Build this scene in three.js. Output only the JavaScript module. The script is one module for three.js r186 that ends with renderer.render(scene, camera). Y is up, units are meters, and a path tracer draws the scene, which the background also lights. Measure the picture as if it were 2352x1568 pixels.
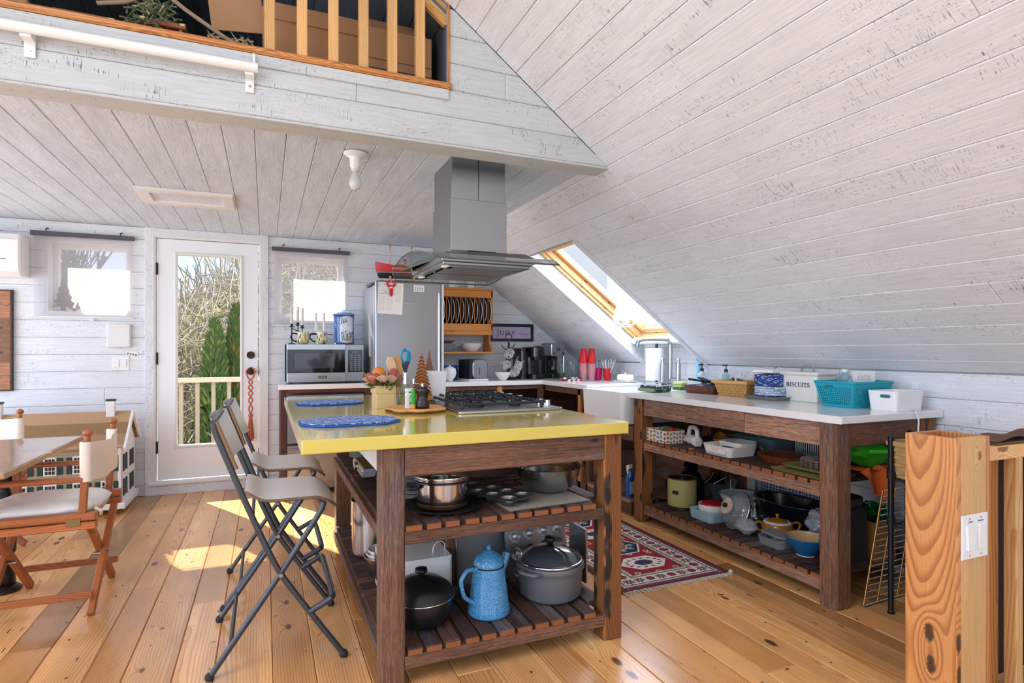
import * as THREE from 'three';
import { mergeGeometries, mergeVertices } from 'three/addons/utils/BufferGeometryUtils.js';
import { RectAreaLightUniformsLib } from 'three/addons/lights/RectAreaLightUniformsLib.js';

// ---------------------------------------------------------------- camera, sky, sun, exposure
const scene = new THREE.Scene();
const camera = new THREE.PerspectiveCamera(61.12, 1.5, 0.05, 200);
camera.position.set(0, 1.215, 0);
camera.rotation.y = -THREE.MathUtils.degToRad(23.08);
camera.setViewOffset(2352, 1568, 0, -21, 2352, 1568);
const renderer = new THREE.WebGLRenderer({ antialias: true });
renderer.toneMapping = THREE.LinearToneMapping;
renderer.toneMappingExposure = 1.54;
renderer.shadowMap.enabled = true;
RectAreaLightUniformsLib.init();
{ // clear winter sky: pale at the horizon, blue overhead
  const W = 64, H = 128, d = new Float32Array(W * H * 4);
  for (let y = 0; y < H; y++) {
    const up = Math.max(0, Math.sin(((y + 0.5) / H - 0.5) * Math.PI)), t = Math.pow(up, 0.55), g = y < H / 2 ? 0.45 : 1;
    for (let x = 0; x < W; x++) d.set([g * (0.80 - 0.52 * t), g * (0.90 - 0.42 * t), g * (1.02 - 0.17 * t), 1], (y * W + x) * 4);
  }
  const sky = new THREE.DataTexture(d, W, H, THREE.RGBAFormat, THREE.FloatType);
  sky.mapping = THREE.EquirectangularReflectionMapping; sky.magFilter = THREE.LinearFilter; sky.needsUpdate = true;
  scene.background = sky;
  scene.backgroundIntensity = 0.95;
}
const sun = new THREE.DirectionalLight(0xfff3e0, 12);
sun.position.set(-3.55 * 3, 6.43 * 3, -6.79 * 3 - 4); sun.target.position.set(0, 0, -4);
sun.castShadow = true; sun.shadow.mapSize.set(2048, 2048);
Object.assign(sun.shadow.camera, { left: -9, right: 9, top: 9, bottom: -9, near: 1, far: 60 });
scene.add(sun, sun.target);
// added fill lamps at unseen gable, dormer and left roof windows, plus the skylight
for (const [w, h, x, y, z, tx, ty, tz, k] of [
  [2.6, 2.0, 1.5, 1.35, 2.5, 1.5, 1.35, 0, 1.2], [2.2, 2.0, -1.9, 1.35, 2.5, -1.9, 1.35, 0, 0.9], [2.2, 0.8, -0.45, 2.95, 2.5, -0.45, 2.95, 0, 0.35],
  [2.2, 1.75, -3.28, 1.22, -4.15, 0, 1.22, -4.15, 3.2], [2.6, 1.75, -3.28, 1.22, -0.6, 0, 1.22, -0.6, 3.6],
  [0.62, 1.04, 2.705, 1.792, -4.005, 2.105, 0.992, -4.005, 6.5],
  [1.7, 1.1, -1.46, 2.99, -0.35, -0.86, 2.19, -0.35, 5.6]]) {
  const l = new THREE.RectAreaLight(0xdce8ff, k, w, h);
  l.position.set(x, y, z); l.lookAt(tx, ty, tz); l.name = 'window_daylight'; scene.add(l);
}

// ---------------------------------------------------------------- helpers
let seed = 11;
const rnd = () => { seed = (seed + 0x6d2b79f5) | 0; let t = Math.imul(seed ^ (seed >>> 15), 1 | seed); t = (t + Math.imul(t ^ (t >>> 7), 61 | t)) ^ t; return ((t ^ (t >>> 14)) >>> 0) / 4294967296; };
const rr = (a, b) => a + (b - a) * rnd();
const PI = Math.PI, V3 = (x, y, z) => new THREE.Vector3(x, y, z), V2 = (x, y) => new THREE.Vector2(x, y);
const clamp = (x, a = 0, b = 1) => Math.min(b, Math.max(a, x)), mix = (a, b, t) => a + (b - a) * t, sst = (a, b, x) => { const t = clamp((x - a) / (b - a)); return t * t * (3 - 2 * t); };
const taken = new Map();
const numbered = (n) => { const k = taken.get(n) ?? 0; taken.set(n, k + 1); return k ? n + '_' + String(k).padStart(3, '0') : n; };
const shade = (o) => { o.castShadow = o.receiveShadow = true; return o; };
function thing(name, label, category, [x, y, z] = [0, 0, 0], ry = 0, group) {
  const o = new THREE.Group(); o.name = numbered(name); scene.add(o);
  o.position.set(x, y, z); o.rotation.y = ry; o.userData = { label, category }; if (group) o.userData.group = group;
  return o;
}
function structure(name, label) { const o = new THREE.Group(); o.name = name; o.userData = { kind: 'structure', label, category: name.split('_')[0] }; scene.add(o); return o; }
function copyOf(o, label, [x, y, z], ry = o.rotation.y) { const c = o.clone(); c.name = numbered(o.name.replace(/_\d{3}$/, '')); c.userData = { ...o.userData, label }; c.position.set(x, y, z); c.rotation.y = ry; scene.add(c); return c; }
function join(list) {
  const gs = list.flat(9).map((g) => { const n = g.index ? g.toNonIndexed() : g; for (const k of Object.keys(n.attributes)) if (!['position', 'normal', 'uv'].includes(k)) n.deleteAttribute(k); return n; });
  return gs.length > 1 ? mergeGeometries(gs) : gs[0];
}
function part(parent, name, m, ...gs) { const o = shade(new THREE.Mesh(join(gs), m)); o.name = name; parent.add(o); return o; }
function solo(name, label, category, m, pos, ry, ...gs) { // a thing that is a single mesh
  const o = shade(new THREE.Mesh(join(gs), m)); o.name = numbered(name); o.userData = { label, category }; o.position.set(...pos); o.rotation.y = ry; scene.add(o); return o;
}
const E3 = new THREE.Euler(), M4 = new THREE.Matrix4(), Q4 = new THREE.Quaternion();
function at(g, x = 0, y = 0, z = 0, rx = 0, ry = 0, rz = 0, s = 1) { g.applyMatrix4(M4.compose(V3(x, y, z), Q4.setFromEuler(E3.set(rx, ry, rz)), Array.isArray(s) ? V3(...s) : V3(s, s, s))); return g; }
// uv in metres, u along the grain axis (0 x, 1 y, 2 z)
function grain(g, axis = 0, ou = rr(0, 3), ov = rr(0, 3)) {
  if (g.index) g = g.toNonIndexed();
  const p = g.attributes.position, n = g.attributes.normal, uv = new Float32Array(p.count * 2);
  for (let i = 0; i < p.count; i++) {
    const N = [Math.abs(n.getX(i)), Math.abs(n.getY(i)), Math.abs(n.getZ(i))], P = [p.getX(i), p.getY(i), p.getZ(i)];
    const a = [(axis + 1) % 3, (axis + 2) % 3]; const w = N[a[0]] > N[a[1]] ? a[1] : a[0];
    uv[i * 2] = P[axis] + ou + (N[axis] > 0.8 ? P[a[0]] : 0); uv[i * 2 + 1] = P[w] + ov;
  }
  g.setAttribute('uv', new THREE.BufferAttribute(uv, 2)); return g;
}
function basis(g, X, Y, Z, O) { // moves g into a frame; a left-handed frame also turns its faces round
  const m = new THREE.Matrix4().makeBasis(V3(...X), V3(...Y), V3(...Z)).setPosition(...O); g.applyMatrix4(m);
  if (m.determinant() < 0) { if (g.index) g = g.toNonIndexed(); for (const k in g.attributes) { const a = g.attributes[k], n = a.itemSize; for (let i = 0; i < a.count; i += 3) for (let c = 0; c < n; c++) { const p = a.array[(i + 1) * n + c]; a.array[(i + 1) * n + c] = a.array[(i + 2) * n + c]; a.array[(i + 2) * n + c] = p; } } }
  return g;
}
function poly(pts, depth, c = 0, holes = []) { // extruded outline, centred on z, edges bevelled by c
  const s = new THREE.Shape(pts.map((p) => V2(p[0], p[1]))); for (const h of holes) s.holes.push(new THREE.Path(h.map((p) => V2(p[0], p[1]))));
  const g = new THREE.ExtrudeGeometry(s, { depth: depth - 2 * c, bevelEnabled: c > 0, bevelSize: c, bevelThickness: c, bevelOffset: -c, bevelSegments: 1, curveSegments: 8, steps: 1 });
  g.translate(0, 0, -(depth - 2 * c) / 2); return g;
}
const rectPts = (w, h) => [[-w / 2, -h / 2], [w / 2, -h / 2], [w / 2, h / 2], [-w / 2, h / 2]];
const roundPts = (w, h, r, n = 5) => { const o = []; for (const [sx, sy, a] of [[1, 1, 0], [-1, 1, 1], [-1, -1, 2], [1, -1, 3]]) for (let i = 0; i <= n; i++) { const t = (a + i / n) * PI / 2; o.push([sx * (w / 2 - r) + r * Math.cos(t), sy * (h / 2 - r) + r * Math.sin(t)]); } return o; };
// chamfered box, x y z its centre, grain axis optional
function bx(w, h, d, x = 0, y = 0, z = 0, o = {}) {
  const c = o.c ?? Math.min(0.003, w / 4, h / 4, d / 4);
  let g = poly(rectPts(w, h), d, c); g = grain(g, o.g ?? (w >= h && w >= d ? 0 : h >= d ? 1 : 2), o.ou, o.ov);
  return at(g, x, y, z, o.rx, o.ry, o.rz);
}
const rbx = (w, h, d, r, x = 0, y = 0, z = 0, o = {}) => at(grain(poly(roundPts(w, h, r), d, o.c ?? Math.min(r, 0.006)), 0), x, y, z, o.rx, o.ry, o.rz); // rounded in xy
const rby = (w, h, d, r, x = 0, y = 0, z = 0, o = {}) => at(at(grain(poly(roundPts(w, d, r), h, o.c ?? Math.min(r, 0.004)), 0), 0, 0, 0, -PI / 2), x, y, z, o.rx, o.ry, o.rz); // rounded in plan
const cyl = (r1, r2, h, x = 0, y = 0, z = 0, n = 20, rx = 0, ry = 0, rz = 0, open = false) => at(new THREE.CylinderGeometry(r1, r2, h, n, 1, open), x, y, z, rx, ry, rz);
const sph = (r, x = 0, y = 0, z = 0, s = 1, n = 16) => at(new THREE.SphereGeometry(r, n, Math.max(6, n / 2 | 0)), x, y, z, 0, 0, 0, s);
const lathe = (pts, n = 28, x = 0, y = 0, z = 0) => at(new THREE.LatheGeometry(pts.map((p) => V2(p[0], p[1])), n), x, y, z);
// bowl or vessel: outer profile, wall t, closed underneath
const vessel = (pts, t = 0.004, n = 28) => { const inn = [...pts].reverse().map(([r, y], i, a) => [Math.max(0, r - t), i === a.length - 1 ? y + t : Math.max(y, pts[0][1] + t)]); return lathe([[0, pts[0][1]], ...pts, ...inn.map(([r, y], i) => [r, i === 0 ? y : y]), [0, pts[0][1] + t]], n); };
const tube = (pts, r = 0.01, seg = 20, rad = 8, closed = false) => new THREE.TubeGeometry(new THREE.CatmullRomCurve3(pts.map((p) => V3(...p)), closed, 'catmullrom', 0.3), seg, r, rad, closed);
const rod = (a, b, r = 0.008, n = 10, r2 = r) => { const A = V3(...a), B = V3(...b), d = B.clone().sub(A), g = new THREE.CylinderGeometry(r2, r, d.length(), n); g.applyQuaternion(Q4.setFromUnitVectors(V3(0, 1, 0), d.normalize())); return g.translate((A.x + B.x) / 2, (A.y + B.y) / 2, (A.z + B.z) / 2); };
const bar = (a, b, w, t, o = {}) => { // square timber from a to b
  const A = V3(...a), B = V3(...b), d = B.clone().sub(A), L = d.length(); let g = bx(w, L, t, 0, 0, 0, { c: o.c, g: 1 }); d.normalize();
  let X = Math.abs(d.y) > 0.999 ? V3(1, 0, 0) : V3(0, 1, 0).cross(d).normalize(); if (o.x) X = V3(...o.x).sub(d.clone().multiplyScalar(V3(...o.x).dot(d))).normalize();
  g.applyMatrix4(new THREE.Matrix4().makeBasis(X, d, X.clone().cross(d))); return g.translate((A.x + B.x) / 2, (A.y + B.y) / 2, (A.z + B.z) / 2);
};
const quadTray = (w, d, h, t, flare, r, x = 0, y = 0, z = 0) => { // open rectangular dish, base w x d, flaring by flare to its rim
  const ring = (k, yy) => roundPts(w + 2 * k, d + 2 * k, Math.max(0.004, r + k)).map(([a, b]) => [a, yy, b]);
  const rings = [ring(0, 0), ring(flare, h), ring(flare - t, h), ring(-t, t)], P = [], n = rings[0].length, q = (a, b, c) => P.push(...a, ...b, ...c);
  for (let k = 0; k < 3; k++) for (let i = 0; i < n; i++) { const j = (i + 1) % n, a = rings[k][i], b = rings[k][j], c = rings[k + 1][i], e = rings[k + 1][j]; q(a, c, b); q(b, c, e); }
  for (let i = 0; i < n; i++) { const j = (i + 1) % n; q([0, 0, 0], rings[0][i], rings[0][j]); q([0, t, 0], rings[3][j], rings[3][i]); }
  const g = new THREE.BufferGeometry(); g.setAttribute('position', new THREE.Float32BufferAttribute(P, 3)); g.setAttribute('uv', new THREE.Float32BufferAttribute(new Float32Array(P.length / 3 * 2), 2)); g.computeVertexNormals(); return at(grain(g, 0), x, y, z);
};
function sheet(w, h, nx, ny, f) { // surface f(u,v) -> [x,y,z], uv 0..1
  const g = new THREE.PlaneGeometry(w, h, nx, ny), p = g.attributes.position, uv = g.attributes.uv;
  for (let i = 0; i < p.count; i++) p.setXYZ(i, ...f(uv.getX(i), uv.getY(i)));
  g.computeVertexNormals(); return g;
}
const std = (color, roughness = 0.6, metalness = 0, o = {}) => new THREE.MeshPhysicalMaterial({ color, roughness, metalness, ...o });

// ---------------------------------------------------------------- textures
const LAT = 256, lat = new Float32Array(LAT * LAT); for (let i = 0; i < lat.length; i++) lat[i] = rnd();
function vn(x, y) { const ix = Math.floor(x), iy = Math.floor(y), fx = x - ix, fy = y - iy, sx = fx * fx * (3 - 2 * fx), sy = fy * fy * (3 - 2 * fy), a = ix & 255, b = (ix + 1) & 255, c = (iy & 255) << 8, d = ((iy + 1) & 255) << 8; return mix(mix(lat[c + a], lat[c + b], sx), mix(lat[d + a], lat[d + b], sx), sy); }
const fbm = (x, y) => 0.5 * vn(x, y) + 0.28 * vn(x * 2.1 + 7, y * 2.1 + 3) + 0.22 * vn(x * 4.3 + 1, y * 4.3 + 9);
function dataTex(W, H, wm, hm, f, srgb = true) { // f(u metres, v metres) -> [r,g,b] 0..255
  const d = new Uint8Array(W * H * 4); for (let y = 0; y < H; y++) for (let x = 0; x < W; x++) { const c = f(x / W * wm, y / H * hm), i = (y * W + x) * 4; d[i] = clamp(c[0], 0, 255); d[i + 1] = clamp(c[1], 0, 255); d[i + 2] = clamp(c[2], 0, 255); d[i + 3] = 255; }
  const t = new THREE.DataTexture(d, W, H); t.wrapS = t.wrapT = THREE.MirroredRepeatWrapping; t.magFilter = THREE.LinearFilter; t.minFilter = THREE.LinearMipmapLinearFilter; t.generateMipmaps = true;
  if (srgb) t.colorSpace = THREE.SRGBColorSpace; t.repeat.set(1 / wm, 1 / hm); t.needsUpdate = true; return t;
}
function canvasTex(W, H, draw, o = {}) { const c = document.createElement('canvas'); c.width = W; c.height = H; const x = c.getContext('2d'); draw(x, W, H); const t = new THREE.CanvasTexture(c); t.colorSpace = THREE.SRGBColorSpace; t.wrapS = t.wrapT = THREE.RepeatWrapping; Object.assign(t, o); return t; }
// board timber with growth rings: rows of planks of height rh, each sawn from its own log
function woodFn(c1, c2, o = {}) {
  const rh = o.rh ?? 0.175, rows = []; for (let i = 0; i < 64; i++) rows.push({ v0: o.center ? rr(0.3, 0.6) : rr(-0.6, 1.6), z0: rr(0.015, 0.09) * (o.flat ?? 1), tilt: rr(-0.02, 0.02), k: [0, 1, 2].map(() => [rr(0, o.wm ?? 3), rr(0.15, 0.85), rr(0.006, 0.016)]), tone: rr(-1, 1), off: rr(0, 50) });
  const sp = o.sp ?? 0.0075, kn = o.knots ?? 1;
  return (u, v) => {
    const ri = Math.floor(v / rh), R = rows[ri & 63], lv = v - ri * rh; let dv = lv - R.v0 * rh, kd = 0;
    const wob = (vn(u * 1.3 + R.off, ri * 9.7) - 0.5) * (o.center ? 0.16 : 0.06) + (vn(u * 5 + R.off, lv * 14) - 0.5) * 0.012;
    let r = Math.sqrt(dv * dv + (R.z0 + wob) ** 2);
    for (let i = 0; i < 3; i++) { const [ku, kv, ks] = R.k[i], dx = (u - ku) / 2.2, dy = lv - kv * rh, q = (dx * dx + dy * dy) / (ks * ks); if (q < 40 && i < kn) { r += 0.03 * Math.exp(-q / 7); kd = Math.max(kd, 1 - sst(0.3, 1.3, q + (vn(u * 150, v * 150) - 0.5) * 0.6)); } }
    const f = r / sp + vn(u * 3, v * 40) * 0.5, ph = f - Math.floor(f), late = sst(0.35, 0.9, ph) * (1 - sst(0.94, 1, ph));
    const fib = vn(u * 16, v * 900) * 0.6 + vn(u * 60, v * 1500) * 0.4, tone = R.tone * (o.tone ?? 0.12) + (fbm(u * 1.5 + R.off, v * 6) - 0.5) * (o.patch ?? 0.3);
    const t = clamp(0.12 + 0.62 * late * (o.ring ?? 1) + (fib - 0.5) * 0.35), b = 1 + tone;
    const k = kd * 0.75; return [0, 1, 2].map((c) => mix(mix(c1[c], c2[c], t) * b, (o.knot ?? [70, 36, 14])[c], k));
  };
}
const whiteFn = (sp = 1, grainy = 0) => (u, v) => { // whitewashed rough-sawn board: specks where the wash missed the saw marks
  const m = fbm(u * 1.7 + 3, v * 5), m2 = fbm(u * 5 + 31, v * 14 + 5), fine = vn(u * 14, v * 330), saw = vn(u * 520, v * 46 + vn(u * 3, v * 3) * 5), dash = vn(u * 70, v * 560);
  let b = 0.97 + (m - 0.5) * 0.08 + (fine - 0.5) * 0.07;
  if (grainy) { const f = (v - 0.07) * 60 + fbm(u * 2.2, v * 9) * 9, ph = f - Math.floor(f); b -= 0.06 * grainy * sst(0.5, 0.95, ph) * (0.4 + m2) ; b -= (fbm(u * 3, v * 26) - 0.5) * 0.09 * grainy; }
  const cl = sst(0.52, 0.78, m2), cl2 = sst(0.5, 0.75, fbm(u * 2.3 + 60, v * 9 + 8));
  let d = Math.max(sst(0.80, 0.90, saw) * cl, sst(0.86, 0.94, dash) * cl2, sst(0.86, 0.93, vn(u * 430, v * 430)) * 0.8 * sst(0.35, 0.7, m)) * sp;
  d = clamp(d); const g = mix(b, 0.40, d * 0.8);
  return [236 * g, 239 * g, 242 * g];
};
const darkFn = (c1, c2, grey, amt) => { const w = woodFn(c1, c2, { sp: 0.0045, tone: 0.15, patch: 0.5, knots: 1, knot: [18, 12, 9], ring: 0.42 }); return (u, v) => { const c = w(u, v), g = sst(0.5, 0.72, fbm(u * 2.1 + 17, v * 11)) * amt, s = sst(0.62, 0.8, vn(u * 9, v * 420)), f = 0.72 + 0.5 * fbm(u * 40, v * 300) - 0.25 * s; return [0, 1, 2].map((k) => mix(c[k], grey[k], g) * f); }; };
const TX = {
  wash: dataTex(2048, 1024, 2.4, 1.2, whiteFn(0.85)), washCeil: dataTex(1536, 768, 2.4, 1.2, whiteFn(0.22, 1)),
  floor: dataTex(2048, 1400, 3.0, 2.1, (() => { const w = woodFn([228, 180, 122], [186, 116, 58], { sp: 0.0095, tone: 0.14, patch: 0.35, knots: 2, wm: 3, ring: 0.75, knot: [66, 36, 20] }); return (u, v) => { const c = w(u, v), h = vn(u * 26, v * 40) > 0.965 ? 0.35 : 1; return [c[0] * h, c[1] * h, c[2] * h]; }; })()),
  dark: dataTex(1024, 1024, 1.6, 1.4, darkFn([124, 86, 64], [74, 48, 37], [118, 116, 120], 0.4)),
  brown: dataTex(1024, 512, 1.6, 0.7, darkFn([178, 134, 108], [122, 86, 68], [160, 138, 126], 0.3)),
  slat: dataTex(1024, 1024, 1.6, 1.4, darkFn([100, 70, 54], [56, 38, 30], [112, 114, 124], 0.75)),
  newel: dataTex(1024, 512, 1.3, 0.7, woodFn([214, 150, 86], [156, 90, 42], { sp: 0.009, tone: 0.06, patch: 0.2, knots: 3, wm: 1.3, center: true, flat: 1.1, knot: [40, 20, 10] })),
  pine: dataTex(1024, 700, 1.5, 1.05, woodFn([231, 190, 130], [196, 138, 74], { sp: 0.006, tone: 0.06, patch: 0.12, knots: 1, wm: 1.5, knot: [120, 66, 30] })),
  amber: dataTex(1024, 700, 1.5, 1.05, woodFn([212, 148, 84], [156, 90, 42], { sp: 0.011, tone: 0.06, patch: 0.15, knots: 2, wm: 1.5, flat: 1.3, knot: [48, 24, 12] })),
  burnt: dataTex(768, 768, 1.2, 1.05, (() => { const w = woodFn([164, 104, 52], [92, 54, 28], { sp: 0.006, tone: 0.1, patch: 0.4, knots: 3, wm: 1.2, knot: [10, 8, 7] }); return (u, v) => { const c = w(u, v), k = sst(0.56, 0.7, fbm(u * 5 + 2, v * 22)) * 0.85; return [mix(c[0], 24, k), mix(c[1], 18, k), mix(c[2], 14, k)]; }; })()),
  teak: dataTex(512, 512, 1, 0.7, woodFn([184, 108, 58], [138, 74, 36], { sp: 0.004, tone: 0.1, patch: 0.25, knots: 0 })),
  weave: dataTex(256, 256, 0.032, 0.032, (u, v) => { const a = Math.sin(u / 0.001 * PI) * Math.sin(v / 0.001 * PI); const g = 205 + 40 * a + 20 * (vn(u * 4000, v * 4000) - 0.5); return [g, g, g]; }),
};
const M = {
  wash: std(0xffffff, 0.75, 0, { map: TX.wash, bumpMap: TX.wash, bumpScale: 0.0012 }), washCeil: std(0xeef6ff, 0.7, 0, { map: TX.washCeil, bumpMap: TX.washCeil, bumpScale: 0.0006 }),
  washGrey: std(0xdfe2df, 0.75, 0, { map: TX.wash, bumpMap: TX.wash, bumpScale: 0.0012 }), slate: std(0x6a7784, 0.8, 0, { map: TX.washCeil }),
  floor: [1, 0.95, 0.88, 0.82].map((k, i) => std(new THREE.Color().setRGB(k, k * (1 - i * 0.03), k * (1 - i * 0.07)), 0.3, 0, { map: TX.floor, bumpMap: TX.floor, bumpScale: 0.00015, clearcoat: 0.35, clearcoatRoughness: 0.18 })),
  dark: std(0xffffff, 0.62, 0, { map: TX.dark, bumpMap: TX.dark, bumpScale: 0.001 }), slat: [0xffffff, 0xdcd6d4, 0xc9c6cc].map((c) => std(c, 0.68, 0, { map: TX.slat, bumpMap: TX.slat, bumpScale: 0.0025 })),
  brown: std(0xffffff, 0.6, 0, { map: TX.brown, bumpMap: TX.brown, bumpScale: 0.0015 }), post: std(0xffffff, 0.6, 0, { map: TX.burnt, bumpMap: TX.burnt, bumpScale: 0.002 }), cut: std(0xb86f3c, 0.75, 0, { map: TX.weave }),
  pine: std(0xffffff, 0.5, 0, { map: TX.pine }), newel: std(0xffffff, 0.42, 0, { map: TX.newel, clearcoat: 0.2, clearcoatRoughness: 0.3 }), amber: std(0xffffff, 0.42, 0, { map: TX.amber, clearcoat: 0.2, clearcoatRoughness: 0.3 }), teak: std(0xffffff, 0.45, 0, { map: TX.teak }),
  white: std(0xe9e9e6, 0.45), gloss: std(0xf1f0ec, 0.12), quartz: std(0xf0efec, 0.12), steel: std(0xacaeb0, 0.28, 1), steelB: std(0x9c9ea0, 0.38, 1, { anisotropy: 0.6 }), chrome: std(0xe3e5e8, 0.12, 1), black: std(0x15161a, 0.4), blackM: std(0x1b1c1f, 0.55, 0.2), iron: std(0x2c2f34, 0.45, 0.3),
  tube: std(0x4d535a, 0.35, 0.55), paint: std(0xf3f7fa, 0.5), bronze: std(0x3a322d, 0.45, 0.6), brass: std(0xb48a4a, 0.35, 0.9), canvas: std(0xf3e9d8, 0.9), cardb: std(0xa9835f, 0.9), 
  glass: std(0xffffff, 0, 0, { transmission: 1, thickness: 0, ior: 1.3, specularIntensity: 0.15 }), clear: std(0xf6fbfb, 0.02, 0, { transmission: 1, thickness: 0, ior: 1.45 }), dullclear: std(0xe6ecee, 0.25, 0, { transmission: 0.85, thickness: 0 }),
  ceram: std(0xf2f0ea, 0.2), blue: std(0x24508f, 0.3), navy: std(0x1c2a4c, 0.4), red: std(0xd01822, 0.3), orange: std(0xd8682a, 0.7), green: std(0x2fa636, 0.6), dgreen: std(0x1d6b3a, 0.35), cork: std(0xb98d5e, 0.8), rubber: std(0x24262a, 0.7),
};
// ---------------------------------------------------------------- the room
const SLOPE = (x) => 1.107 + 0.75 * (3.2 - x), BW = -5.65, LF = -2.70, CEIL = 2.246, RIDGE = -0.45, KX = 3.2;
// rows of boards over a region of a plane, with rectangular openings; top(u) may slope
function boards(parent, name, m, o) {
  const { O, U, V, N, u0, u1, v0, v1, step, t = 0.018, open = [], top, first = v0, len = [2.2, 3.6] } = o;
  for (let r = 0, a = first; a < v1 - 0.004; r++, a += step) {
    const lo = Math.max(a, v0) + 0.0008, hi = Math.min(a + step, v1) - 0.0008; if (hi <= lo + 0.004) continue;
    const cuts = [u0, u1]; for (let x = u0 + rr(0.3, 1) * len[1]; x < u1 - 0.4; x += rr(...len)) if (!open.some((h) => Math.abs(h[0] - x) < 0.1 || Math.abs(h[1] - x) < 0.1)) cuts.push(x);
    const brk = new Set(cuts); for (const h of open) { brk.add(h[0]); brk.add(h[1]); }
    if (top) { for (const y of [lo, hi]) { const x = top.inv(y); brk.add(x); } }
    const xs = [...brk].filter((x) => x >= u0 && x <= u1).sort((p, q) => p - q), cutSet = new Set(cuts);
    let run = [];
    const flush = () => {
      if (run.length) {
        const pts = []; const put = (x, y) => { const l = pts[pts.length - 1]; if (!l || Math.abs(l[0] - x) + Math.abs(l[1] - y) > 1e-4) pts.push([x, y]); };
        run.forEach((s) => { put(s.a, s.la); put(s.b, s.lb); }); [...run].reverse().forEach((s) => { put(s.b, s.hb); put(s.a, s.ha); });
        const f = pts[0], l = pts[pts.length - 1]; if (Math.abs(f[0] - l[0]) + Math.abs(f[1] - l[1]) < 1e-4) pts.pop();
        const area = Math.abs(pts.reduce((s, p, i) => { const q = pts[(i + 1) % pts.length]; return s + p[0] * q[1] - p[1] * q[0]; }, 0)) / 2;
        if (pts.length > 2 && area > 0.0006) {
          const mi = Math.min(...pts.map((p) => p[1])), small = Math.max(...pts.map((p) => p[1])) - mi < 0.02;
          let g = grain(poly(pts, t, small ? 0 : 0.0035), 0, rr(0, 5), Math.floor(rr(0, 12)) * 0.175 - mi + rr(0, 0.03)); g.translate(0, 0, t / 2); g = basis(g, U, V, N, O);
          part(parent, name, Array.isArray(m) ? m[Math.floor(rnd() * m.length)] : m, g);
        }
      } run = [];
    };
    for (let i = 0; i + 1 < xs.length; i++) {
      const p = xs[i] + (cutSet.has(xs[i]) && xs[i] > u0 ? 0.0006 : 0), q = xs[i + 1] - (cutSet.has(xs[i + 1]) && xs[i + 1] < u1 ? 0.0006 : 0), mid = (xs[i] + xs[i + 1]) / 2;
      let l = lo, h = hi; for (const [a0, a1, b0, b1] of open) if (mid > a0 && mid < a1) { if (b0 <= l && b1 >= h) { l = h = 0; break; } if (b0 <= l && b1 > l) l = Math.min(h, b1); else if (b1 >= h && b0 < h) h = Math.max(l, b0); }
      let ha = h, hb = h; if (top) { ha = Math.max(l, Math.min(h, top.f(xs[i]))); hb = Math.max(l, Math.min(h, top.f(xs[i + 1]))); }
      if (Math.max(ha, hb) - l < 0.003) { flush(); continue; }
      if (cutSet.has(xs[i])) flush();
      run.push({ a: p, b: q, la: l, lb: l, ha, hb });
    } flush();
  }
}
const floor = structure('floor', 'wide honey-coloured pine plank floor');
part(floor, 'subfloor', M.rubber, bx(7.4, 0.1, 8.6, -0.45, -0.072, -1.5, { c: 0 }));
{ let x = -4.1; let i = 0; const wd = [0.205, 0.15, 0.185, 0.13, 0.17, 0.14];
  while (x < 3.2) { const w = Math.min(wd[i % 6] * (x > 1.6 ? 0.72 : 1), 3.2 - x), xc = x;
    boards(floor, 'plank', M.floor[0], { O: [xc, -0.02, 2.7], U: [0, 0, -1], V: [1, 0, 0], N: [0, 1, 0], u0: 0, u1: 8.4, v0: 0, v1: w, step: w + 1, t: 0.02, len: [1.6, 3.2] });
    x += w; i++; } 
  for (const o of floor.children) if (o.name === 'plank') o.material = M.floor[Math.floor(rnd() * 4)]; }

const wallBack = structure('wall_back', 'whitewashed rough-sawn board wall with door and two windows');
const WIN = [[-1.60, -1.03, 1.515, 2.10], [0.085, 0.69, 1.50, 2.09]], DOOR = [-0.87, -0.03, 0.08, 2.19];
boards(wallBack, 'plank', M.wash, { O: [0, 0, BW - 0.018], U: [1, 0, 0], V: [0, 1, 0], N: [0, 0, 1], u0: -4.1, u1: 3.2, v0: 0, v1: CEIL, first: -0.049, step: 0.137, open: [...WIN, DOOR] });
{ // framing behind the boards, with the openings left out
  const s = (x0, x1, y0, y1) => bx(x1 - x0, y1 - y0, 0.12, (x0 + x1) / 2, (y0 + y1) / 2, BW - 0.079, { c: 0 });
  part(wallBack, 'backing', M.white, s(-4.4, WIN[0][0], -0.1, 3.95), s(WIN[0][0], WIN[0][1], -0.1, WIN[0][2]), s(WIN[0][0], WIN[0][1], WIN[0][3], 3.95), s(WIN[0][1], DOOR[0], -0.1, 3.95), s(DOOR[0], DOOR[1], -0.1, DOOR[2]), s(DOOR[0], DOOR[1], DOOR[3], 3.95), s(DOOR[1], WIN[1][0], -0.1, 3.95), s(WIN[1][0], WIN[1][1], -0.1, WIN[1][2]), s(WIN[1][0], WIN[1][1], WIN[1][3], 3.95), s(WIN[1][1], 3.6, -0.1, 3.95));
}
const ceiling = structure('ceiling', 'flat whitewashed plank ceiling under the loft');
boards(ceiling, 'plank', M.washCeil, { O: [0, CEIL + 0.018, 0], U: [0, 0, -1], V: [1, 0, 0], N: [0, -1, 0], u0: 2.735, u1: 5.65, v0: -3.3, v1: 1.70, first: -3.42, step: 0.1405, len: [1.4, 2.8] });
part(ceiling, 'backing', M.white, bx(5.0, 0.12, 2.88, -0.83, CEIL + 0.085, -4.21, { c: 0 }));
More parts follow.
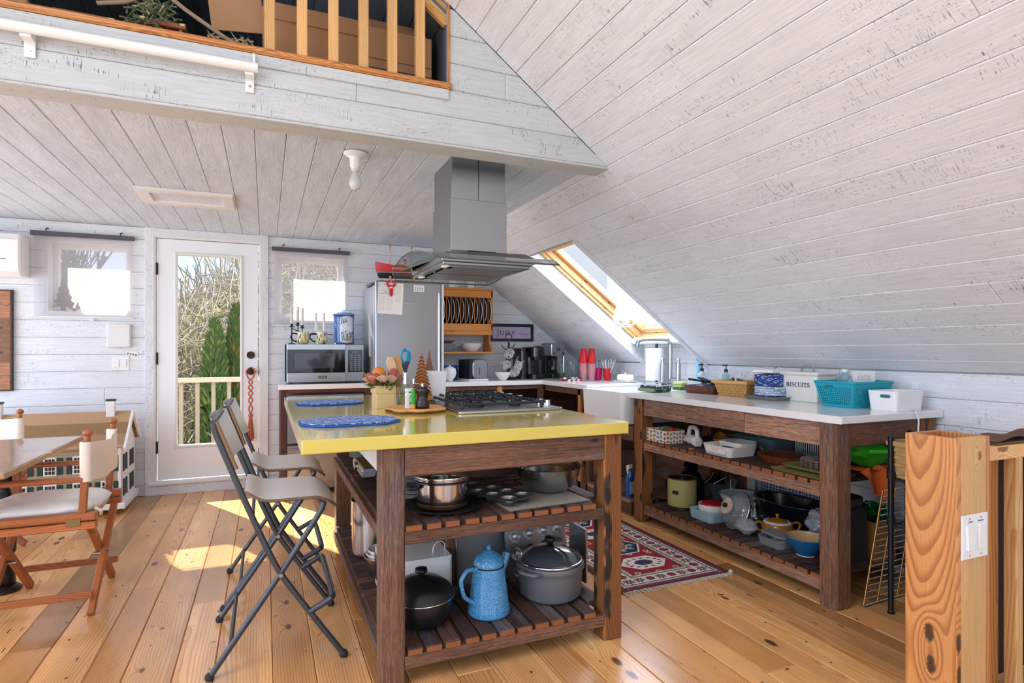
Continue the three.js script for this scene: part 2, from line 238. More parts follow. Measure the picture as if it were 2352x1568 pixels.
// sloped ceilings: u runs towards the back wall, v up the slope
const c36 = 0.8, s36 = 0.6;
const slopeR = structure('ceiling_right', 'steep whitewashed plank slope above the counters');
boards(slopeR, 'plank', M.wash, { O: [3.2 + 0.018 * s36, 1.107 + 0.018 * c36, 2.6], U: [0, 0, -1], V: [-c36, s36, 0], N: [-s36, -c36, 0], u0: 0, u1: 5.3, v0: 0, v1: 4.56, step: 0.1355, first: -0.04, open: [] });
boards(slopeR, 'plank', M.wash, { O: [3.2 + 0.018 * s36, 1.107 + 0.018 * c36, 2.6], U: [0, 0, -1], V: [-c36, s36, 0], N: [-s36, -c36, 0], u0: 5.3, u1: 8.25, v0: 0, v1: 1.95, step: 0.1355, first: -0.04, open: [[6.2, 7.01, -1, 1.475]] });
const place = (g) => basis(g, [0, 0, -1], [-c36, s36, 0], [-s36, -c36, 0], [3.2, 1.107, 2.6]);
{ const s = (u0, u1, v0, v1) => place(bx(u1 - u0, v1 - v0, 0.16, (u0 + u1) / 2, (v0 + v1) / 2, -0.10, { c: 0 }));
  part(slopeR, 'backing', M.white, s(-0.1, 6.2, -0.45, 4.7), s(7.01, 8.4, -0.45, 4.7), s(6.2, 7.01, 1.475, 4.7)); }
const slopeL = structure('ceiling_left', 'whitewashed plank slope on the table side');
boards(slopeL, 'plank', M.wash, { O: [-4.1, 1.107, 2.6], U: [0, 0, -1], V: [c36, s36, 0], N: [s36, -c36, 0], u0: 0, u1: 5.3, v0: 1.99, v1: 4.56, step: 0.1355, len: [2.4, 5] });
part(slopeL, 'backing', M.white, bx(2.75, 0.16, 8.5, -1.55, 3.17, -1.55, { c: 0, rz: Math.atan(0.75) }), bx(0.95, 0.1, 8.5, -2.93, 2.36, -1.55, { c: 0 }));
const addedRoofWin = structure('window_4', 'roof window added in the unseen left slope to brighten the room');  // unseen roof window, added to carry a fill lamp
{ const put = (g) => basis(g, [0, 0, -1], [c36, s36, 0], [s36, -c36, 0], [-4.1, 1.107, 2.6]); part(addedRoofWin, 'frame', M.pine, put(at(poly(rectPts(1.86, 1.26), 0.05, 0.004, [rectPts(1.74, 1.14).reverse()]), 2.95, 3.28, 0.02))); part(addedRoofWin, 'pane', M.glass, put(bx(1.74, 1.14, 0.006, 2.95, 3.28, 0.012, { c: 0 }))); }
// loft: slate-coloured boards inside
const loftCeil = structure('ceiling_loft', 'slate-coloured boards lining the loft roof');
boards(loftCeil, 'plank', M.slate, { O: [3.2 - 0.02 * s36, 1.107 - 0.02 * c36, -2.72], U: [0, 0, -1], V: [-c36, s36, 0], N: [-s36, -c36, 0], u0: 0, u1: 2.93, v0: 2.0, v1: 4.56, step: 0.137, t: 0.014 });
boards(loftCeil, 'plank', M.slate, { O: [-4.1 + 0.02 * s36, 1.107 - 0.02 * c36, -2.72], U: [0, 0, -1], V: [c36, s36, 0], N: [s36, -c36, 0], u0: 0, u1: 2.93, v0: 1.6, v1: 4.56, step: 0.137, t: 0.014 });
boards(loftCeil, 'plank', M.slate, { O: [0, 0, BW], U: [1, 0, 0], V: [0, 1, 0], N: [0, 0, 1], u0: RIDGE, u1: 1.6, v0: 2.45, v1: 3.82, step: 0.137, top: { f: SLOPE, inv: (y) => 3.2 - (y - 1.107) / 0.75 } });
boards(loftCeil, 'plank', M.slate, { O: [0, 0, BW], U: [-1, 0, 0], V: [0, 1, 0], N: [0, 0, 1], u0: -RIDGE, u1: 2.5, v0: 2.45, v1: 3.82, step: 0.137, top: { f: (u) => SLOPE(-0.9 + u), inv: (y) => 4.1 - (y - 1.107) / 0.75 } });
part(loftCeil, 'loft_floor', M.pine, bx(4.2, 0.03, 2.9, -0.2, 2.45, -4.17, { c: 0 }));
// loft front: boards around an opening with an amber sill
const wallLoft = structure('wall_loft', 'whitewashed board front of the loft with a balustrade opening');
boards(wallLoft, 'plank', M.washGrey, { O: [0, 0, LF - 0.022], U: [1, 0, 0], V: [0, 1, 0], N: [0, 0, 1], u0: -2.4, u1: 1.722, v0: 2.219, v1: 3.8, first: 2.219, step: 0.1313, t: 0.022, open: [[-2.4, 0.812, 2.478, 4]], top: { f: SLOPE, inv: (y) => 3.2 - (y - 1.107) / 0.75 }, len: [1.2, 2.6] });
part(wallLoft, 'beam', M.washGrey, bx(4.1, 0.22, 0.04, -0.35, 2.345, LF - 0.045, { c: 0 }), bx(4.12, 0.012, 0.14, -0.34, 2.213, LF - 0.072));
part(wallLoft, 'gable', M.white, poly([[0.83, 2.44], [1.40, 2.44], [0.83, 2.86]], 0.05).translate(0, 0, LF - 0.05));
part(wallLoft, 'apron_strip', M.washGrey, bx(3.2, 0.05, 0.012, -0.785, 2.452, LF + 0.006));
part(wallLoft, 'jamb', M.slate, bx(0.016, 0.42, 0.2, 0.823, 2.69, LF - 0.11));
part(wallLoft, 'jamb_edge', M.amber, bx(0.008, 0.39, 0.014, 0.815, 2.69, LF + 0.004));
part(wallLoft, 'sill', M.amber, bx(3.3, 0.03, 0.13, -0.82, 2.494, LF - 0.045, { c: 0.008 }));
part(wallLoft, 'handrail', M.pine, bar([0.84, 2.84, LF - 0.05], [0.2, 3.32, LF - 0.05], 0.045, 0.09, { c: 0.01 }));
for (const x of [0.016, 0.148, 0.281, 0.414, 0.546, 0.679]) part(wallLoft, 'baluster', M.pine, bx(0.043, SLOPE(x) - 2.509 - 0.04, 0.043, x, (SLOPE(x) - 0.04 + 2.509) / 2, LF - 0.02, { ov: rr(0, 1) }));
const wallRight = structure('wall_right', 'low whitewashed knee wall behind the right counter');
boards(wallRight, 'plank', M.wash, { O: [KX + 0.018, 0, 2.6], U: [0, 0, -1], V: [0, 1, 0], N: [-1, 0, 0], u0: 0, u1: 8.25, v0: 0, v1: 1.335, first: -0.126, step: 0.137, open: [[0, 6.2, 1.1, 2], [7.01, 8.25, 1.1, 2]], len: [1.4, 2.6] });
part(wallRight, 'backing', M.white, bx(0.12, 1.2, 8.4, KX + 0.08, 0.5, -1.55, { c: 0 }), bx(0.06, 0.28, 0.85, KX + 0.05, 1.2, -4.005, { c: 0 }));
const wallLeft = structure('wall_left', 'whitewashed left wall out of view, dormer and long openings added for fill light');  // dormer shape and openings put in to let the side fill lamps through
part(wallLeft, 'board', M.wash, bx(0.1, 0.33, 8.4, -3.37, 0.165, -1.55), bx(0.1, 0.22, 8.4, -3.37, 2.21, -1.55), bx(0.1, 2.3, 0.42, -3.37, 1.15, -5.5), bx(0.1, 2.3, 1.1, -3.37, 1.15, -2.47), bx(0.1, 2.3, 1.9, -3.37, 1.15, 1.67));
const wallFront = structure('wall_front', 'unseen gable end behind the viewer with openings added for fill light');  // openings put in for the fill lamps behind the camera
{ const s = (x0, x1, y0, y1) => bx(x1 - x0, y1 - y0, 0.12, (x0 + x1) / 2, (y0 + y1) / 2, 2.66, { c: 0, g: 0 });
  part(wallFront, 'board', M.wash, s(-4.3, -3.0, -0.1, 2.4), s(-0.8, 0.2, -0.1, 2.4), s(2.8, 3.4, -0.1, 2.4), s(-3.0, 2.8, -0.1, 0.35), s(-3.0, 2.8, 2.35, 2.55), s(-4.3, -1.55, 2.4, 4), s(0.65, 3.4, 2.4, 4), s(-1.55, 0.65, 3.35, 4)); }

// ---------------------------------------------------------------- windows, door, skylight
WIN.forEach(([x0, x1, y0, y1], i) => {
  const w = structure('window_' + (i + 1), i ? 'white sash window between the door and the refrigerator' : 'white sash window left of the door'), xc = (x0 + x1) / 2, yc = (y0 + y1) / 2, W = x1 - x0, H = y1 - y0;
  part(w, 'frame', M.white, at(poly(rectPts(W, H), 0.17, 0, [rectPts(W - 0.03, H - 0.03).reverse()]), xc, yc, BW - 0.088));
  part(w, 'sash', M.white, at(poly(rectPts(W - 0.03, H - 0.03), 0.04, 0.004, [rectPts(W - 0.11, H - 0.11).reverse()]), xc, yc, BW - 0.14));
  part(w, 'pane', M.glass, bx(W - 0.1, H - 0.1, 0.004, xc, yc, BW - 0.14, { c: 0 }));
});
const door = structure('door_1', 'white glazed entry door to the deck');
part(door, 'casing', M.wash, bx(0.068, 2.246, 0.024, -0.892, 1.123, BW + 0.012), bx(0.068, 2.246, 0.024, -0.012, 1.123, BW + 0.012), bx(0.82, 0.062, 0.024, -0.452, 2.214, BW + 0.012), bx(0.95, 0.085, 0.03, -0.452, 0.042, BW + 0.015));
part(door, 'jamb', M.white, bx(0.022, 2.09, 0.15, -0.859, 1.13, BW - 0.055), bx(0.022, 2.09, 0.15, -0.043, 1.13, BW - 0.055), bx(0.84, 0.025, 0.15, -0.451, 2.178, BW - 0.055));
part(door, 'threshold', M.white, bx(0.9, 0.03, 0.19, -0.452, 0.098, BW - 0.04, { c: 0.008 }));
const slab = part(door, 'slab', M.paint, at(poly([[-0.387, 0], [0.387, 0], [0.387, 2.04], [-0.387, 2.04]], 0.045, 0.004, [[[-0.252, 0.275], [-0.252, 1.92], [0.252, 1.92], [0.252, 0.275]]]), -0.45, 0.122, BW - 0.02));
part(slab, 'glazing_bead', M.white, at(poly(rectPts(0.535, 1.675), 0.066, 0.008, [rectPts(0.484, 1.624).reverse()]), -0.45, 1.2195, BW - 0.02));
part(slab, 'pane', M.glass, bx(0.49, 1.63, 0.005, -0.45, 1.2195, BW - 0.02, { c: 0 }));
const kn = part(slab, 'knob', M.bronze, cyl(0.034, 0.034, 0.008, -0.122, 1.033, BW + 0.006, 24, PI / 2), cyl(0.012, 0.012, 0.04, -0.122, 1.033, BW + 0.03, 12, PI / 2), sph(0.027, -0.122, 1.033, BW + 0.055, [1, 1, 0.75]));
part(slab, 'deadbolt', M.bronze, cyl(0.033, 0.033, 0.014, -0.122, 1.176, BW + 0.01, 24, PI / 2), bx(0.036, 0.012, 0.014, -0.122, 1.176, BW + 0.022, { rz: 0.5 }));
part(door, 'latch_plate', M.bronze, bx(0.006, 0.06, 0.03, -0.055, 1.05, BW + 0.004));
for (const y of [1.904, 1.149, 0.401]) part(door, 'hinge', M.bronze, bx(0.02, 0.1, 0.01, -0.843, y, BW + 0.006), cyl(0.008, 0.008, 0.1, -0.843, y, BW + 0.013, 10));
const trim = structure('trim_1', 'thin board lip around the skylight well');
const well = structure('window_3', 'roof window in a whitewashed well above the sink');
{ // well in slope coordinates: u 6.2..7.01, v -0.02..1.475, glazing 0.22 out
  part(trim, 'lip', M.wash, place(bx(0.022, 1.5, 0.022, 6.19, 0.735, 0.011)), place(bx(0.022, 1.5, 0.022, 7.02, 0.735, 0.008)));
  part(well, 'cheek', M.wash, at(poly([[2.02, 1.99], [3.2, 1.107], [3.2, 1.35], [3.36, 1.31], [2.26, 2.13]], 0.02), 0, 0, -4.42), at(poly([[2.02, 1.99], [3.2, 1.107], [3.2, 1.35], [3.36, 1.31], [2.26, 2.13]], 0.02), 0, 0, -3.59));
  part(well, 'header', M.wash, place(bx(0.81, 0.02, 0.2, 6.605, 1.485, -0.1)), place(bx(0.81, 0.02, 0.1, 6.605, 1.40, -0.2)));
  const fr = (w, h, bw, d, n, uc = 6.605, vc = 0.79) => place(at(poly(rectPts(w, h), d, 0.004, [rectPts(w - 2 * bw, h - 2 * bw).reverse()]), uc, vc, n));
  part(well, 'frame', M.pine, fr(0.80, 1.24, 0.035, 0.06, -0.16), fr(0.72, 1.16, 0.04, 0.05, -0.21), fr(0.80, 1.24, 0.018, 0.03, -0.12));
  part(well, 'sash_cap', M.white, place(bx(0.79, 0.05, 0.07, 6.605, 0.15, -0.14, { c: 0.01 })), place(bx(0.80, 0.05, 0.06, 6.605, 0.205, -0.09, { c: 0.01, rx: 0.5 })));
  part(well, 'pane', M.glass, place(bx(0.66, 1.1, 0.006, 6.605, 0.79, -0.22, { c: 0 })));
  part(well, 'rafter_end', M.white, place(bx(0.81, 0.08, 0.03, 6.605, 0.11, -0.19)));
}
// things built in room coordinates are then re-based so that their group stands at their own foot
function settle(t) {
  if (t.position.lengthSq() > 0 || t.isInstancedMesh) return t; t.updateMatrixWorld(true); const b = new THREE.Box3().setFromObject(t), c = b.getCenter(V3(0, 0, 0)); c.y = b.min.y;
  if (t.isMesh) t.geometry.translate(-c.x, -c.y, -c.z); else for (const o of t.children) o.position.sub(c);
  t.position.copy(c); return t;
}
// ---------------------------------------------------------------- kitchen island
const island = thing('kitchen_island', 'reclaimed wood kitchen island with slatted shelves and yellow top', 'island');
part(island, 'countertop', std(0xe0cb5e, 0.13, 0, { clearcoat: 0.6, clearcoatRoughness: 0.06 }), bx(1.30, 0.048, 1.95, 0.76, 0.89, -3.025, { c: 0.003 }));
for (const [x, z] of [[0.42, -2.115], [1.345, -2.115], [0.445, -3.76], [1.345, -3.76]]) part(island, 'leg', x > 1 ? M.post : M.dark, bx(0.088, 0.866, 0.09, x, 0.433, z, { c: 0.006 }));
part(island, 'apron', M.dark, bx(0.84, 0.105, 0.03, 0.883, 0.812, -2.085, { c: 0.004 }));
part(island, 'apron', M.wash, bx(0.03, 0.1, 1.56, 0.398, 0.815, -2.94));  // whitewash stands in for sun and sky glancing off this wooden board
part(island, 'apron', M.dark, bx(0.03, 0.1, 1.56, 1.37, 0.815, -2.94)); part(island, 'apron', M.dark, bx(0.82, 0.1, 0.03, 0.89, 0.815, -3.78));
for (const y of [0.5355, 0.0855]) {
  part(island, 'shelf_rail', M.dark, bx(0.84, 0.045, 0.03, 0.883, y, -2.085)); part(island, 'shelf_rail', M.dark, bx(0.03, 0.045, 1.56, 0.40, y, -2.94)); part(island, 'shelf_rail', M.dark, bx(0.03, 0.045, 1.56, 1.37, y, -2.94)); part(island, 'shelf_rail', M.dark, bx(0.84, 0.045, 0.03, 0.89, y, -3.77));
  for (let i = 0; i < 13; i++) { const x = 0.425 + i * 0.0733 + rr(-0.003, 0.003), w = rr(0.055, 0.064); if (i && i < 12) part(island, 'slat', M.slat[i % 3], bx(w, 0.022, 0.52, x, y + 0.034, -2.335 + rr(-0.004, 0.004), { g: 2 })); else part(island, 'slat', M.slat[1], bx(0.05, 0.022, 0.42, x, y + 0.034, -2.385, { g: 2 }));
    if (i && i < 12) part(island, 'slat_end', M.cut, bx(w - 0.004, 0.019, 0.004, x, y + 0.034, -2.073 + rr(0, 0.004), { c: 0 })); }
  for (let i = 0; i < 15; i++) part(island, 'slat', M.slat[(i + 1) % 3], bx(0.97, 0.022, rr(0.056, 0.064), 0.885, y + 0.034, -2.65 - i * 0.0735));
}
part(island, 'divider', M.dark, bx(0.46, 0.36, 0.02, 1.0, 0.335, -2.60)); part(island, 'divider', M.dark, bx(0.6, 0.16, 0.02, 0.94, 0.69, -2.60)); part(island, 'divider_post', M.dark, bx(0.05, 0.36, 0.03, 0.79, 0.335, -2.575));
// ---------------------------------------------------------------- right counter
const sidec = thing('kitchen_counter', 'white topped reclaimed wood counter with slatted shelves by the knee wall', 'counter');
part(sidec, 'countertop', M.quartz, bx(0.752, 0.036, 1.694, 2.817, 0.892, -2.703, { c: 0.003 }));
for (const [x, z] of [[2.495, -1.93], [2.495, -3.45], [3.12, -1.93], [3.12, -3.45]]) part(sidec, 'leg', x < 3 && z > -2 ? M.dark : M.post, bx(0.1, 0.874, 0.095, x, 0.437, z, { c: 0.006 }));
for (const [z0, z1] of [[-3.40, -2.955], [-2.951, -2.47], [-2.466, -1.98]]) part(sidec, 'drawer_front', M.brown, bx(0.024, 0.112, z0 > z1 ? z0 - z1 : z1 - z0, 2.474, 0.814, (z0 + z1) / 2, { g: 2 }));  // lighter brown puts the missing side light into the drawer colour
part(sidec, 'apron', M.dark, bx(0.53, 0.115, 0.03, 2.81, 0.815, -1.91)); part(sidec, 'apron', M.dark, bx(0.53, 0.115, 0.03, 2.81, 0.815, -3.46));
for (const y of [0.537, 0.0855]) {
  part(sidec, 'shelf_rail', M.brown, bx(0.034, 0.05, 1.43, 2.482, y, -2.69)); part(sidec, 'shelf_rail', M.dark, bx(0.034, 0.05, 1.43, 3.14, y, -2.69));
  for (let i = 0; i < 19; i++) { const z = -2.01 - i * 0.0748, w = rr(0.058, 0.064); part(sidec, 'slat', M.slat[(i * 2) % 3], bx(0.70, 0.022, w, 2.815, y + 0.036, z)); part(sidec, 'slat_end', M.cut, bx(0.005, 0.019, w - 0.004, 2.4635, y + 0.036, z, { c: 0 })); }
}
for (let i = 0; i < 3; i++) part(sidec, 'back_board', M.dark, bx(0.016, 0.40, 0.1, 3.16, 0.34, -3.36 + i * 0.104)), part(sidec, 'back_board', M.dark, bx(0.016, 0.14, 0.1, 3.16, 0.665, -3.36 + i * 0.104));
// ---------------------------------------------------------------- back counters, sink, cabinets
const backc = thing('corner_counter', 'white corner countertop on dark wood cabinets beside the sink', 'counter');
part(backc, 'countertop', M.quartz, poly([[1.47, 5.0], [2.45, 5.0], [2.45, 4.17], [3.19, 4.17], [3.19, 5.63], [1.47, 5.63]], 0.04, 0.003).rotateX(-PI / 2).translate(0, 0.91, 0));
{ const U = []; 
  part(backc, 'frame', M.dark, bx(0.06, 0.89, 0.05, 1.51, 0.445, -5.05), bx(0.93, 0.04, 0.03, 1.97, 0.87, -5.05), bx(0.93, 0.09, 0.03, 1.97, 0.05, -5.05), bx(0.05, 0.89, 0.05, 2.45, 0.445, -5.05), bx(0.05, 0.89, 0.06, 2.50, 0.445, -4.2), bx(0.03, 0.05, 0.8, 2.49, 0.86, -4.6), bx(0.03, 0.09, 0.8, 2.49, 0.05, -4.6));
  part(backc, 'stile', M.amber, bx(0.05, 0.86, 0.04, 2.02, 0.45, -5.045), bx(0.03, 0.86, 0.05, 2.49, 0.45, -4.34));
  part(backc, 'back_panel', M.dark, bx(1.66, 0.86, 0.02, 2.33, 0.44, -5.60), bx(0.02, 0.86, 1.4, 3.17, 0.44, -4.9));
  const ov = part(backc, 'oven_front', M.steelB, bx(0.44, 0.74, 0.02, 1.765, 0.47, -5.045, { c: 0.004 })); part(ov, 'oven_handle', M.chrome, rod([1.6, 0.80, -5.0], [1.93, 0.80, -5.0], 0.01), rod([1.62, 0.8, -5.0], [1.62, 0.8, -5.04], 0.007), rod([1.91, 0.8, -5.0], [1.91, 0.8, -5.04], 0.007)); part(ov, 'oven_glass', M.black, bx(0.34, 0.3, 0.004, 1.765, 0.5, -5.033));
  part(backc, 'shelf', M.dark, bx(0.42, 0.02, 0.55, 2.24, 0.5, -5.32), bx(0.55, 0.02, 0.75, 2.85, 0.36, -4.6)); }
const sink = thing('farmhouse_sink', 'white apron-front farmhouse sink under the roof window', 'sink');
part(sink, 'basin', M.gloss, quadTray(0.60, 0.57, 0.235, 0.03, 0.01, 0.03, 2.70, 0.672, -3.86)); part(sink, 'back_deck', M.quartz, bx(0.17, 0.036, 0.612, 3.105, 0.892, -3.858));
part(sink, 'drain', M.chrome, cyl(0.04, 0.04, 0.006, 2.72, 0.706, -3.83));
const sinkCab = thing('sink_cabinet', 'open dark wood stand below the farmhouse sink', 'cabinet');
part(sinkCab, 'rail', M.dark, bx(0.04, 0.1, 0.64, 2.44, 0.615, -3.83), bx(0.72, 0.07, 0.64, 2.82, 0.63, -3.83)); part(sinkCab, 'shelf', M.brown, bx(0.70, 0.03, 0.60, 2.80, 0.112, -3.86)); part(sinkCab, 'kick_board', M.dark, bx(0.03, 0.095, 0.60, 2.48, 0.0485, -3.86)); part(sinkCab, 'back_panel', M.dark, bx(0.02, 0.55, 0.66, 3.15, 0.33, -3.83));
{ const t = thing('faucet', 'brushed steel bridge faucet with two lever handles behind the sink', 'faucet'); const F = std(0xb9babb, 0.25, 1), x = 3.06, z = -3.86;
  part(t, 'bridge', F, rod([x, 0.985, z + 0.1], [x, 0.985, z - 0.1], 0.011)); for (const s of [-1, 1]) { part(t, 'pillar', F, cyl(0.02, 0.022, 0.2, x, 1.01, z + s * 0.1, 16), cyl(0.028, 0.03, 0.012, x, 0.916, z + s * 0.1, 16)); part(t, 'lever', F, cyl(0.011, 0.014, 0.04, x, 1.125, z + s * 0.1, 12), rod([x + 0.03, 1.145, z + s * 0.1 - 0.02], [x - 0.05, 1.148, z + s * 0.1 + 0.055], 0.0075)); }
  part(t, 'spout', F, tube([[x, 0.985, z], [x, 1.25, z], [x - 0.012, 1.295, z - 0.004], [x - 0.05, 1.308, z - 0.014], [x - 0.22, 1.306, z - 0.065], [x - 0.262, 1.292, z - 0.076], [x - 0.272, 1.25, z - 0.08]], 0.0165, 60, 14)); }
{ const t = thing('base_cabinet', 'dark red wood cabinet with steel drawer fronts under the microwave', 'cabinet');
  part(t, 'countertop', M.quartz, bx(0.755, 0.042, 0.52, 0.475, 0.912, -5.375, { c: 0.003 })); const rw = std(0xc58a6a, 0.5, 0, { map: TX.dark });
  part(t, 'frame', rw, bx(0.045, 0.89, 0.05, 0.135, 0.445, -5.145), bx(0.045, 0.89, 0.05, 0.82, 0.445, -5.145), bx(0.66, 0.03, 0.04, 0.477, 0.875, -5.15), bx(0.03, 0.89, 0.45, 0.125, 0.445, -5.38));
  for (const [y0, y1] of [[0.44, 0.845], [0.05, 0.425]]) { const d = part(t, 'drawer', M.steelB, bx(0.63, y1 - y0, 0.03, 0.477, (y0 + y1) / 2, -5.15, { c: 0.004 })); part(d, 'pull', M.steel, bx(0.63, 0.012, 0.02, 0.477, y1 - 0.03, -5.125, { c: 0.004 })); } }
// ---------------------------------------------------------------- refrigerator and filler
{ const t = thing('refrigerator', 'tall brushed steel refrigerator with papers clipped to its door', 'refrigerator'); const sm = std(0xb2b4b6, 0.34, 1, { anisotropy: 0.7 });
  part(t, 'body', std(0xb9bec4, 0.4, 0.6), bx(0.565, 1.76, 0.6, 1.138, 0.90, -5.33, { c: 0.006 })); const d = part(t, 'door', sm, bx(0.575, 1.2, 0.06, 1.14, 1.205, -4.975, { c: 0.008 })); const d2 = part(t, 'door', sm, bx(0.575, 0.57, 0.06, 1.14, 0.305, -4.975, { c: 0.008 }));
  part(d, 'handle', M.chrome, bx(0.018, 0.95, 0.03, 1.405, 1.25, -4.935, { c: 0.006 })); part(d2, 'handle', M.chrome, bx(0.4, 0.018, 0.03, 1.14, 0.55, -4.935, { c: 0.006 })); part(d, 'badge', M.steel, bx(0.12, 0.018, 0.003, 1.15, 1.62, -4.944)); part(t, 'foot', M.black, bx(0.5, 0.02, 0.5, 1.14, 0.01, -5.3));
  const f = solo('filler_panel', 'narrow white panel between the refrigerator and plate rack', 'panel', M.white, [0, 0, 0], 0, bx(0.022, 1.80, 0.5, 1.448, 0.9, -5.22)); settle(f); }
// ---------------------------------------------------------------- hood and cooktop
{ const t = thing('range_hood', 'steel island range hood with arched glass canopy', 'range hood'), hs = std(0x9fa1a2, 0.33, 1, { anisotropy: 0.5 }), xc = 1.061, zc = -3.118;
  part(t, 'chimney_top', hs, bx(0.152, 0.24, 0.345, xc - 0.0775, 2.126, zc), bx(0.152, 0.24, 0.345, xc + 0.0775, 2.126, zc)); part(t, 'chimney_lower', hs, bx(0.32, 0.30, 0.357, xc, 1.874, zc, { c: 0.002 }), bx(0.34, 0.03, 0.375, xc, 1.735, zc, { c: 0.008 }));
  const arch = (z) => 1.648 + 0.085 * (1 - ((z - zc) / 0.5) ** 2), cx = (z) => 0.36 - 0.07 * Math.pow(Math.abs(z - zc) / 0.5, 8);
  const top = sheet(1, 1, 24, 30, (u, v) => { const z = zc + (v - 0.5), h = cx(z); return [xc + (u * 2 - 1) * h, arch(z) + 0.008, z]; }), low = sheet(1, 1, 24, 30, (u, v) => { const z = zc + (0.5 - v), h = cx(z); return [xc + (u * 2 - 1) * h, arch(z), z]; });
  part(t, 'glass_canopy', M.clear, top, low); const rim = []; for (let i = 0; i <= 40; i++) { const z = zc - 0.5 + i / 40; rim.push([xc - cx(z), arch(z) + 0.004, z]); } const rimR = rim.map(([x, y, z]) => [2 * xc - x, y, z]);
  part(t, 'canopy_edge', std(0x4f5f5b, 0.12), tube([...rim, ...rimR.reverse()], 0.0045, 160, 6, true));
  const bd = part(t, 'body', M.steel, bx(0.50, 0.026, 0.64, xc, 1.679, zc), bx(0.48, 0.016, 0.62, xc, 1.658, zc), at(new THREE.CylinderGeometry(0.26, 0.34, 0.05, 4, 1, true), xc, 1.715, zc, 0, PI / 4, 0, [1.0, 1, 1.32]));
  part(bd, 'filter', M.steelB, bx(0.40, 0.008, 0.26, xc, 1.647, zc - 0.14), bx(0.40, 0.008, 0.26, xc, 1.647, zc + 0.14)); part(bd, 'lamp', std(0xf4ead8, 0.3), cyl(0.03, 0.03, 0.008, xc - 0.2, 1.647, zc + 0.24), cyl(0.03, 0.03, 0.008, xc - 0.2, 1.647, zc - 0.24)); part(t, 'control_strip', M.black, bx(0.16, 0.01, 0.006, xc + 0.01, 1.745, zc + 0.19)); }
{ const t = thing('gas_cooktop', 'steel gas cooktop with black iron grates on the island', 'cooktop'), y = 0.914;
  part(t, 'tray', M.steel, poly(roundPts(0.55, 0.90, 0.02), 0.014, 0.004).rotateX(-PI / 2).translate(1.115, y + 0.007, -3.05), bx(0.5, 0.006, 0.84, 1.115, y + 0.012, -3.05));
  for (const [x, z, r] of [[0.99, -2.78, 0.04], [1.2, -2.78, 0.032], [1.08, -3.05, 0.05], [0.99, -3.32, 0.032], [1.2, -3.32, 0.04]]) part(t, 'burner', M.black, cyl(r, r, 0.02, x, y + 0.024, z, 20), cyl(r * 0.7, r * 0.75, 0.012, x, y + 0.038, z, 20));
  for (const zc of [-2.775, -3.05, -3.325]) { const g = [], w = 0.42, d = 0.255, xc = 1.08, h = y + 0.052;
    for (const s of [-1, 1]) { g.push(bx(w, 0.012, 0.012, xc, h - 0.012, zc + s * d / 2), bx(0.012, 0.012, d, xc + s * w / 2, h - 0.012, zc)); for (const q of [-1, 1]) g.push(bx(0.014, 0.05, 0.014, xc + s * w / 2, h - 0.025, zc + q * d / 2)); }
    for (let i = 0; i < 6; i++) { const x = xc - w / 2 + 0.035 + i * 0.07; for (const s of [-1, 1]) g.push(bar([x, h - 0.014, zc + s * d / 2], [x, h + 0.004, zc + s * (d / 2 - 0.03)], 0.009, 0.012), bx(0.009, 0.012, d / 2 - 0.05, x, h, zc + s * (d / 4 + 0.008))); }
    part(t, 'grate', M.iron, ...g); }
  [-2.70, -2.78, -3.05, -3.20, -3.33].forEach((z) => { part(t, 'knob', M.chrome, cyl(0.019, 0.021, 0.03, 1.345, y + 0.03, z, 18), cyl(0.024, 0.024, 0.006, 1.345, y + 0.016, z, 18)); }); }
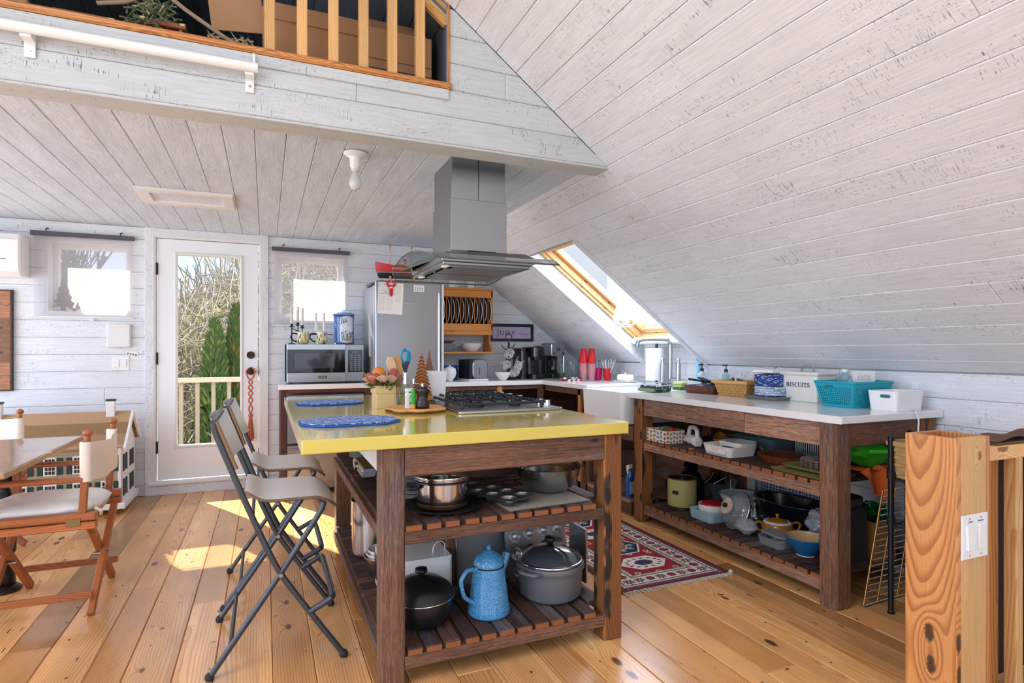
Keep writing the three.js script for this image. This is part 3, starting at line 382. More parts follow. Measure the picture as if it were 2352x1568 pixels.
// ---------------------------------------------------------------- bar stools
{ const t = thing('folding_bar_stool', 'nearest folding bar stool with silver seat and grey tube frame', 'stool', [0, 0, 0], 0, 'folding stools at the island');
  const silver = std(0xe6e4e4, 0.36, 0.1), zs = [-2.375, -2.875];
  for (const z of zs) { part(t, 'back_leg', M.tube, tube([[-0.19, 0.012, z - 0.02], [0.05, 0.362, z], [0.195, 0.585, z + 0.005], [0.21, 0.625, z + 0.01]], 0.011, 24, 10)); part(t, 'front_leg', M.tube, tube([[0.285, 0.012, z], [0.055, 0.36, z], [-0.05, 0.60, z], [-0.165, 0.90, z], [-0.178, 0.95, z]], 0.011, 24, 10));
    part(t, 'foot', M.rubber, sph(0.017, -0.19, 0.013, z - 0.02)); part(t, 'foot', M.rubber, sph(0.017, 0.285, 0.013, z)); part(t, 'pivot', M.steel, cyl(0.008, 0.008, 0.034, 0.053, 0.362, z, 10, PI / 2)); }
  part(t, 'top_bar', M.tube, rod([-0.178, 0.95, zs[0]], [-0.178, 0.95, zs[1]], 0.011)); part(t, 'seat_bar', M.tube, rod([0.205, 0.60, zs[0] + 0.01], [0.205, 0.60, zs[1] - 0.01], 0.009), rod([-0.045, 0.592, zs[0]], [-0.045, 0.592, zs[1]], 0.007));
  part(t, 'footrest', M.tube, tube([[0.155, 0.2, zs[0]], [0.225, 0.235, zs[0]], [0.245, 0.245, zs[0] - 0.03], [0.245, 0.245, zs[1] + 0.03], [0.225, 0.235, zs[1]], [0.155, 0.2, zs[1]]], 0.0125, 40, 10)); part(t, 'lower_bar', M.tube, rod([-0.12, 0.12, zs[0] - 0.015], [-0.12, 0.12, zs[1] - 0.015], 0.008));
  const prof = (u) => { const x = mix(-0.075, 0.265, u); return [x, 0.638 + 0.035 * Math.exp(-((u / 0.14) ** 2)) - 0.05 * Math.pow(clamp((u - 0.72) / 0.28), 2.2)]; };
  const st = (dy, fl) => sheet(1, 1, 28, 8, (u, v) => { if (fl) v = 1 - v; const [x, y] = prof(u), e = 0.2 - 0.035 * Math.pow(Math.abs(u - 0.5) * 2, 6); return [x, y + dy, -2.625 + (0.5 - v) * 2 * e]; });
  part(t, 'seat', silver, st(0.0, false), st(-0.012, true)); part(t, 'seat_edge', std(0x7a6450, 0.6), tube(Array.from({ length: 41 }, (_, i) => { const u = clamp(i / 40), [x, y] = prof(u); return [x, y - 0.006, -2.625 + 0.2 - 0.035 * Math.pow(Math.abs(u - 0.5) * 2, 6)]; }), 0.006, 60, 6), tube(Array.from({ length: 41 }, (_, i) => { const u = clamp(i / 40), [x, y] = prof(u); return [x, y - 0.006, -2.625 - 0.2 + 0.035 * Math.pow(Math.abs(u - 0.5) * 2, 6)]; }), 0.006, 60, 6));
  const bk = (d, fl) => sheet(1, 1, 16, 10, (u, v) => { if (fl) u = 1 - u; const z = -2.625 + (u - 0.5) * 0.5, s = v, y = 0.775 + s * 0.185, x = -0.108 - 0.07 * s - 0.03 * (1 - ((z + 2.625) / 0.25) ** 2) + d; return [x, y, z]; });
  part(t, 'backrest', silver, bk(0.016, false), bk(0.002, true)); for (const z of zs) part(t, 'backrest_edge', std(0x8c7050, 0.6), rod([-0.1, 0.775, z], [-0.168, 0.955, z], 0.007));
  settle(t); const p = t.position; copyOf(t, 'farther folding bar stool with silver seat behind the nearest one', [p.x + 0.01, p.y, p.z - 0.615]); }
// ---------------------------------------------------------------- table and director's chairs
function directorChair(label) {
  const t = thing('director_chair', label, 'chair', [0, 0, 0], 0, "director's chairs at the table"), N = -3.2, Fz = -3.68, k = M.teak;
  for (const z of [N, Fz]) {
    const s = z === N ? 1 : -1; part(t, 'seat_rail', k, bx(0.50, 0.035, 0.042, -0.965, 0.458, z, { c: 0.004 })); part(t, 'leg_rail', k, bx(0.50, 0.034, 0.042, -0.965, 0.418, z, { c: 0.004 }));
    part(t, 'back_post', k, bar([-0.77, 0.47, z], [-0.752, 0.80, z], 0.03, 0.024, { x: [1, 0, 0] }), cyl(0.012, 0.012, 0.03, -0.751, 0.812, z, 12), sph(0.02, -0.75, 0.838, z, [1, 0.85, 1])); part(t, 'arm', k, bx(0.46, 0.022, 0.05, -0.99, 0.628, z, { c: 0.006 })); part(t, 'arm_post', k, bx(0.035, 0.16, 0.026, -1.16, 0.54, z));
    for (const x of [-0.80, -1.10]) part(t, 'hinge', std(0x8a7146, 0.45, 0.7), bx(0.055, 0.036, 0.003, x, 0.437, z + s * 0.022)); part(t, 'stretcher', k, bx(0.40, 0.03, 0.022, -0.93, 0.10, z - s * -0.005, { c: 0.003 }));
  }
  for (const x of [-0.735, -1.13]) { const o = x < -1 ? 0.022 : -0.022; part(t, 'leg', k, bar([x, 0.012, N + 0.02], [x, 0.41, Fz + 0.05], 0.028, 0.034, { x: [1, 0, 0] })); part(t, 'leg', k, bar([x + o, 0.012, Fz - 0.01], [x + o, 0.41, N - 0.05], 0.028, 0.034, { x: [1, 0, 0] })); part(t, 'pivot_bolt', M.steel, cyl(0.007, 0.007, 0.07, x + o / 2, 0.215, -3.43, 8, 0, 0, PI / 2)); }
  part(t, 'brace', M.brass, bar([-0.757, 0.38, N - 0.06], [-0.757, 0.30, N - 0.17], 0.003, 0.014));
  part(t, 'back_sling', M.canvas, sheet(1, 1, 20, 8, (u, v) => { const z = mix(N, Fz, u), sag = 0.035 * Math.sin(PI * u); return [-0.738 + sag + 0.012 * Math.sin(u * 9 + v * 5) * Math.sin(PI * u), 0.62 + v * 0.175 - 0.012 * Math.sin(PI * u), z]; }), sheet(1, 1, 20, 8, (u, v) => { const z = mix(Fz, N, u), sag = 0.035 * Math.sin(PI * u); return [-0.741 + sag + 0.012 * Math.sin((1 - u) * 9 + v * 5) * Math.sin(PI * u), 0.62 + v * 0.175 - 0.012 * Math.sin(PI * u), z]; }), cyl(0.024, 0.024, 0.18, -0.757, 0.708, N, 14), cyl(0.024, 0.024, 0.18, -0.757, 0.708, Fz, 14));
  part(t, 'seat_sling', M.canvas, sheet(1, 1, 4, 16, (u, v) => [mix(-1.2, -0.75, u), 0.47 - 0.04 * Math.sin(PI * v), mix(N, Fz, v)]), sheet(1, 1, 4, 16, (u, v) => [mix(-0.75, -1.2, u), 0.467 - 0.04 * Math.sin(PI * v), mix(N, Fz, v)]));
  const cu = part(t, 'cushion', std(0xf0ede8, 0.9), sheet(1, 1, 40, 24, (u, v) => { const a = u * 2 * PI, b = (v - 0.5) * PI, e = (c, p) => Math.sign(c) * Math.pow(Math.abs(c), p), X = 0.235 * e(Math.cos(a), 0.5) * Math.pow(Math.cos(b), 0.45), Z = 0.215 * e(Math.sin(a), 0.5) * Math.pow(Math.cos(b), 0.45), w = 0.006 * Math.sin(X * 60 + Z * 34) * (vn(X * 20 + 5, Z * 20) - 0.2); return [-0.965 + X, 0.487 + 0.034 * Math.sin(b) + w - 0.02 * (1 - (Z / 0.22) ** 2) * 0.6, -3.44 - Z]; }));
  part(cu, 'tie', M.canvas, tube([[-0.74, 0.475, -3.28], [-0.715, 0.46, -3.27], [-0.72, 0.44, -3.29]], 0.008, 12, 6));
  return settle(t);
}
const dc = directorChair("wooden director's chair with cream canvas back nearest the dollhouse"); { const p = dc.position; copyOf(dc, "cream director's chair behind the table corner at left edge", [-1.68, 0, -4.35], 1.35); }
{ const t = thing('dining_table', 'light wooden table with black turned pedestal at the left edge', 'table', [-1.36, 0, -3.38], 0);
  part(t, 'tabletop', std(0xcba88e, 0.28, 0, { map: TX.washCeil, clearcoat: 0.5 }), bx(0.84, 0.028, 1.05, 0, 0.726, 0, { g: 2 })); part(t, 'top_edge', M.cork, bx(0.846, 0.012, 1.056, 0, 0.722, 0)); 
  part(t, 'pedestal', M.black, lathe([[0, 0.03], [0.05, 0.03], [0.045, 0.10], [0.022, 0.13], [0.03, 0.16], [0.05, 0.20], [0.052, 0.28], [0.03, 0.33], [0.022, 0.36], [0.04, 0.4], [0.045, 0.46], [0.03, 0.50], [0.022, 0.53], [0.045, 0.56], [0.045, 0.71], [0, 0.71]], 24, 0.14, 0, -0.32)); 
  part(t, 'foot', M.black, lathe([[0, 0], [0.07, 0], [0.075, 0.012], [0.05, 0.03], [0.04, 0.05], [0, 0.05]], 24, 0.14, 0, -0.32)); part(t, 'pedestal', M.black, lathe([[0, 0], [0.07, 0], [0.075, 0.012], [0.04, 0.04], [0.045, 0.10], [0.022, 0.13], [0.05, 0.20], [0.052, 0.28], [0.022, 0.36], [0.045, 0.46], [0.022, 0.53], [0.045, 0.56], [0.045, 0.71], [0, 0.71]], 24, -0.14, 0, 0.32)); part(t, 'stretcher', M.paint, bx(0.1, 0.03, 0.6, 0, 0.17, 0, { ry: 0.4 })); }
// ---------------------------------------------------------------- small builders
const ORD = ['first', 'second', 'third', 'fourth', 'fifth', 'sixth', 'seventh', 'eighth', 'ninth', 'tenth', 'eleventh', 'twelfth'];
const print = (w, h, tex, x = 0, y = 0, z = 0, o = {}) => at(new THREE.PlaneGeometry(w, h), x, y, z, o.rx, o.ry, o.rz);
const inked = (W, H, draw, o = {}) => std(0xffffff, o.rough ?? 0.5, 0, { map: canvasTex(W, H, draw), ...(o.alpha ? { transparent: true } : {}) });
const mugG = (r, h) => vessel([[r * 0.8, 0], [r * 0.97, h * 0.12], [r, h * 0.5], [r, h]], 0.004, 24), earG = (r, h, a = 0) => at(new THREE.TorusGeometry(h * 0.3, 0.0055, 8, 20, PI * 1.15), r * 0.97, h * 0.5, 0, 0, 0, -PI * 0.57).rotateY(a);
const bowlG = (r, h, foot = 0.4, t = 0.004) => vessel([[r * foot, 0], [r * foot * 1.05, h * 0.06], [r * 0.72, h * 0.35], [r * 0.93, h * 0.72], [r, h]], t, 32);
const plateG = (r, h = 0.022) => vessel([[r * 0.58, 0], [r * 0.64, h * 0.25], [r, h]], 0.004, 36);
const glassG = (r1, r2, h) => lathe([[0, 0], [r1, 0], [r2, h], [r2 - 0.0025, h], [r1 - 0.003, 0.008], [0, 0.008]], 22);
// ---------------------------------------------------------------- roller shades and sill trees
[[-1.687, -1.0, 1.482, 2.155, 'grey see-through roller shade over the window left of the door'], [0.05, 0.728, 1.445, 2.149, 'grey see-through roller shade over the window beside the refrigerator']].forEach(([x0, x1, y0, y1, label], i) => {
  const t = thing('roller_shade', label, 'shade', [0, 0, 0], 0, 'roller shades'), xc = (x0 + x1) / 2, w = x1 - x0, z = BW + 0.022;
  part(t, 'headrail', std(0x55505c, 0.5), bx(w, 0.034, 0.035, xc, y1 - 0.017, z + 0.004));
  part(t, 'fabric', std(0xf0eef2, 0.5, 0, { transmission: 0.8, thickness: 0, specularIntensity: 0.1 }), at(new THREE.PlaneGeometry(w - 0.035, y1 - y0 - 0.03), xc, (y0 + y1) / 2 - 0.012, z));
  part(t, 'bottom_bar', M.white, bx(w - 0.01, 0.014, 0.012, xc, y0, z)); part(t, 'pull', M.white, bx(0.032, 0.022, 0.01, xc + 0.05, y0 - 0.017, z));
  for (const s of [-1, 1]) part(t, 'hook', M.bronze, tube([[xc + s * w * 0.36, y1 + 0.004, z], [xc + s * w * 0.36, y1 + 0.022, z + 0.004], [xc + s * w * 0.36 + 0.014, y1 + 0.026, z - 0.01]], 0.004, 10, 6));
});
{ const treeG = (h, w) => { const p = [[-w * 0.1, 0], [-w * 0.1, h * 0.12]]; for (let i = 0; i < 5; i++) { const a = 1 - i / 5; p.push([-w * 0.5 * a, h * (0.12 + i * 0.17)], [-w * 0.26 * a, h * (0.17 + i * 0.17)]); } p.push([0, h]); return poly([...p, ...[...p].slice(0, -1).reverse().map(([x, y]) => [-x, y])], 0.012, 0.002); };
  [[-1.50, 0.30, 0.17, 'tallest dark tree cutout on the sill, beside the window frame'], [-1.43, 0.15, 0.12, 'middle-sized tree cutout on the left window sill'], [-1.255, 0.055, 0.06, 'smallest tree cutout at the middle of the sill'], [-1.09, 0.11, 0.10, 'tree cutout at the right end of the sill']].forEach(([x, h, w, label], i) => settle(solo('sill_tree', label, 'ornament', M.dark, [0, 0, 0], 0, at(treeG(h, w), x, 1.531, BW - 0.055 - i * 0.008))));
}
// ---------------------------------------------------------------- wall fittings at the left
{ const t = thing('air_conditioner', 'white wall-mounted air conditioner cut off by the left edge', 'air conditioner'), w = 0.85, xc = -1.70 - w / 2;
  part(t, 'housing', M.gloss, at(grain(poly([[0, 0], [0.13, -0.005], [0.185, 0.03], [0.2, 0.09], [0.2, 0.27], [0.175, 0.315], [0, 0.32]], w, 0.012), 2), xc, 1.78, BW + 0.002, 0, -PI / 2, 0)); part(t, 'outlet_slot', M.black, bx(w * 0.7, 0.035, 0.02, xc - 0.08, 1.812, BW + 0.176, { rx: 0.6 })); part(t, 'louver', M.white, bx(w * 0.7, 0.006, 0.05, xc - 0.08, 1.795, BW + 0.18, { rx: 0.5 })); part(t, 'seam', std(0xc9cbcb, 0.4), bx(w - 0.05, 0.003, 0.004, xc, 2.05, BW + 0.203)); part(t, 'badge', std(0x6d7680, 0.4), bx(0.03, 0.005, 0.002, -1.80, 1.90, BW + 0.204)); }
{ const t = thing('framed_picture', 'gold wooden picture frame cut off by the left edge', 'picture'); part(t, 'frame', std(0xffe6b8, 0.45, 0, { map: TX.brown }), at(poly(rectPts(0.62, 0.767), 0.03, 0.006, [rectPts(0.46, 0.607).reverse()]), -2.118, 1.2945, BW + 0.02)); part(t, 'outer_edge', M.black, at(poly(rectPts(0.636, 0.78), 0.026, 0.002, [rectPts(0.618, 0.762).reverse()]), -2.118, 1.2945, BW + 0.016)); part(t, 'mat', M.canvas, bx(0.47, 0.62, 0.006, -2.118, 1.2945, BW + 0.012)); }
settle(solo('junction_box', 'square white plastic box on the wall below the left shade', 'box', M.white, [0, 0, 0], 0, rbx(0.164, 0.196, 0.035, 0.016, -1.108, 1.338, BW + 0.0185, { c: 0.008 }), cyl(0.006, 0.006, 0.01, -1.024, 1.34, BW + 0.02, 8, 0, 0, PI / 2)));
function switchPlate(t, w, h, x, y, z) { part(t, 'plate', M.gloss, bx(w, h, 0.006, x, y, z + 0.003, { c: 0.002 })); for (const s of [-1, 1]) { part(t, 'rocker_frame', M.white, bx(w * 0.3, h * 0.6, 0.002, x + s * w * 0.22, y, z + 0.007, { c: 0 })); part(t, 'rocker', M.gloss, bx(w * 0.26, h * 0.56, 0.006, x + s * w * 0.22, y, z + 0.009, { c: 0.001, rx: s * 0.03 })); for (const q of [-1, 1]) part(t, 'screw', M.steel, cyl(0.0025, 0.0025, 0.002, x + s * w * 0.22, y + q * h * 0.42, z + 0.0065, 8, PI / 2)); } }
{ const t = thing('light_switch', 'double rocker light switch on the wall left of the door', 'switch'); switchPlate(t, 0.12, 0.116, -1.10, 1.111, BW); }
settle(solo('label_sheet', 'tilted white sheet of four icons taped above the wall switch', 'label', inked(128, 64, (c) => { c.fillStyle = '#f4f4f2'; c.fillRect(0, 0, 128, 64); c.fillStyle = '#555'; for (let i = 0; i < 4; i++) { c.beginPath(); c.arc(20 + i * 29, 32, 11, 0, 7); c.fill(); c.fillRect(10 + i * 29, 48, 20, 6); } }), [0, 0, 0], 0, at(new THREE.BoxGeometry(0.085, 0.036, 0.001), -1.02, 1.186, BW + 0.002, 0, 0, -0.22)));
{ const t = thing('door_tassel', 'coral macrame tassel hanging from the door knob', 'tassel'), cm = std(0xc46a4e, 0.9), x = -0.122, z = BW + 0.07; const g = []; for (const s of [-1, 1]) g.push(tube([[x + s * 0.012, 1.06, z - 0.02], [x + s * 0.035, 1.035, z], [x + s * 0.022, 0.98, z], [x - s * 0.016, 0.94, z], [x + s * 0.018, 0.89, z], [x - s * 0.016, 0.84, z], [x + s * 0.016, 0.78, z], [x - s * 0.014, 0.71, z], [x, 0.65, z]], 0.0065, 60, 6)); part(t, 'cord', cm, g); part(t, 'bead', cm, sph(0.02, x, 0.645, z)); const f = []; for (let i = 0; i < 26; i++) { const a = i * 2.4, r = 0.022 * Math.sqrt(i / 26); f.push(rod([x + r * 0.5 * Math.cos(a), 0.635, z + r * 0.5 * Math.sin(a)], [x + r * 1.5 * Math.cos(a), 0.43 + rr(-0.015, 0.015), z + r * 1.2 * Math.sin(a)], 0.003, 5)); } part(t, 'fringe', cm, f).userData.kind = 'stuff'; }
// ---------------------------------------------------------------- dollhouse
{ const t = thing('dollhouse', 'large beige clapboard dollhouse with brown shingle roof on casters', 'dollhouse'), x0 = -2.25, x1 = -0.985, zf = -5.09, zb = -5.56, y0 = 0.075, ye = 0.51, yr = 0.735, zm = (zf + zb) / 2, W = x1 - x0, xc = (x0 + x1) / 2; const cb = std(0xb3a283, 0.7), wt = std(0xeceae4, 0.5), sh = std(0x1d3b3c, 0.6), rf = [0xa98563, 0x96744f, 0xb8926e].map((c) => std(c, 0.85));
  part(t, 'base', wt, bx(W + 0.05, 0.04, 0.53, xc, 0.065, zm)); for (const x of [x0 + 0.05, x1 - 0.05]) for (const z of [zf - 0.03, zb + 0.03]) part(t, 'caster', M.brass, cyl(0.022, 0.022, 0.018, x, 0.022, z, 14, 0, 0, PI / 2));
  part(t, 'wall', wt, bx(0.02, ye - y0, 0.47, x1 - 0.01, (y0 + ye) / 2, zm), bx(0.02, ye - y0, 0.47, x0 + 0.01, (y0 + ye) / 2, zm), at(poly([[-0.235, ye], [0.235, ye], [0, yr - 0.02]], 0.02), x1 - 0.01, 0, zm, 0, PI / 2), bx(W, ye - y0, 0.015, xc, (y0 + ye) / 2, zf - 0.012));
  for (let i = 0, y = y0; y < ye - 0.005; i++, y += 0.0215) part(t, 'clapboard', cb, bx(W - 0.03, 0.021, 0.006, xc, y + 0.0107, zf + 0.001, { rx: 0.08, c: 0.001 }));
  part(t, 'corner_board', wt, bx(0.02, ye - y0, 0.012, x1 - 0.012, (y0 + ye) / 2, zf + 0.004)); part(t, 'eave', wt, bx(W + 0.06, 0.02, 0.03, xc, ye, zf + 0.02));
  const L = Math.hypot(0.29, yr - ye + 0.03); for (const s of [1, -1]) for (let r = 0; r < 15; r++) part(t, 'shingle_course', rf[(r * 2 + (r % 5)) % 3], bx(W + 0.07, L / 15 + 0.008, 0.007, xc, mix(ye - 0.005, yr, (r + 0.5) / 15) + 0.004, zm + s * mix(0.275, 0.0, (r + 0.5) / 15), { rx: -s * (PI / 2 - Math.atan2(yr - ye, 0.275)) + s * 0.34, c: 0.001 }));
  for (const s of [1, -1]) part(t, 'rake_board', wt, bar([x1 + 0.03, ye - 0.02, zm + s * 0.29], [x1 + 0.03, yr + 0.005, zm], 0.018, 0.03, { x: [1, 0, 0] }));
  for (const x of [x1 - 0.11, x1 - 0.80]) { part(t, 'chimney', wt, bx(0.055, 0.15, 0.05, x, yr + 0.02, zm + 0.02)); part(t, 'chimney_cap', M.black, bx(0.062, 0.014, 0.058, x, yr + 0.10, zm + 0.02)); }
  const win = (x, y, w, h) => { part(t, 'window_surround', wt, bx(w + 0.016, h + 0.016, 0.008, x, y, zf + 0.006)); for (let i = 0; i < 3; i++) for (let j = 0; j < 4; j++) part(t, 'pane', M.bronze, bx(w / 3 - 0.006, h / 4 - 0.006, 0.003, x + (i - 1) * w / 3, y + (j - 1.5) * h / 4, zf + 0.011, { c: 0 })); for (const s of [-1, 1]) part(t, 'shutter', sh, bx(0.034, h + 0.004, 0.008, x + s * (w / 2 + 0.026), y, zf + 0.007)); };
  for (const x of [-1.075, -1.245, -1.415, -1.585, -1.755]) { win(x, 0.385, 0.062, 0.115); win(x, 0.185, 0.062, 0.13); }
  for (const y of [0.375, 0.19]) for (const z of [zf - 0.1, zf - 0.33]) { part(t, 'gable_window', M.bronze, bx(0.004, 0.12, 0.07, x1 + 0.003, y, z)); part(t, 'shutter', sh, bx(0.008, 0.125, 0.022, x1 + 0.004, y, z + 0.05), ); part(t, 'shutter', sh, bx(0.008, 0.125, 0.022, x1 + 0.004, y, z - 0.05)); } }
// ---------------------------------------------------------------- ceiling fittings
{ const t = thing('bulb_holder', 'bare bulb in a white porcelain holder on the ceiling', 'light', [0.43, CEIL, -3.09]); part(t, 'holder', M.gloss, lathe([[0, 0], [0.062, 0], [0.06, -0.012], [0.045, -0.022], [0.03, -0.03], [0.028, -0.075], [0.022, -0.078], [0.022, -0.095], [0, -0.095]].reverse(), 28)); part(t, 'bulb', std(0xe9e9e6, 0.25, 0, { transmission: 0.3, thickness: 0 }), lathe([[0.013, -0.09], [0.015, -0.11], [0.03, -0.145], [0.032, -0.165], [0.022, -0.188], [0, -0.196]].reverse(), 22)); part(t, 'tip', M.brass, sph(0.004, 0, -0.2, 0)); }
{ const t = thing('ceiling_vent', 'white slotted vent cover on the plank ceiling', 'vent', [-0.48, CEIL, -4.43]); part(t, 'frame', M.white, poly(rectPts(0.56, 0.41), 0.022, 0.004, [rectPts(0.42, 0.24).reverse()]).rotateX(PI / 2).translate(0, -0.011, 0)); for (let i = 0; i < 9; i++) part(t, 'slat', M.paint, bx(0.42, 0.004, 0.03, 0, -0.006, -0.108 + i * 0.027, { rx: 0.5 })); }
// ---------------------------------------------------------------- on the microwave and around the refrigerator
{ const t = thing('microwave', 'steel microwave with black glass door on the left counter', 'microwave'); const w = 0.635, xc = 0.4785, z = -5.2; part(t, 'body', M.steelB, bx(w, 0.325, 0.38, xc, 1.1075, z - 0.19, { c: 0.006 })); for (const [x, q] of [[0.2, -5.24], [0.76, -5.24], [0.2, -5.55], [0.76, -5.55]]) part(t, 'foot', M.black, cyl(0.012, 0.012, 0.012, x, 0.939, q, 10)); part(t, 'door_glass', std(0x0b0c0f, 0.06), bx(0.47, 0.195, 0.008, xc - 0.078, 1.125, z + 0.004)); part(t, 'viewing_window', std(0x3a3f44, 0.08), bx(0.32, 0.13, 0.003, xc - 0.09, 1.128, z + 0.0095)); part(t, 'door_trim', M.steel, bx(0.47, 0.048, 0.01, xc - 0.078, 1.246, z + 0.005), bx(0.47, 0.08, 0.01, xc - 0.078, 0.987, z + 0.005));
  const cp = part(t, 'control_panel', inked(256, 400, (c) => { c.fillStyle = '#0c0d10'; c.fillRect(0, 0, 256, 400); c.fillStyle = '#2e4a44'; c.fillRect(70, 20, 116, 40); c.fillStyle = '#8d9299'; for (let r = 0; r < 8; r++) for (let k = 0; k < 3; k++) { c.fillRect(34 + k * 70, 90 + r * 38, 46, 7); c.fillRect(40 + k * 70, 101 + r * 38, 34, 5); } }, { rough: 0.12 }), at(new THREE.BoxGeometry(0.125, 0.195, 0.008), xc + 0.243, 1.125, z + 0.004)); part(t, 'badge', inked(128, 40, (c) => { c.fillStyle = '#1b1b1b'; c.fillRect(0, 0, 128, 40); c.fillStyle = '#e6e2d8'; c.font = 'bold 28px serif'; c.textAlign = 'center'; c.fillText('VIKING', 64, 30); }), at(new THREE.BoxGeometry(0.07, 0.02, 0.003), xc - 0.03, 0.99, z + 0.012)); }
const mwTop = 1.27;
{ const t = thing('candelabra', 'black iron candelabra with five white candles on the microwave', 'candelabra'), g = []; part(t, 'base', M.iron, lathe([[0, 0], [0.035, 0], [0.035, 0.006], [0.01, 0.012], [0, 0.012]], 18, 0.21, mwTop, -5.42)); part(t, 'stem', M.iron, rod([0.21, mwTop, -5.42], [0.21, 1.43, -5.42], 0.005), rod([0.21, 1.41, -5.42], [0.325, 1.36, -5.44], 0.004), rod([0.325, 1.36, -5.44], [0.56, 1.36, -5.44], 0.004)); [[0.21, 1.43, 0.115], [0.262, 1.445, 0.135], [0.298, 1.42, 0.15], [0.415, 1.365, 0.165], [0.48, 1.365, 0.165]].forEach(([x, y, h], i) => { const z = -5.42 - (i % 2) * 0.03; part(t, 'candle_cup', M.iron, lathe([[0, -0.012], [0.02, -0.006], [0.02, -0.002], [0.011, 0], [0.011, 0.022], [0, 0.022]], 16, x, y, z)); if (i > 0) part(t, 'arm', M.iron, rod([x, y, z], [x, 1.36, -5.44], 0.004)); part(t, 'candle', std(0xf4f1e6, 0.5, 0, { transmission: 0.15, thickness: 0 }), cyl(0.0105, 0.012, h, x, y + 0.02 + h / 2, z, 14)); }); }
[[0.30, 'painted cream tankard with dark handle, nearest the candelabra base'], [0.455, 'painted cream tankard standing between candelabra and crock']].forEach(([x, label], i) => { const t = thing('painted_tankard', label, 'tankard', [x, mwTop, -5.36], 0, 'painted tankards'); part(t, 'cup', inked(256, 128, (c) => { c.fillStyle = '#e9dfb4'; c.fillRect(0, 0, 256, 128); const r = (a, b) => a + (b - a) * rnd(); for (let k = 0; k < 46; k++) { c.fillStyle = ['#2f3b25', '#c8a552', '#5a6b39', '#f4efdc', '#3a2f24'][k % 5]; c.beginPath(); c.ellipse(r(0, 256), r(20, 118), r(4, 13), r(3, 8), r(0, 3), 0, 7); c.fill(); } }, { rough: 0.2 }), vessel([[0.034, 0], [0.05, 0.02], [0.053, 0.05], [0.046, 0.085], [0.05, 0.105]], 0.004, 26)); part(t, 'rim', M.ceram, at(new THREE.TorusGeometry(0.049, 0.004, 6, 30), 0, 0.105, 0, PI / 2)); part(t, 'handle', M.iron, tube([[-0.045, 0.09, 0], [-0.085, 0.095, 0.01], [-0.1, 0.06, 0.012], [-0.075, 0.03, 0.008], [-0.05, 0.025, 0]], 0.006, 24, 8)); });
{ const t = thing('water_crock', 'blue stoneware ice water crock with tap on the microwave', 'crock', [0.648, mwTop, -5.39], 0.2), r = 0.088;
  part(t, 'jar', inked(1024, 512, (c) => { c.fillStyle = '#4f78b4'; c.fillRect(0, 0, 1024, 512); for (let k = 0; k < 900; k++) { const y = rnd() * 512; c.fillStyle = ['#2f5596', '#86a9d6', '#3b66a8', '#b9d0ea', '#1f3f7c'][k % 5]; c.globalAlpha = 0.5; c.beginPath(); c.ellipse(rnd() * 1024, y, 6 + rnd() * 20, 3 + rnd() * 5, 0.3, 0, 7); c.fill(); } c.globalAlpha = 1; c.fillStyle = '#cbdaec'; c.beginPath(); c.ellipse(256, 250, 120, 150, 0, 0, 7); c.fill(); for (let k = 0; k < 160; k++) { const a = rnd() * 6.3; c.fillStyle = '#e3ebf4'; c.beginPath(); c.ellipse(256 + Math.cos(a) * 110 * rnd(), 250 + Math.sin(a) * 140 * rnd(), 14, 4, -0.5, 0, 7); c.fill(); } c.fillStyle = '#1a2234'; c.save(); c.translate(256, 250); c.rotate(-0.08); c.textAlign = 'center'; c.font = 'bold 74px serif'; c.fillText('Ice', -46, -22); c.font = 'bold 70px serif'; c.fillText('Water', 16, 58); c.restore(); }, { rough: 0.18 }), new THREE.LatheGeometry([[0, 0], [r, 0], [r + 0.004, 0.02], [r, 0.04], [r, 0.22], [r + 0.004, 0.24], [r, 0.265], [0, 0.265]].map((p) => V2(...p)), 48, 0, 2 * PI).rotateY(-PI / 2)); part(t, 'lid', std(0x8fb0d8, 0.2), lathe([[0, 0.262], [r + 0.008, 0.262], [r + 0.01, 0.275], [r - 0.01, 0.29], [0.03, 0.297], [0.02, 0.312], [0, 0.314]], 40)); const tp = part(t, 'tap', M.brass, cyl(0.01, 0.012, 0.05, 0, 0.045, r + 0.02, 12, PI / 2), cyl(0.008, 0.01, 0.03, 0, 0.028, r + 0.04, 12)); part(tp, 'lever', M.brass, bx(0.03, 0.008, 0.01, 0, 0.065, r + 0.036)); }
const frTop = 1.783;
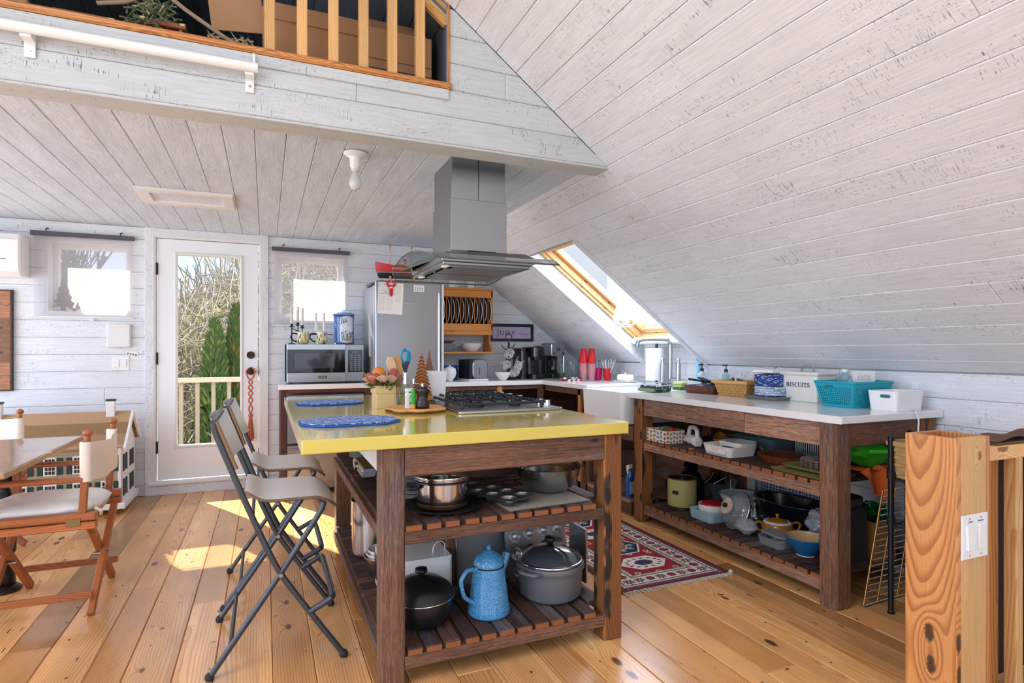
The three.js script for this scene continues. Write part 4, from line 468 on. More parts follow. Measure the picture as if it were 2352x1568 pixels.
{ const t = thing('model_ship', 'red and black model lightship on top of the refrigerator', 'model ship', [1.12, frTop + 0.05, -5.16], -0.12); const L = 0.46; const hull = (y0, y1, w0, w1, k0, k1) => { const n = 24, sec = (u) => Math.pow(Math.sin(PI * clamp(u * 0.92 + 0.06)), 0.55); const S = (s) => sheet(1, 1, n, 4, (u, v) => { if (s < 0) u = 1 - u; const y = mix(y0, y1, v) + (v > 0.5 ? 0.03 * Math.pow(Math.abs(u - 0.55) * 2, 2) * v : 0), w = mix(w0, w1, v) * sec(u); return [(u - 0.5) * mix(k0, k1, v), y, s * w]; }); return [S(1), S(-1)]; };
  part(t, 'hull', M.red, hull(0.075, 0.135, 0.042, 0.055, L * 0.95, L)); part(t, 'keel', M.blackM, hull(0.03, 0.075, 0.012, 0.042, L * 0.86, L * 0.95), bx(L * 0.86, 0.008, 0.02, 0, 0.03, 0)); part(t, 'waterline', M.ceram, ...[1, -1].map((s) => tube(Array.from({ length: 20 }, (_, i) => { const u = i / 19; return [(u - 0.5) * L * 0.95, 0.076, s * (0.043 * Math.pow(Math.sin(PI * clamp(u * 0.92 + 0.06)), 0.55))]; }), 0.0022, 40, 5))); part(t, 'deck', M.pine, sheet(1, 1, 24, 2, (u, v) => [(u - 0.5) * L * 0.98, 0.128, (0.5 - v) * 0.1 * Math.pow(Math.sin(PI * clamp(u * 0.92 + 0.06)), 0.55)]));
  part(t, 'lettering', inked(512, 64, (c) => { c.clearRect(0, 0, 512, 64); c.fillStyle = '#f3ece0'; c.font = 'bold 50px sans-serif'; c.textAlign = 'center'; c.fillText('NANTUCKET', 256, 50); }, { alpha: true }), sheet(1, 1, 12, 1, (u, v) => { const x = (u - 0.5) * 0.26; return [x - 0.01, 0.094 + v * 0.03, 0.0535 * Math.pow(Math.sin(PI * clamp(((x - 0.01) / L + 0.5) * 0.92 + 0.06)), 0.55) + 0.0035]; }));
  for (const [x, h] of [[-0.10, 0.2], [0.09, 0.19]]) part(t, 'mast', M.pine, rod([x, 0.128, 0], [x, 0.128 + h, 0], 0.0045)), part(t, 'mast_light', M.cork, cyl(0.011, 0.011, 0.02, x, 0.128 + h * 0.96, 0, 10)); part(t, 'funnel', M.pine, cyl(0.013, 0.013, 0.06, 0.03, 0.158, 0, 14), ); part(t, 'funnel_cap', M.black, cyl(0.014, 0.014, 0.016, 0.03, 0.195, 0, 14)); part(t, 'cabin', M.cork, bx(0.07, 0.025, 0.035, -0.02, 0.14, 0), bx(0.04, 0.02, 0.03, 0.13, 0.138, 0), bx(0.03, 0.03, 0.03, -0.15, 0.142, 0)); for (const x of [-0.1, 0.11]) part(t, 'stand', M.pine, bx(0.02, 0.095, 0.05, x, -0.002, 0)); }
settle(solo('patterned_cloth', 'blue and white patterned cloth bunched on the refrigerator corner', 'cloth', inked(256, 256, (c) => { c.fillStyle = '#e9eef2'; c.fillRect(0, 0, 256, 256); for (let k = 0; k < 90; k++) { c.strokeStyle = ['#1f4d86', '#2f86ab', '#8fc0cf', '#123a6a'][k % 4]; c.lineWidth = 4 + rnd() * 8; c.beginPath(); c.arc(rnd() * 256, rnd() * 256, 8 + rnd() * 20, rnd() * 6, rnd() * 6); c.stroke(); } }, { rough: 0.9 }), [0, 0, 0], 0, sheet(1, 1, 30, 20, (u, v) => { const x = 0.84 + u * 0.36, z = -5.03 - v * 0.34; return [x - 0.05 * (1 - u) * (1 - v) , 1.786 + 0.06 * fbm(u * 5, v * 4) * sst(0, 0.25, u), z]; }), sheet(1, 1, 30, 20, (u, v) => { u = 1 - u; const x = 0.84 + u * 0.36, z = -5.03 - v * 0.34; return [x - 0.05 * (1 - u) * (1 - v), 1.782 + 0.06 * fbm(u * 5, v * 4) * sst(0, 0.25, u), z]; })));
{ const p = settle(solo('magazine_page', 'printed magazine page clipped to the refrigerator door', 'paper', inked(256, 320, (c) => { c.fillStyle = '#efece6'; c.fillRect(0, 0, 256, 320); c.fillStyle = '#dfe2e2'; c.fillRect(8, 8, 160, 110); c.fillStyle = '#aab0ae'; c.fillRect(8, 112, 160, 8); c.strokeStyle = '#6d6a62'; c.lineWidth = 2; c.beginPath(); c.moveTo(50, 80); c.lineTo(90, 112); c.moveTo(66, 70); c.lineTo(84, 106); c.stroke(); c.fillStyle = '#bdb8b0'; for (let i = 0; i < 15; i++) for (const [x, w] of [[12, 70], [92, 70], [176, 66]]) if (x > 170 || i > 0) c.fillRect(x, (x > 170 ? 30 : 132) + i * 11, w - rnd() * 14, 2); }), [0, 0, 0], 0, at(new THREE.BoxGeometry(0.215, 0.268, 0.0015), 0.978, 1.66, -4.938, 0, 0, -0.045)));
  const t = thing('lobster_clip', 'red lobster clip holding the magazine page', 'clip'), z = -4.932, x = 0.983; part(t, 'body', M.red, rbx(0.034, 0.075, 0.012, 0.012, x, 1.735, z), rbx(0.026, 0.026, 0.012, 0.008, x, 1.69, z)); for (const s of [-1, 1]) part(t, 'claw', M.red, tube([[x + s * 0.014, 1.76, z], [x + s * 0.034, 1.78, z], [x + s * 0.028, 1.80, z], [x + s * 0.006, 1.806, z]], 0.009, 16, 8)); part(t, 'label', M.ceram, bx(0.022, 0.014, 0.003, x, 1.752, z + 0.007));
  settle(solo('sticker_sheet', 'small white sticker sheet on the refrigerator door', 'label', inked(128, 80, (c) => { c.fillStyle = '#f6f6f4'; c.fillRect(0, 0, 128, 80); c.fillStyle = '#77797c'; for (let i = 0; i < 4; i++) for (let j = 0; j < 2; j++) { c.beginPath(); c.arc(20 + i * 29, 34 + j * 24, 9, 0, 7); c.fill(); } c.fillRect(14, 8, 100, 5); }), [0, 0, 0], 0, at(new THREE.BoxGeometry(0.092, 0.056, 0.001), 1.227, 1.755, -4.9435))); }
// ---------------------------------------------------------------- plate rack
{ const t = thing('plate_rack', 'honey pine wall plate rack with dowels and shelf', 'plate rack'), x0 = 1.475, x1 = 2.09, z0 = -5.395, z1 = -5.63, xc = (x0 + x1) / 2, w = x1 - x0, zc = (z0 + z1) / 2, d = z0 - z1, m = std(0xf2c98a, 0.45, 0, { map: TX.pine });
  part(t, 'top', m, bx(w + 0.02, 0.02, d + 0.02, xc, 1.82, zc)); part(t, 'crown_rail', m, bx(w, 0.07, 0.018, xc, 1.775, z0 - 0.009)); part(t, 'plate_shelf', m, bx(w, 0.02, d, xc, 1.47, zc)); part(t, 'lower_rail', m, bx(w, 0.055, 0.018, xc, 1.437, z0 - 0.009)); part(t, 'shelf', m, bx(w + 0.03, 0.02, d + 0.02, xc, 1.195, zc));
  for (const x of [x0 + 0.009, x1 - 0.009]) part(t, 'side', m, at(poly([[0, 1.185], [d, 1.185], [d, 1.22], [d * 0.72, 1.29], [d * 0.75, 1.38], [d, 1.42], [d, 1.81], [0, 1.81]], 0.018, 0.002), x, 0, z1, 0, -PI / 2, 0)); part(t, 'scalloped_rail', m, bx(w, 0.04, 0.014, xc, 1.39, z0 - 0.02)); part(t, 'back_board', std(0x6b4c2e, 0.7), bx(w - 0.04, 0.27, 0.008, xc, 1.61, z1 + 0.01));
  for (let i = 0; i < 12; i++) part(t, 'dowel', m, cyl(0.005, 0.005, 0.27, x0 + 0.045 + i * 0.0478, 1.61, z0 - 0.018, 8));
  const pl = thing('rack_plate', 'first white-rimmed plate from the right in the pine rack', 'plate', [2.045, 1.612, -5.5], 0, 'plates in the wooden rack'); const dark = std(0x33343a, 0.25); const disc = plateG(0.128, 0.02); part(pl, 'rim', M.ceram, at(new THREE.TorusGeometry(0.128, 0.0035, 6, 40), 0.02, 0, 0, 0, PI / 2, 0)); part(pl, 'dish', dark, at(disc, 0, 0, 0, 0, 0, -PI / 2)); 
  for (let i = 1; i < 11; i++) copyOf(pl, ORD[i] + ' white-rimmed plate from the right in the pine rack', [2.045 - i * 0.0478, 1.612, -5.5]);
  [[1.55, 0.036, 0.07, 'plain white cup at the left on top of the plate rack'], [1.70, 0.042, 0.075, 'middle white cup on top of the plate rack'], [1.90, 0.045, 0.08, 'white mug with dark print at the right on the plate rack']].forEach(([x, r, h, label], i) => { const c = thing('white_mug', label, 'mug', [x, 1.83, -5.5], 0, 'white mugs on the plate rack'); part(c, 'cup', i === 2 ? inked(256, 128, (q) => { q.fillStyle = '#f0eee8'; q.fillRect(0, 0, 256, 128); q.fillStyle = '#46566a'; for (let k = 0; k < 14; k++) q.fillRect(20 + (k % 4) * 10 + rnd() * 4, 30 + (k / 4 | 0) * 18, 7, 12); q.fillRect(150, 40, 30, 30); }, { rough: 0.2 }) : M.ceram, mugG(r, h)); part(c, 'handle', M.ceram, earG(r, h, -0.5)); });
  const sp = thing('side_plate', 'lowest pale blue plate in the stack on the rack shelf', 'plate', [1.645, 1.205, -5.5], 0, 'plate stack on the rack shelf'); part(sp, 'dish', std(0xdfe4ea, 0.25), plateG(0.095, 0.016)); part(sp, 'rim', std(0x8fa3bb, 0.3), at(new THREE.TorusGeometry(0.095, 0.002, 6, 32), 0, 0.0155, 0, PI / 2)); for (let i = 1; i < 6; i++) copyOf(sp, ORD[i] + ' pale blue plate from the bottom of the rack shelf stack', [1.645, 1.205 + i * 0.0125, -5.5]);
  settle(solo('wooden_bowl', 'shallow reddish wooden bowl on top of the plate stack', 'bowl', std(0x8a4a2c, 0.45), [1.65, 1.2845, -5.5], 0, bowlG(0.075, 0.028, 0.6)));
  const wb = solo('pasta_bowl', 'lower wide white bowl on the rack shelf', 'bowl', M.ceram, [1.90, 1.205, -5.5], 0, bowlG(0.105, 0.06, 0.5)); wb.userData.group = 'white bowls on the rack shelf'; const wb2 = wb.clone(); wb2.name = numbered('pasta_bowl'); wb2.userData = { ...wb.userData, label: 'upper wide white bowl nested on the rack shelf' }; wb2.position.y += 0.022; scene.add(wb2); }
{ const t = thing('framed_sign', 'black framed lilac sign on the back wall beneath the slope', 'sign'), w = 0.5, xc = 2.40; part(t, 'frame', M.black, at(poly(rectPts(w, 0.185), 0.02, 0.003, [rectPts(w - 0.06, 0.125).reverse()]), xc, 1.405, BW + 0.012)); part(t, 'print', inked(512, 160, (c) => { c.fillStyle = '#c8b9d6'; c.fillRect(0, 0, 512, 160); c.fillStyle = '#4c4458'; c.font = '110px serif'; c.fillText('juıce', 60, 112); c.font = '30px serif'; c.fillText('to', 372, 72); c.fillText('WORSNK', 352, 112, 140); }), at(new THREE.BoxGeometry(w - 0.055, 0.13, 0.004), xc, 1.405, BW + 0.008)); part(t, 'pane', M.glass, bx(w - 0.055, 0.13, 0.002, xc, 1.405, BW + 0.014, { c: 0 })); }
// ---------------------------------------------------------------- on the corner counter
const CT = 0.9305;
{ const t = thing('sugar_bowl', 'white lidded sugar bowl beside the refrigerator', 'bowl', [1.575, CT, -5.17]); part(t, 'bowl', M.ceram, vessel([[0.03, 0], [0.028, 0.012], [0.05, 0.04], [0.062, 0.075], [0.055, 0.11]], 0.004)); part(t, 'lid', M.ceram, lathe([[0.056, 0.108], [0.05, 0.122], [0.02, 0.134], [0.006, 0.138], [0.01, 0.148], [0, 0.154]], 24)); }
settle(solo('blue_pot', 'dark blue stoneware pot behind the white sugar bowl', 'pot', M.blue, [1.64, CT, -5.42], 0, vessel([[0.06, 0], [0.085, 0.03], [0.09, 0.08], [0.08, 0.13], [0.085, 0.14]], 0.005), at(new THREE.TorusGeometry(0.022, 0.006, 8, 16), 0.09, 0.11, 0)));
{ const t = thing('toaster', 'brushed steel long-slot toaster on the back counter', 'toaster', [1.86, CT, -5.33], 0.15); part(t, 'shell', M.steelB, rbx(0.165, 0.19, 0.26, 0.045, 0.012, 0.107, 0, { c: 0.01 })); part(t, 'end_cap', M.blackM, rbx(0.03, 0.19, 0.24, 0.012, -0.085, 0.104, 0)); part(t, 'base', M.white, bx(0.21, 0.014, 0.27, -0.01, 0.007, 0)); part(t, 'slot', M.black, bx(0.02, 0.004, 0.2, 0.012, 0.2015, 0)); part(t, 'badge', M.black, bx(0.006, 0.06, 0.003, 0.0, 0.09, 0.131)); }
settle(solo('cereal_bowl', 'small white footed bowl below the mug tree', 'bowl', M.ceram, [2.12, CT, -5.2], 0, bowlG(0.078, 0.075, 0.42)));
{ const t = thing('mug_tree', 'black iron mug stand with ring handle', 'mug tree', [2.24, CT, -5.34]); part(t, 'base', M.iron, lathe([[0, 0], [0.075, 0], [0.07, 0.012], [0.015, 0.02], [0, 0.02]], 24)); part(t, 'pole', M.iron, cyl(0.011, 0.014, 0.36, 0, 0.19, 0, 14)); part(t, 'ring', M.iron, at(new THREE.TorusGeometry(0.034, 0.005, 8, 24), 0, 0.42, 0)); const arms = [[0.2, 0.30], [PI * 0.8, 0.29], [PI * 1.45, 0.2], [PI * 1.8, 0.19], [PI * 0.5, 0.17]]; for (const [a, y] of arms) part(t, 'branch', M.iron, tube([[0, y, 0], [0.05 * Math.cos(a), y + 0.02, -0.05 * Math.sin(a)], [0.075 * Math.cos(a), y + 0.05, -0.075 * Math.sin(a)]], 0.005, 12, 6));
  const tx = inked(256, 128, (c) => { c.fillStyle = '#f1f0ec'; c.fillRect(0, 0, 256, 128); c.strokeStyle = c.fillStyle = '#1e2a4a'; for (let k = 0; k < 60; k++) { c.lineWidth = 3; c.beginPath(); c.arc(rnd() * 256, rnd() * 128, 3 + rnd() * 8, rnd() * 6, rnd() * 6 + 3); c.stroke(); if (k % 2) { c.beginPath(); c.ellipse(rnd() * 256, rnd() * 128, 6, 3, rnd() * 3, 0, 7); c.fill(); } } }, { rough: 0.2 });
  [[2.22, 1.18, -5.27, 0.3, 0.9, 'navy floral mug highest on the mug stand'], [2.17, 1.07, -5.24, -0.6, 1.2, 'navy floral mug tipped open at the left of the stand'], [2.285, 1.05, -5.22, 0.7, 0.8, 'navy floral mug at the right of the stand'], [2.235, 1.0, -5.19, 0.3, 1.3, 'navy floral mug lowest at the front of the stand'], [2.34, 1.1, -5.3, 1.2, 0.7, 'navy floral mug nearest the pod coffee maker']].forEach(([x, y, z, a, b, label]) => { const c = thing('floral_mug', label, 'mug', [x, y, z], a, 'floral mugs on the mug stand'); c.rotation.x = b; part(c, 'cup', tx, mugG(0.041, 0.08).translate(0, -0.04, 0)); part(c, 'lining', M.ceram, cyl(0.037, 0.037, 0.002, 0, -0.033, 0, 20)); part(c, 'handle', tx, earG(0.041, 0.08, PI).translate(0, -0.04, 0)); }); }
{ const t = thing('pod_coffee_maker', 'glossy black pod coffee maker on the back counter', 'coffee maker', [2.47, CT, -5.33], 0.12); const k = std(0x1a1b1e, 0.16); part(t, 'body', k, rby(0.17, 0.26, 0.2, 0.06, 0.02, 0.135, -0.05)); part(t, 'head', k, rby(0.15, 0.1, 0.28, 0.06, 0.03, 0.27, 0.01)); part(t, 'lid_ring', M.steel, at(new THREE.TorusGeometry(0.055, 0.008, 8, 28), 0.03, 0.315, 0.05, PI / 2 - 0.3), bx(0.05, 0.012, 0.05, 0.03, 0.325, 0.07, { rx: 0.3 })); part(t, 'brew_head', k, cyl(0.05, 0.045, 0.09, 0.03, 0.235, 0.085, 24)); part(t, 'drip_base', k, rby(0.17, 0.05, 0.27, 0.05, 0.03, 0.025, 0.01)); part(t, 'water_tank', std(0x3a3f46, 0.1, 0, { transmission: 0.35, thickness: 0 }), rby(0.07, 0.29, 0.2, 0.03, -0.1, 0.145, -0.04)); part(t, 'tank_lid', k, rby(0.074, 0.02, 0.204, 0.03, -0.1, 0.3, -0.04)); }
{ const t = thing('drip_coffee_maker', 'silver and black drip coffee maker beneath the slope', 'coffee maker', [2.78, CT, -5.42], 0.1); part(t, 'base', M.black, rby(0.18, 0.05, 0.24, 0.03, 0, 0.025, 0)); part(t, 'column', M.black, rby(0.16, 0.24, 0.09, 0.02, 0, 0.16, -0.08)); const h = part(t, 'head', M.steel, rbx(0.17, 0.14, 0.2, 0.02, 0, 0.295, 0)); part(h, 'badge', M.black, at(new THREE.TorusGeometry(0.018, 0.004, 8, 20), 0, 0.30, 0.102, 0, 0, 0, [1, 0.8, 1]), bx(0.02, 0.006, 0.003, 0, 0.30, 0.102)); for (const s of [-1, 1]) part(h, 'button', M.black, cyl(0.01, 0.01, 0.006, s * 0.055, 0.255, 0.102, 12, PI / 2)); part(t, 'side_rail', M.chrome, bx(0.012, 0.26, 0.02, 0.082, 0.18, 0.07)); part(t, 'carafe', M.clear, vessel([[0.05, 0.052], [0.062, 0.08], [0.06, 0.12], [0.042, 0.18], [0.044, 0.2]], 0.003)); part(t, 'carafe_band', M.black, cyl(0.046, 0.046, 0.02, 0, 0.19, 0, 20)); part(t, 'carafe_handle', M.black, tube([[-0.04, 0.19, 0.02], [-0.085, 0.18, 0.05], [-0.09, 0.12, 0.055], [-0.055, 0.09, 0.03]], 0.008, 18, 8)); }
{ const spots = [[2.74, -5.14, 0.036, 0.15], [2.86, -5.2, 0.034, 0.17], [2.82, -5.07, 0.033, 0.14], [2.94, -5.12, 0.04, 0.18], [3.02, -5.2, 0.034, 0.16], [3.06, -5.02, 0.033, 0.19], [2.93, -4.98, 0.034, 0.17], [3.05, -4.80, 0.032, 0.13], [3.1, -4.62, 0.03, 0.1]]; const lab = ['squat clear jar nearest the drip coffee maker', 'tall clear tumbler behind the jar', 'clear tumbler in front of the red cups', 'widest tall clear glass beside the red cup stacks', 'clear tumbler at the wall behind the red cups', 'tallest clear glass behind the red cups', 'clear plastic tumbler under the red cups', 'stemmed glass between straws and butter dish', 'short clear glass behind the butter dish']; spots.forEach(([x, z, r, h], i) => { const o = solo('drinking_glass', lab[i], 'glass', M.clear, [x, CT, z], 0, i === 7 ? lathe([[0, 0], [0.028, 0], [0.028, 0.003], [0.004, 0.008], [0.004, 0.05], [0.026, 0.065], [0.032, 0.09], [0.029, 0.13], [0.027, 0.13], [0.029, 0.09], [0, 0.058]], 22) : glassG(r * 0.82, r, h)); o.userData.group = 'clear glasses in the corner'; }); }
{ const rc = (n) => vessel([[0.026, 0], [0.04, 0.115], [0.042, 0.118]], 0.0015, 26); [[2.775, -4.78, 'left stack'], [2.84, -4.74, 'right stack']].forEach(([x, z, s], k) => { for (let i = 0; i < 5; i++) { const c = solo('stacked_cup', (i < 3 ? ['bottom', 'second', 'third'][i] + ' pink clear cup in the ' + s : ['lower', 'upper'][i - 3] + ' red cup upside down on the ' + s) + ' of party cups', 'cup', i < 3 ? std(0xf2b6bd, 0.1, 0, { transmission: 0.6, thickness: 0 }) : M.red, [x, CT + i * 0.022 + (i < 3 ? 0 : 0.10), z], 0, i < 3 ? rc() : at(rc(), 0, 0.118, 0, PI)); c.userData.group = 'party cups on the corner counter'; } });
  const sc = [[3.0, -4.72, 0xd81f26, 'red cup holding white straws'], [2.945, -4.80, 0xd01a6b, 'magenta cup behind the red straw cup']].map(([x, z, col, l]) => settle(solo('straw_cup', l, 'cup', std(col, 0.25), [x, CT, z], 0, vessel([[0.03, 0], [0.044, 0.112], [0.047, 0.115]], 0.0015, 28)))); for (let i = 0; i < 14; i++) { const a = i * 2.4, r = 0.02 + 0.018 * (i % 3) / 2; const o = settle(solo('paper_straw', 'white straw fanned out in the red straw cup', 'straw', M.white, [0, 0, 0], 0, rod([3.0 + 0.012 * Math.cos(a), CT + 0.01, -4.72 + 0.012 * Math.sin(a)], [3.0 + r * 2.1 * Math.cos(a), CT + 0.195 + rr(-0.012, 0.012), -4.72 + r * 2.1 * Math.sin(a)], 0.0032, 8))); o.userData.group = 'straws in the red cup'; } }
{ const t = thing('serving_tray', 'red and white striped tray of treats on the corner counter', 'tray', [2.69, CT, -4.84], 0.05); part(t, 'tray', inked(256, 128, (c) => { c.fillStyle = '#f5f0ec'; c.fillRect(0, 0, 256, 128); c.strokeStyle = '#b4383e'; c.lineWidth = 6; for (let i = 0; i < 22; i++) { c.beginPath(); c.moveTo(i * 13, 0); c.lineTo(i * 13 - 26, 128); c.stroke(); } }), quadTray(0.2, 0.13, 0.018, 0.004, 0.015, 0.02)); for (let i = 0; i < 8; i++) part(t, 'treat', [M.ceram, M.bronze, std(0xc9a0a0, 0.5)][i % 3], sph(0.016, -0.075 + i * 0.0215, 0.02, (i % 2 ? 0.02 : -0.02), [1.1, 0.8, 1], 12)); }
{ const t = thing('butter_dish', 'white lidded butter dish on the corner counter', 'butter dish', [3.0, CT, -4.42], 0.2); part(t, 'plate', M.ceram, quadTray(0.11, 0.19, 0.012, 0.005, 0.02, 0.03)); part(t, 'cover', M.ceram, at(rbx(0.16, 0.062, 0.09, 0.025, 0, 0, 0, { c: 0.02 }), 0, 0.04, 0, 0, PI / 2)); part(t, 'finial', M.ceram, sph(0.009, 0, 0.078, 0)); }
{ const t = thing('paper_towel_holder', 'navy paper towel stand holding a white roll by the sink', 'paper towels', [3.08, 0.912, -4.07]); part(t, 'base', M.navy, lathe([[0, 0], [0.075, 0], [0.07, 0.012], [0.03, 0.02], [0.015, 0.04], [0, 0.04]], 28)); part(t, 'pole', M.navy, cyl(0.01, 0.01, 0.36, 0, 0.2, 0, 12)); part(t, 'finial', M.navy, sph(0.014, 0, 0.345, 0), sph(0.012, 0, 0.372, 0), tube([[0, 0.37, 0], [-0.014, 0.392, 0], [-0.016, 0.41, 0]], 0.008, 10, 6), tube([[0, 0.37, 0], [0.016, 0.388, 0], [0.02, 0.404, 0]], 0.008, 10, 6)); part(t, 'roll', M.white, lathe([[0.02, 0.05], [0.068, 0.05], [0.068, 0.325], [0.02, 0.325], [0.02, 0.05]], 36)); part(t, 'loose_sheet', M.white, sheet(1, 1, 12, 2, (u, v) => { const a = 2.4 + u * 1.5; return [0.0695 * Math.cos(a) - 0.04 * u * u, 0.05 + v * 0.275, 0.0695 * Math.sin(a) + 0.02 * u * u]; })); }
{ const t = thing('window_fan', 'white clip-on caged lamp fixed to the skylight frame', 'lamp', [2.86, 1.50, -4.28]); part(t, 'bracket', M.white, bx(0.09, 0.15, 0.012, -0.03, 0.10, 0.05, { rz: -0.35 })); part(t, 'backplate', M.dullclear, cyl(0.075, 0.075, 0.008, -0.05, -0.02, 0.06, 28, PI / 2)); const g = []; for (let i = 0; i < 10; i++) { const a = i / 10 * 2 * PI; g.push(tube([[-0.05 + 0.065 * Math.cos(a), -0.02 + 0.065 * Math.sin(a), 0.06], [0.02 + 0.06 * Math.cos(a) * 0.9, -0.02 + 0.06 * Math.sin(a), 0.12], [0.06, -0.015, 0.15]], 0.0022, 12, 5)); } part(t, 'cage', M.white, g); part(t, 'bulb', M.gloss, sph(0.03, -0.01, -0.02, 0.1)); part(t, 'pull_cord', M.white, rod([-0.05, -0.05, 0.07], [-0.05, -0.16, 0.07], 0.0015, 5)); }
// ---------------------------------------------------------------- on the island top
const IT = 0.9145;
{ const weave = inked(256, 256, (c) => { c.fillStyle = '#3d66ae'; c.fillRect(0, 0, 256, 256); for (let k = 0; k < 2600; k++) { c.fillStyle = ['#e6ecf6', '#27509a', '#8fb0e0', '#c8d7ee', '#1d4085'][k % 5]; const y = (rnd() * 64 | 0) * 4; c.fillRect(rnd() * 256, y, 4 + rnd() * 12, 3); } }, { rough: 0.9 }), edge = std(0x2556a6, 0.8);
  [[0.325, -2.50, 0.40, 0.30, 'nearer blue and white quilted placemat on the yellow counter'], [0.335, -3.43, 0.36, 0.28, 'farther blue and white quilted placemat on the yellow counter']].forEach(([x, z, w, d, label]) => { const t = thing('placemat', label, 'placemat', [x, IT, z], 0.03, 'quilted placemats'); const pts = [[-w / 2, -d * 0.22], [-w * 0.3, -d / 2], [w * 0.3, -d / 2], [w / 2, -d * 0.22], [w / 2, d * 0.22], [w * 0.3, d / 2], [-w * 0.3, d / 2], [-w / 2, d * 0.22]]; const g = poly(pts, 0.008, 0.003).rotateX(-PI / 2); part(t, 'edging', edge, g.translate(0, 0.004, 0)); const h = poly(pts.map(([a, b]) => [a * 0.965, b * 0.95]), 0.004, 0.0015).rotateX(-PI / 2); const uv = h.attributes.uv, p = h.attributes.position; for (let i = 0; i < p.count; i++) uv.setXY(i, p.getX(i) * 4, p.getZ(i) * 4); part(t, 'cloth', weave, h.translate(0, 0.0095, 0)); }); }
{ const t = thing('fruit_arrangement', 'beeswax-coloured box with shells, fruit and greenery', 'arrangement', [0.57, IT, -3.07], 0.08); const bxm = std(0xd8bd84, 0.5); part(t, 'box', bxm, quadTray(0.098, 0.098, 0.115, 0.006, 0, 0.004)); part(t, 'collar', bxm, at(poly(rectPts(0.106, 0.106), 0.04, 0.002, [rectPts(0.098, 0.098).reverse()]), 0, 0.098, 0, PI / 2)); part(t, 'moss', M.dgreen, sph(0.05, 0, 0.105, 0, [1, 0.4, 1]));
  part(t, 'orange_fruit', std(0xd9822b, 0.5), sph(0.036, -0.02, 0.18, -0.01, 1, 20)); for (const [x, y, z, r] of [[-0.06, 0.15, 0.03, 0.024], [-0.045, 0.165, 0.02, 0.02], [-0.075, 0.165, 0.01, 0.022], [0.055, 0.165, 0.0, 0.026], [0.062, 0.185, -0.02, 0.022]]) part(t, 'apple', std(0xb5564a, 0.4), sph(r, x, y, z, 1, 14));
  for (const [x, z, a, c] of [[-0.02, 0.06, 0, 0xd4a184], [0.025, 0.065, 0.3, 0xcf9d86], [0.05, 0.03, 0.9, 0xb97b86], [-0.08, 0.04, -0.5, 0xc58a5a], [0.08, 0.02, 0.7, 0xb8737c]]) part(t, 'shell', std(c, 0.5), at(sheet(1, 1, 20, 6, (u, v) => { const b = (u - 0.5) * 1.7, r = 0.012 + v * 0.036; return [Math.sin(b) * r, Math.cos(b) * r, 0.01 * Math.sin(v * 2) + 0.0015 * Math.cos(u * 60)]; }), x, 0.125, z, -0.3, a, 0));
  const fol = (n, col, R, y0) => { const g = []; for (let i = 0; i < n; i++) { const a = rnd() * 2 * PI, r = R * (0.5 + 0.5 * rnd()), L = rr(0.03, 0.06); g.push(at(new THREE.ConeGeometry(0.005, L, 4), r * Math.cos(a), y0 + rr(-0.015, 0.03), r * Math.sin(a), Math.sin(a) * 1.3, 0, -Math.cos(a) * 1.3)); } const o = part(t, 'greenery', col, g); o.userData.kind = 'stuff'; }; fol(150, std(0x4c6b2f, 0.8), 0.075, 0.115); fol(90, std(0x7a8a3c, 0.8), 0.085, 0.125); fol(30, std(0x86604a, 0.8), 0.1, 0.14);
  part(t, 'twig', std(0x8b7355, 0.9), tube([[-0.04, 0.12, 0.02], [-0.09, 0.15, 0.05], [-0.115, 0.19, 0.055]], 0.005, 12, 6)); part(t, 'sprig', std(0x5f6b4a, 0.9), tube([[0.04, 0.13, -0.04], [0.045, 0.2, -0.05], [0.038, 0.245, -0.05]], 0.006, 12, 6)); }
{ const t = thing('utensil_vase', 'patterned glass vase of utensils behind the arrangement', 'vase', [0.685, IT, -3.13]); part(t, 'vase', std(0xbfc6a4, 0.15, 0, { transmission: 0.35, thickness: 0 }), vessel([[0.03, 0], [0.033, 0.02], [0.036, 0.09], [0.034, 0.115]], 0.003)); part(t, 'band', std(0x6d7440, 0.4), at(new THREE.TorusGeometry(0.035, 0.003, 6, 30), 0, 0.07, 0, PI / 2)); 
  const u = [['wooden spatula with pale rim standing in the vase', std(0xc9935a, 0.5), 0.665, -0.15, 0], ['flat wooden spoon standing in the vase', std(0xdcb98c, 0.5), 0.655, -0.28, 0.02]]; for (const [label, m, x, lean, dz] of u) settle(solo('wooden_spoon', label, 'utensil', m, [0, 0, 0], 0, at(at(poly([[-0.008, 0], [0.008, 0], [0.008, 0.13], [0.02, 0.17], [0.026, 0.23], [0.018, 0.262], [-0.004, 0.27], [-0.022, 0.245], [-0.024, 0.19], [-0.012, 0.14]], 0.009, 0.003), 0, 0, 0, 0, 0, -lean), x + 0.025, IT + 0.01, -3.125 + dz)));
  const s = thing('kitchen_shears', 'blue handled kitchen shears standing in the vase', 'shears'); part(s, 'handle', std(0x1493c4, 0.35), at(new THREE.TorusGeometry(0.026, 0.0065, 8, 24), 0.70, IT + 0.27, -3.14, 0, 0.3, 0, [0.8, 1.35, 1]), at(new THREE.TorusGeometry(0.024, 0.006, 8, 24), 0.722, IT + 0.265, -3.15, 0, 0.8, 0, [0.7, 1.3, 1])); part(s, 'shank', M.black, at(poly([[-0.024, 0.06], [0.024, 0.06], [0.006, 0], [-0.006, 0]], 0.012, 0.003), 0.703, IT + 0.18, -3.14)); part(s, 'blade', M.chrome, at(poly([[-0.007, 0.0], [0.007, 0.0], [0.008, 0.18], [-0.006, 0.18]], 0.004), 0.70, IT + 0.012, -3.14)); }
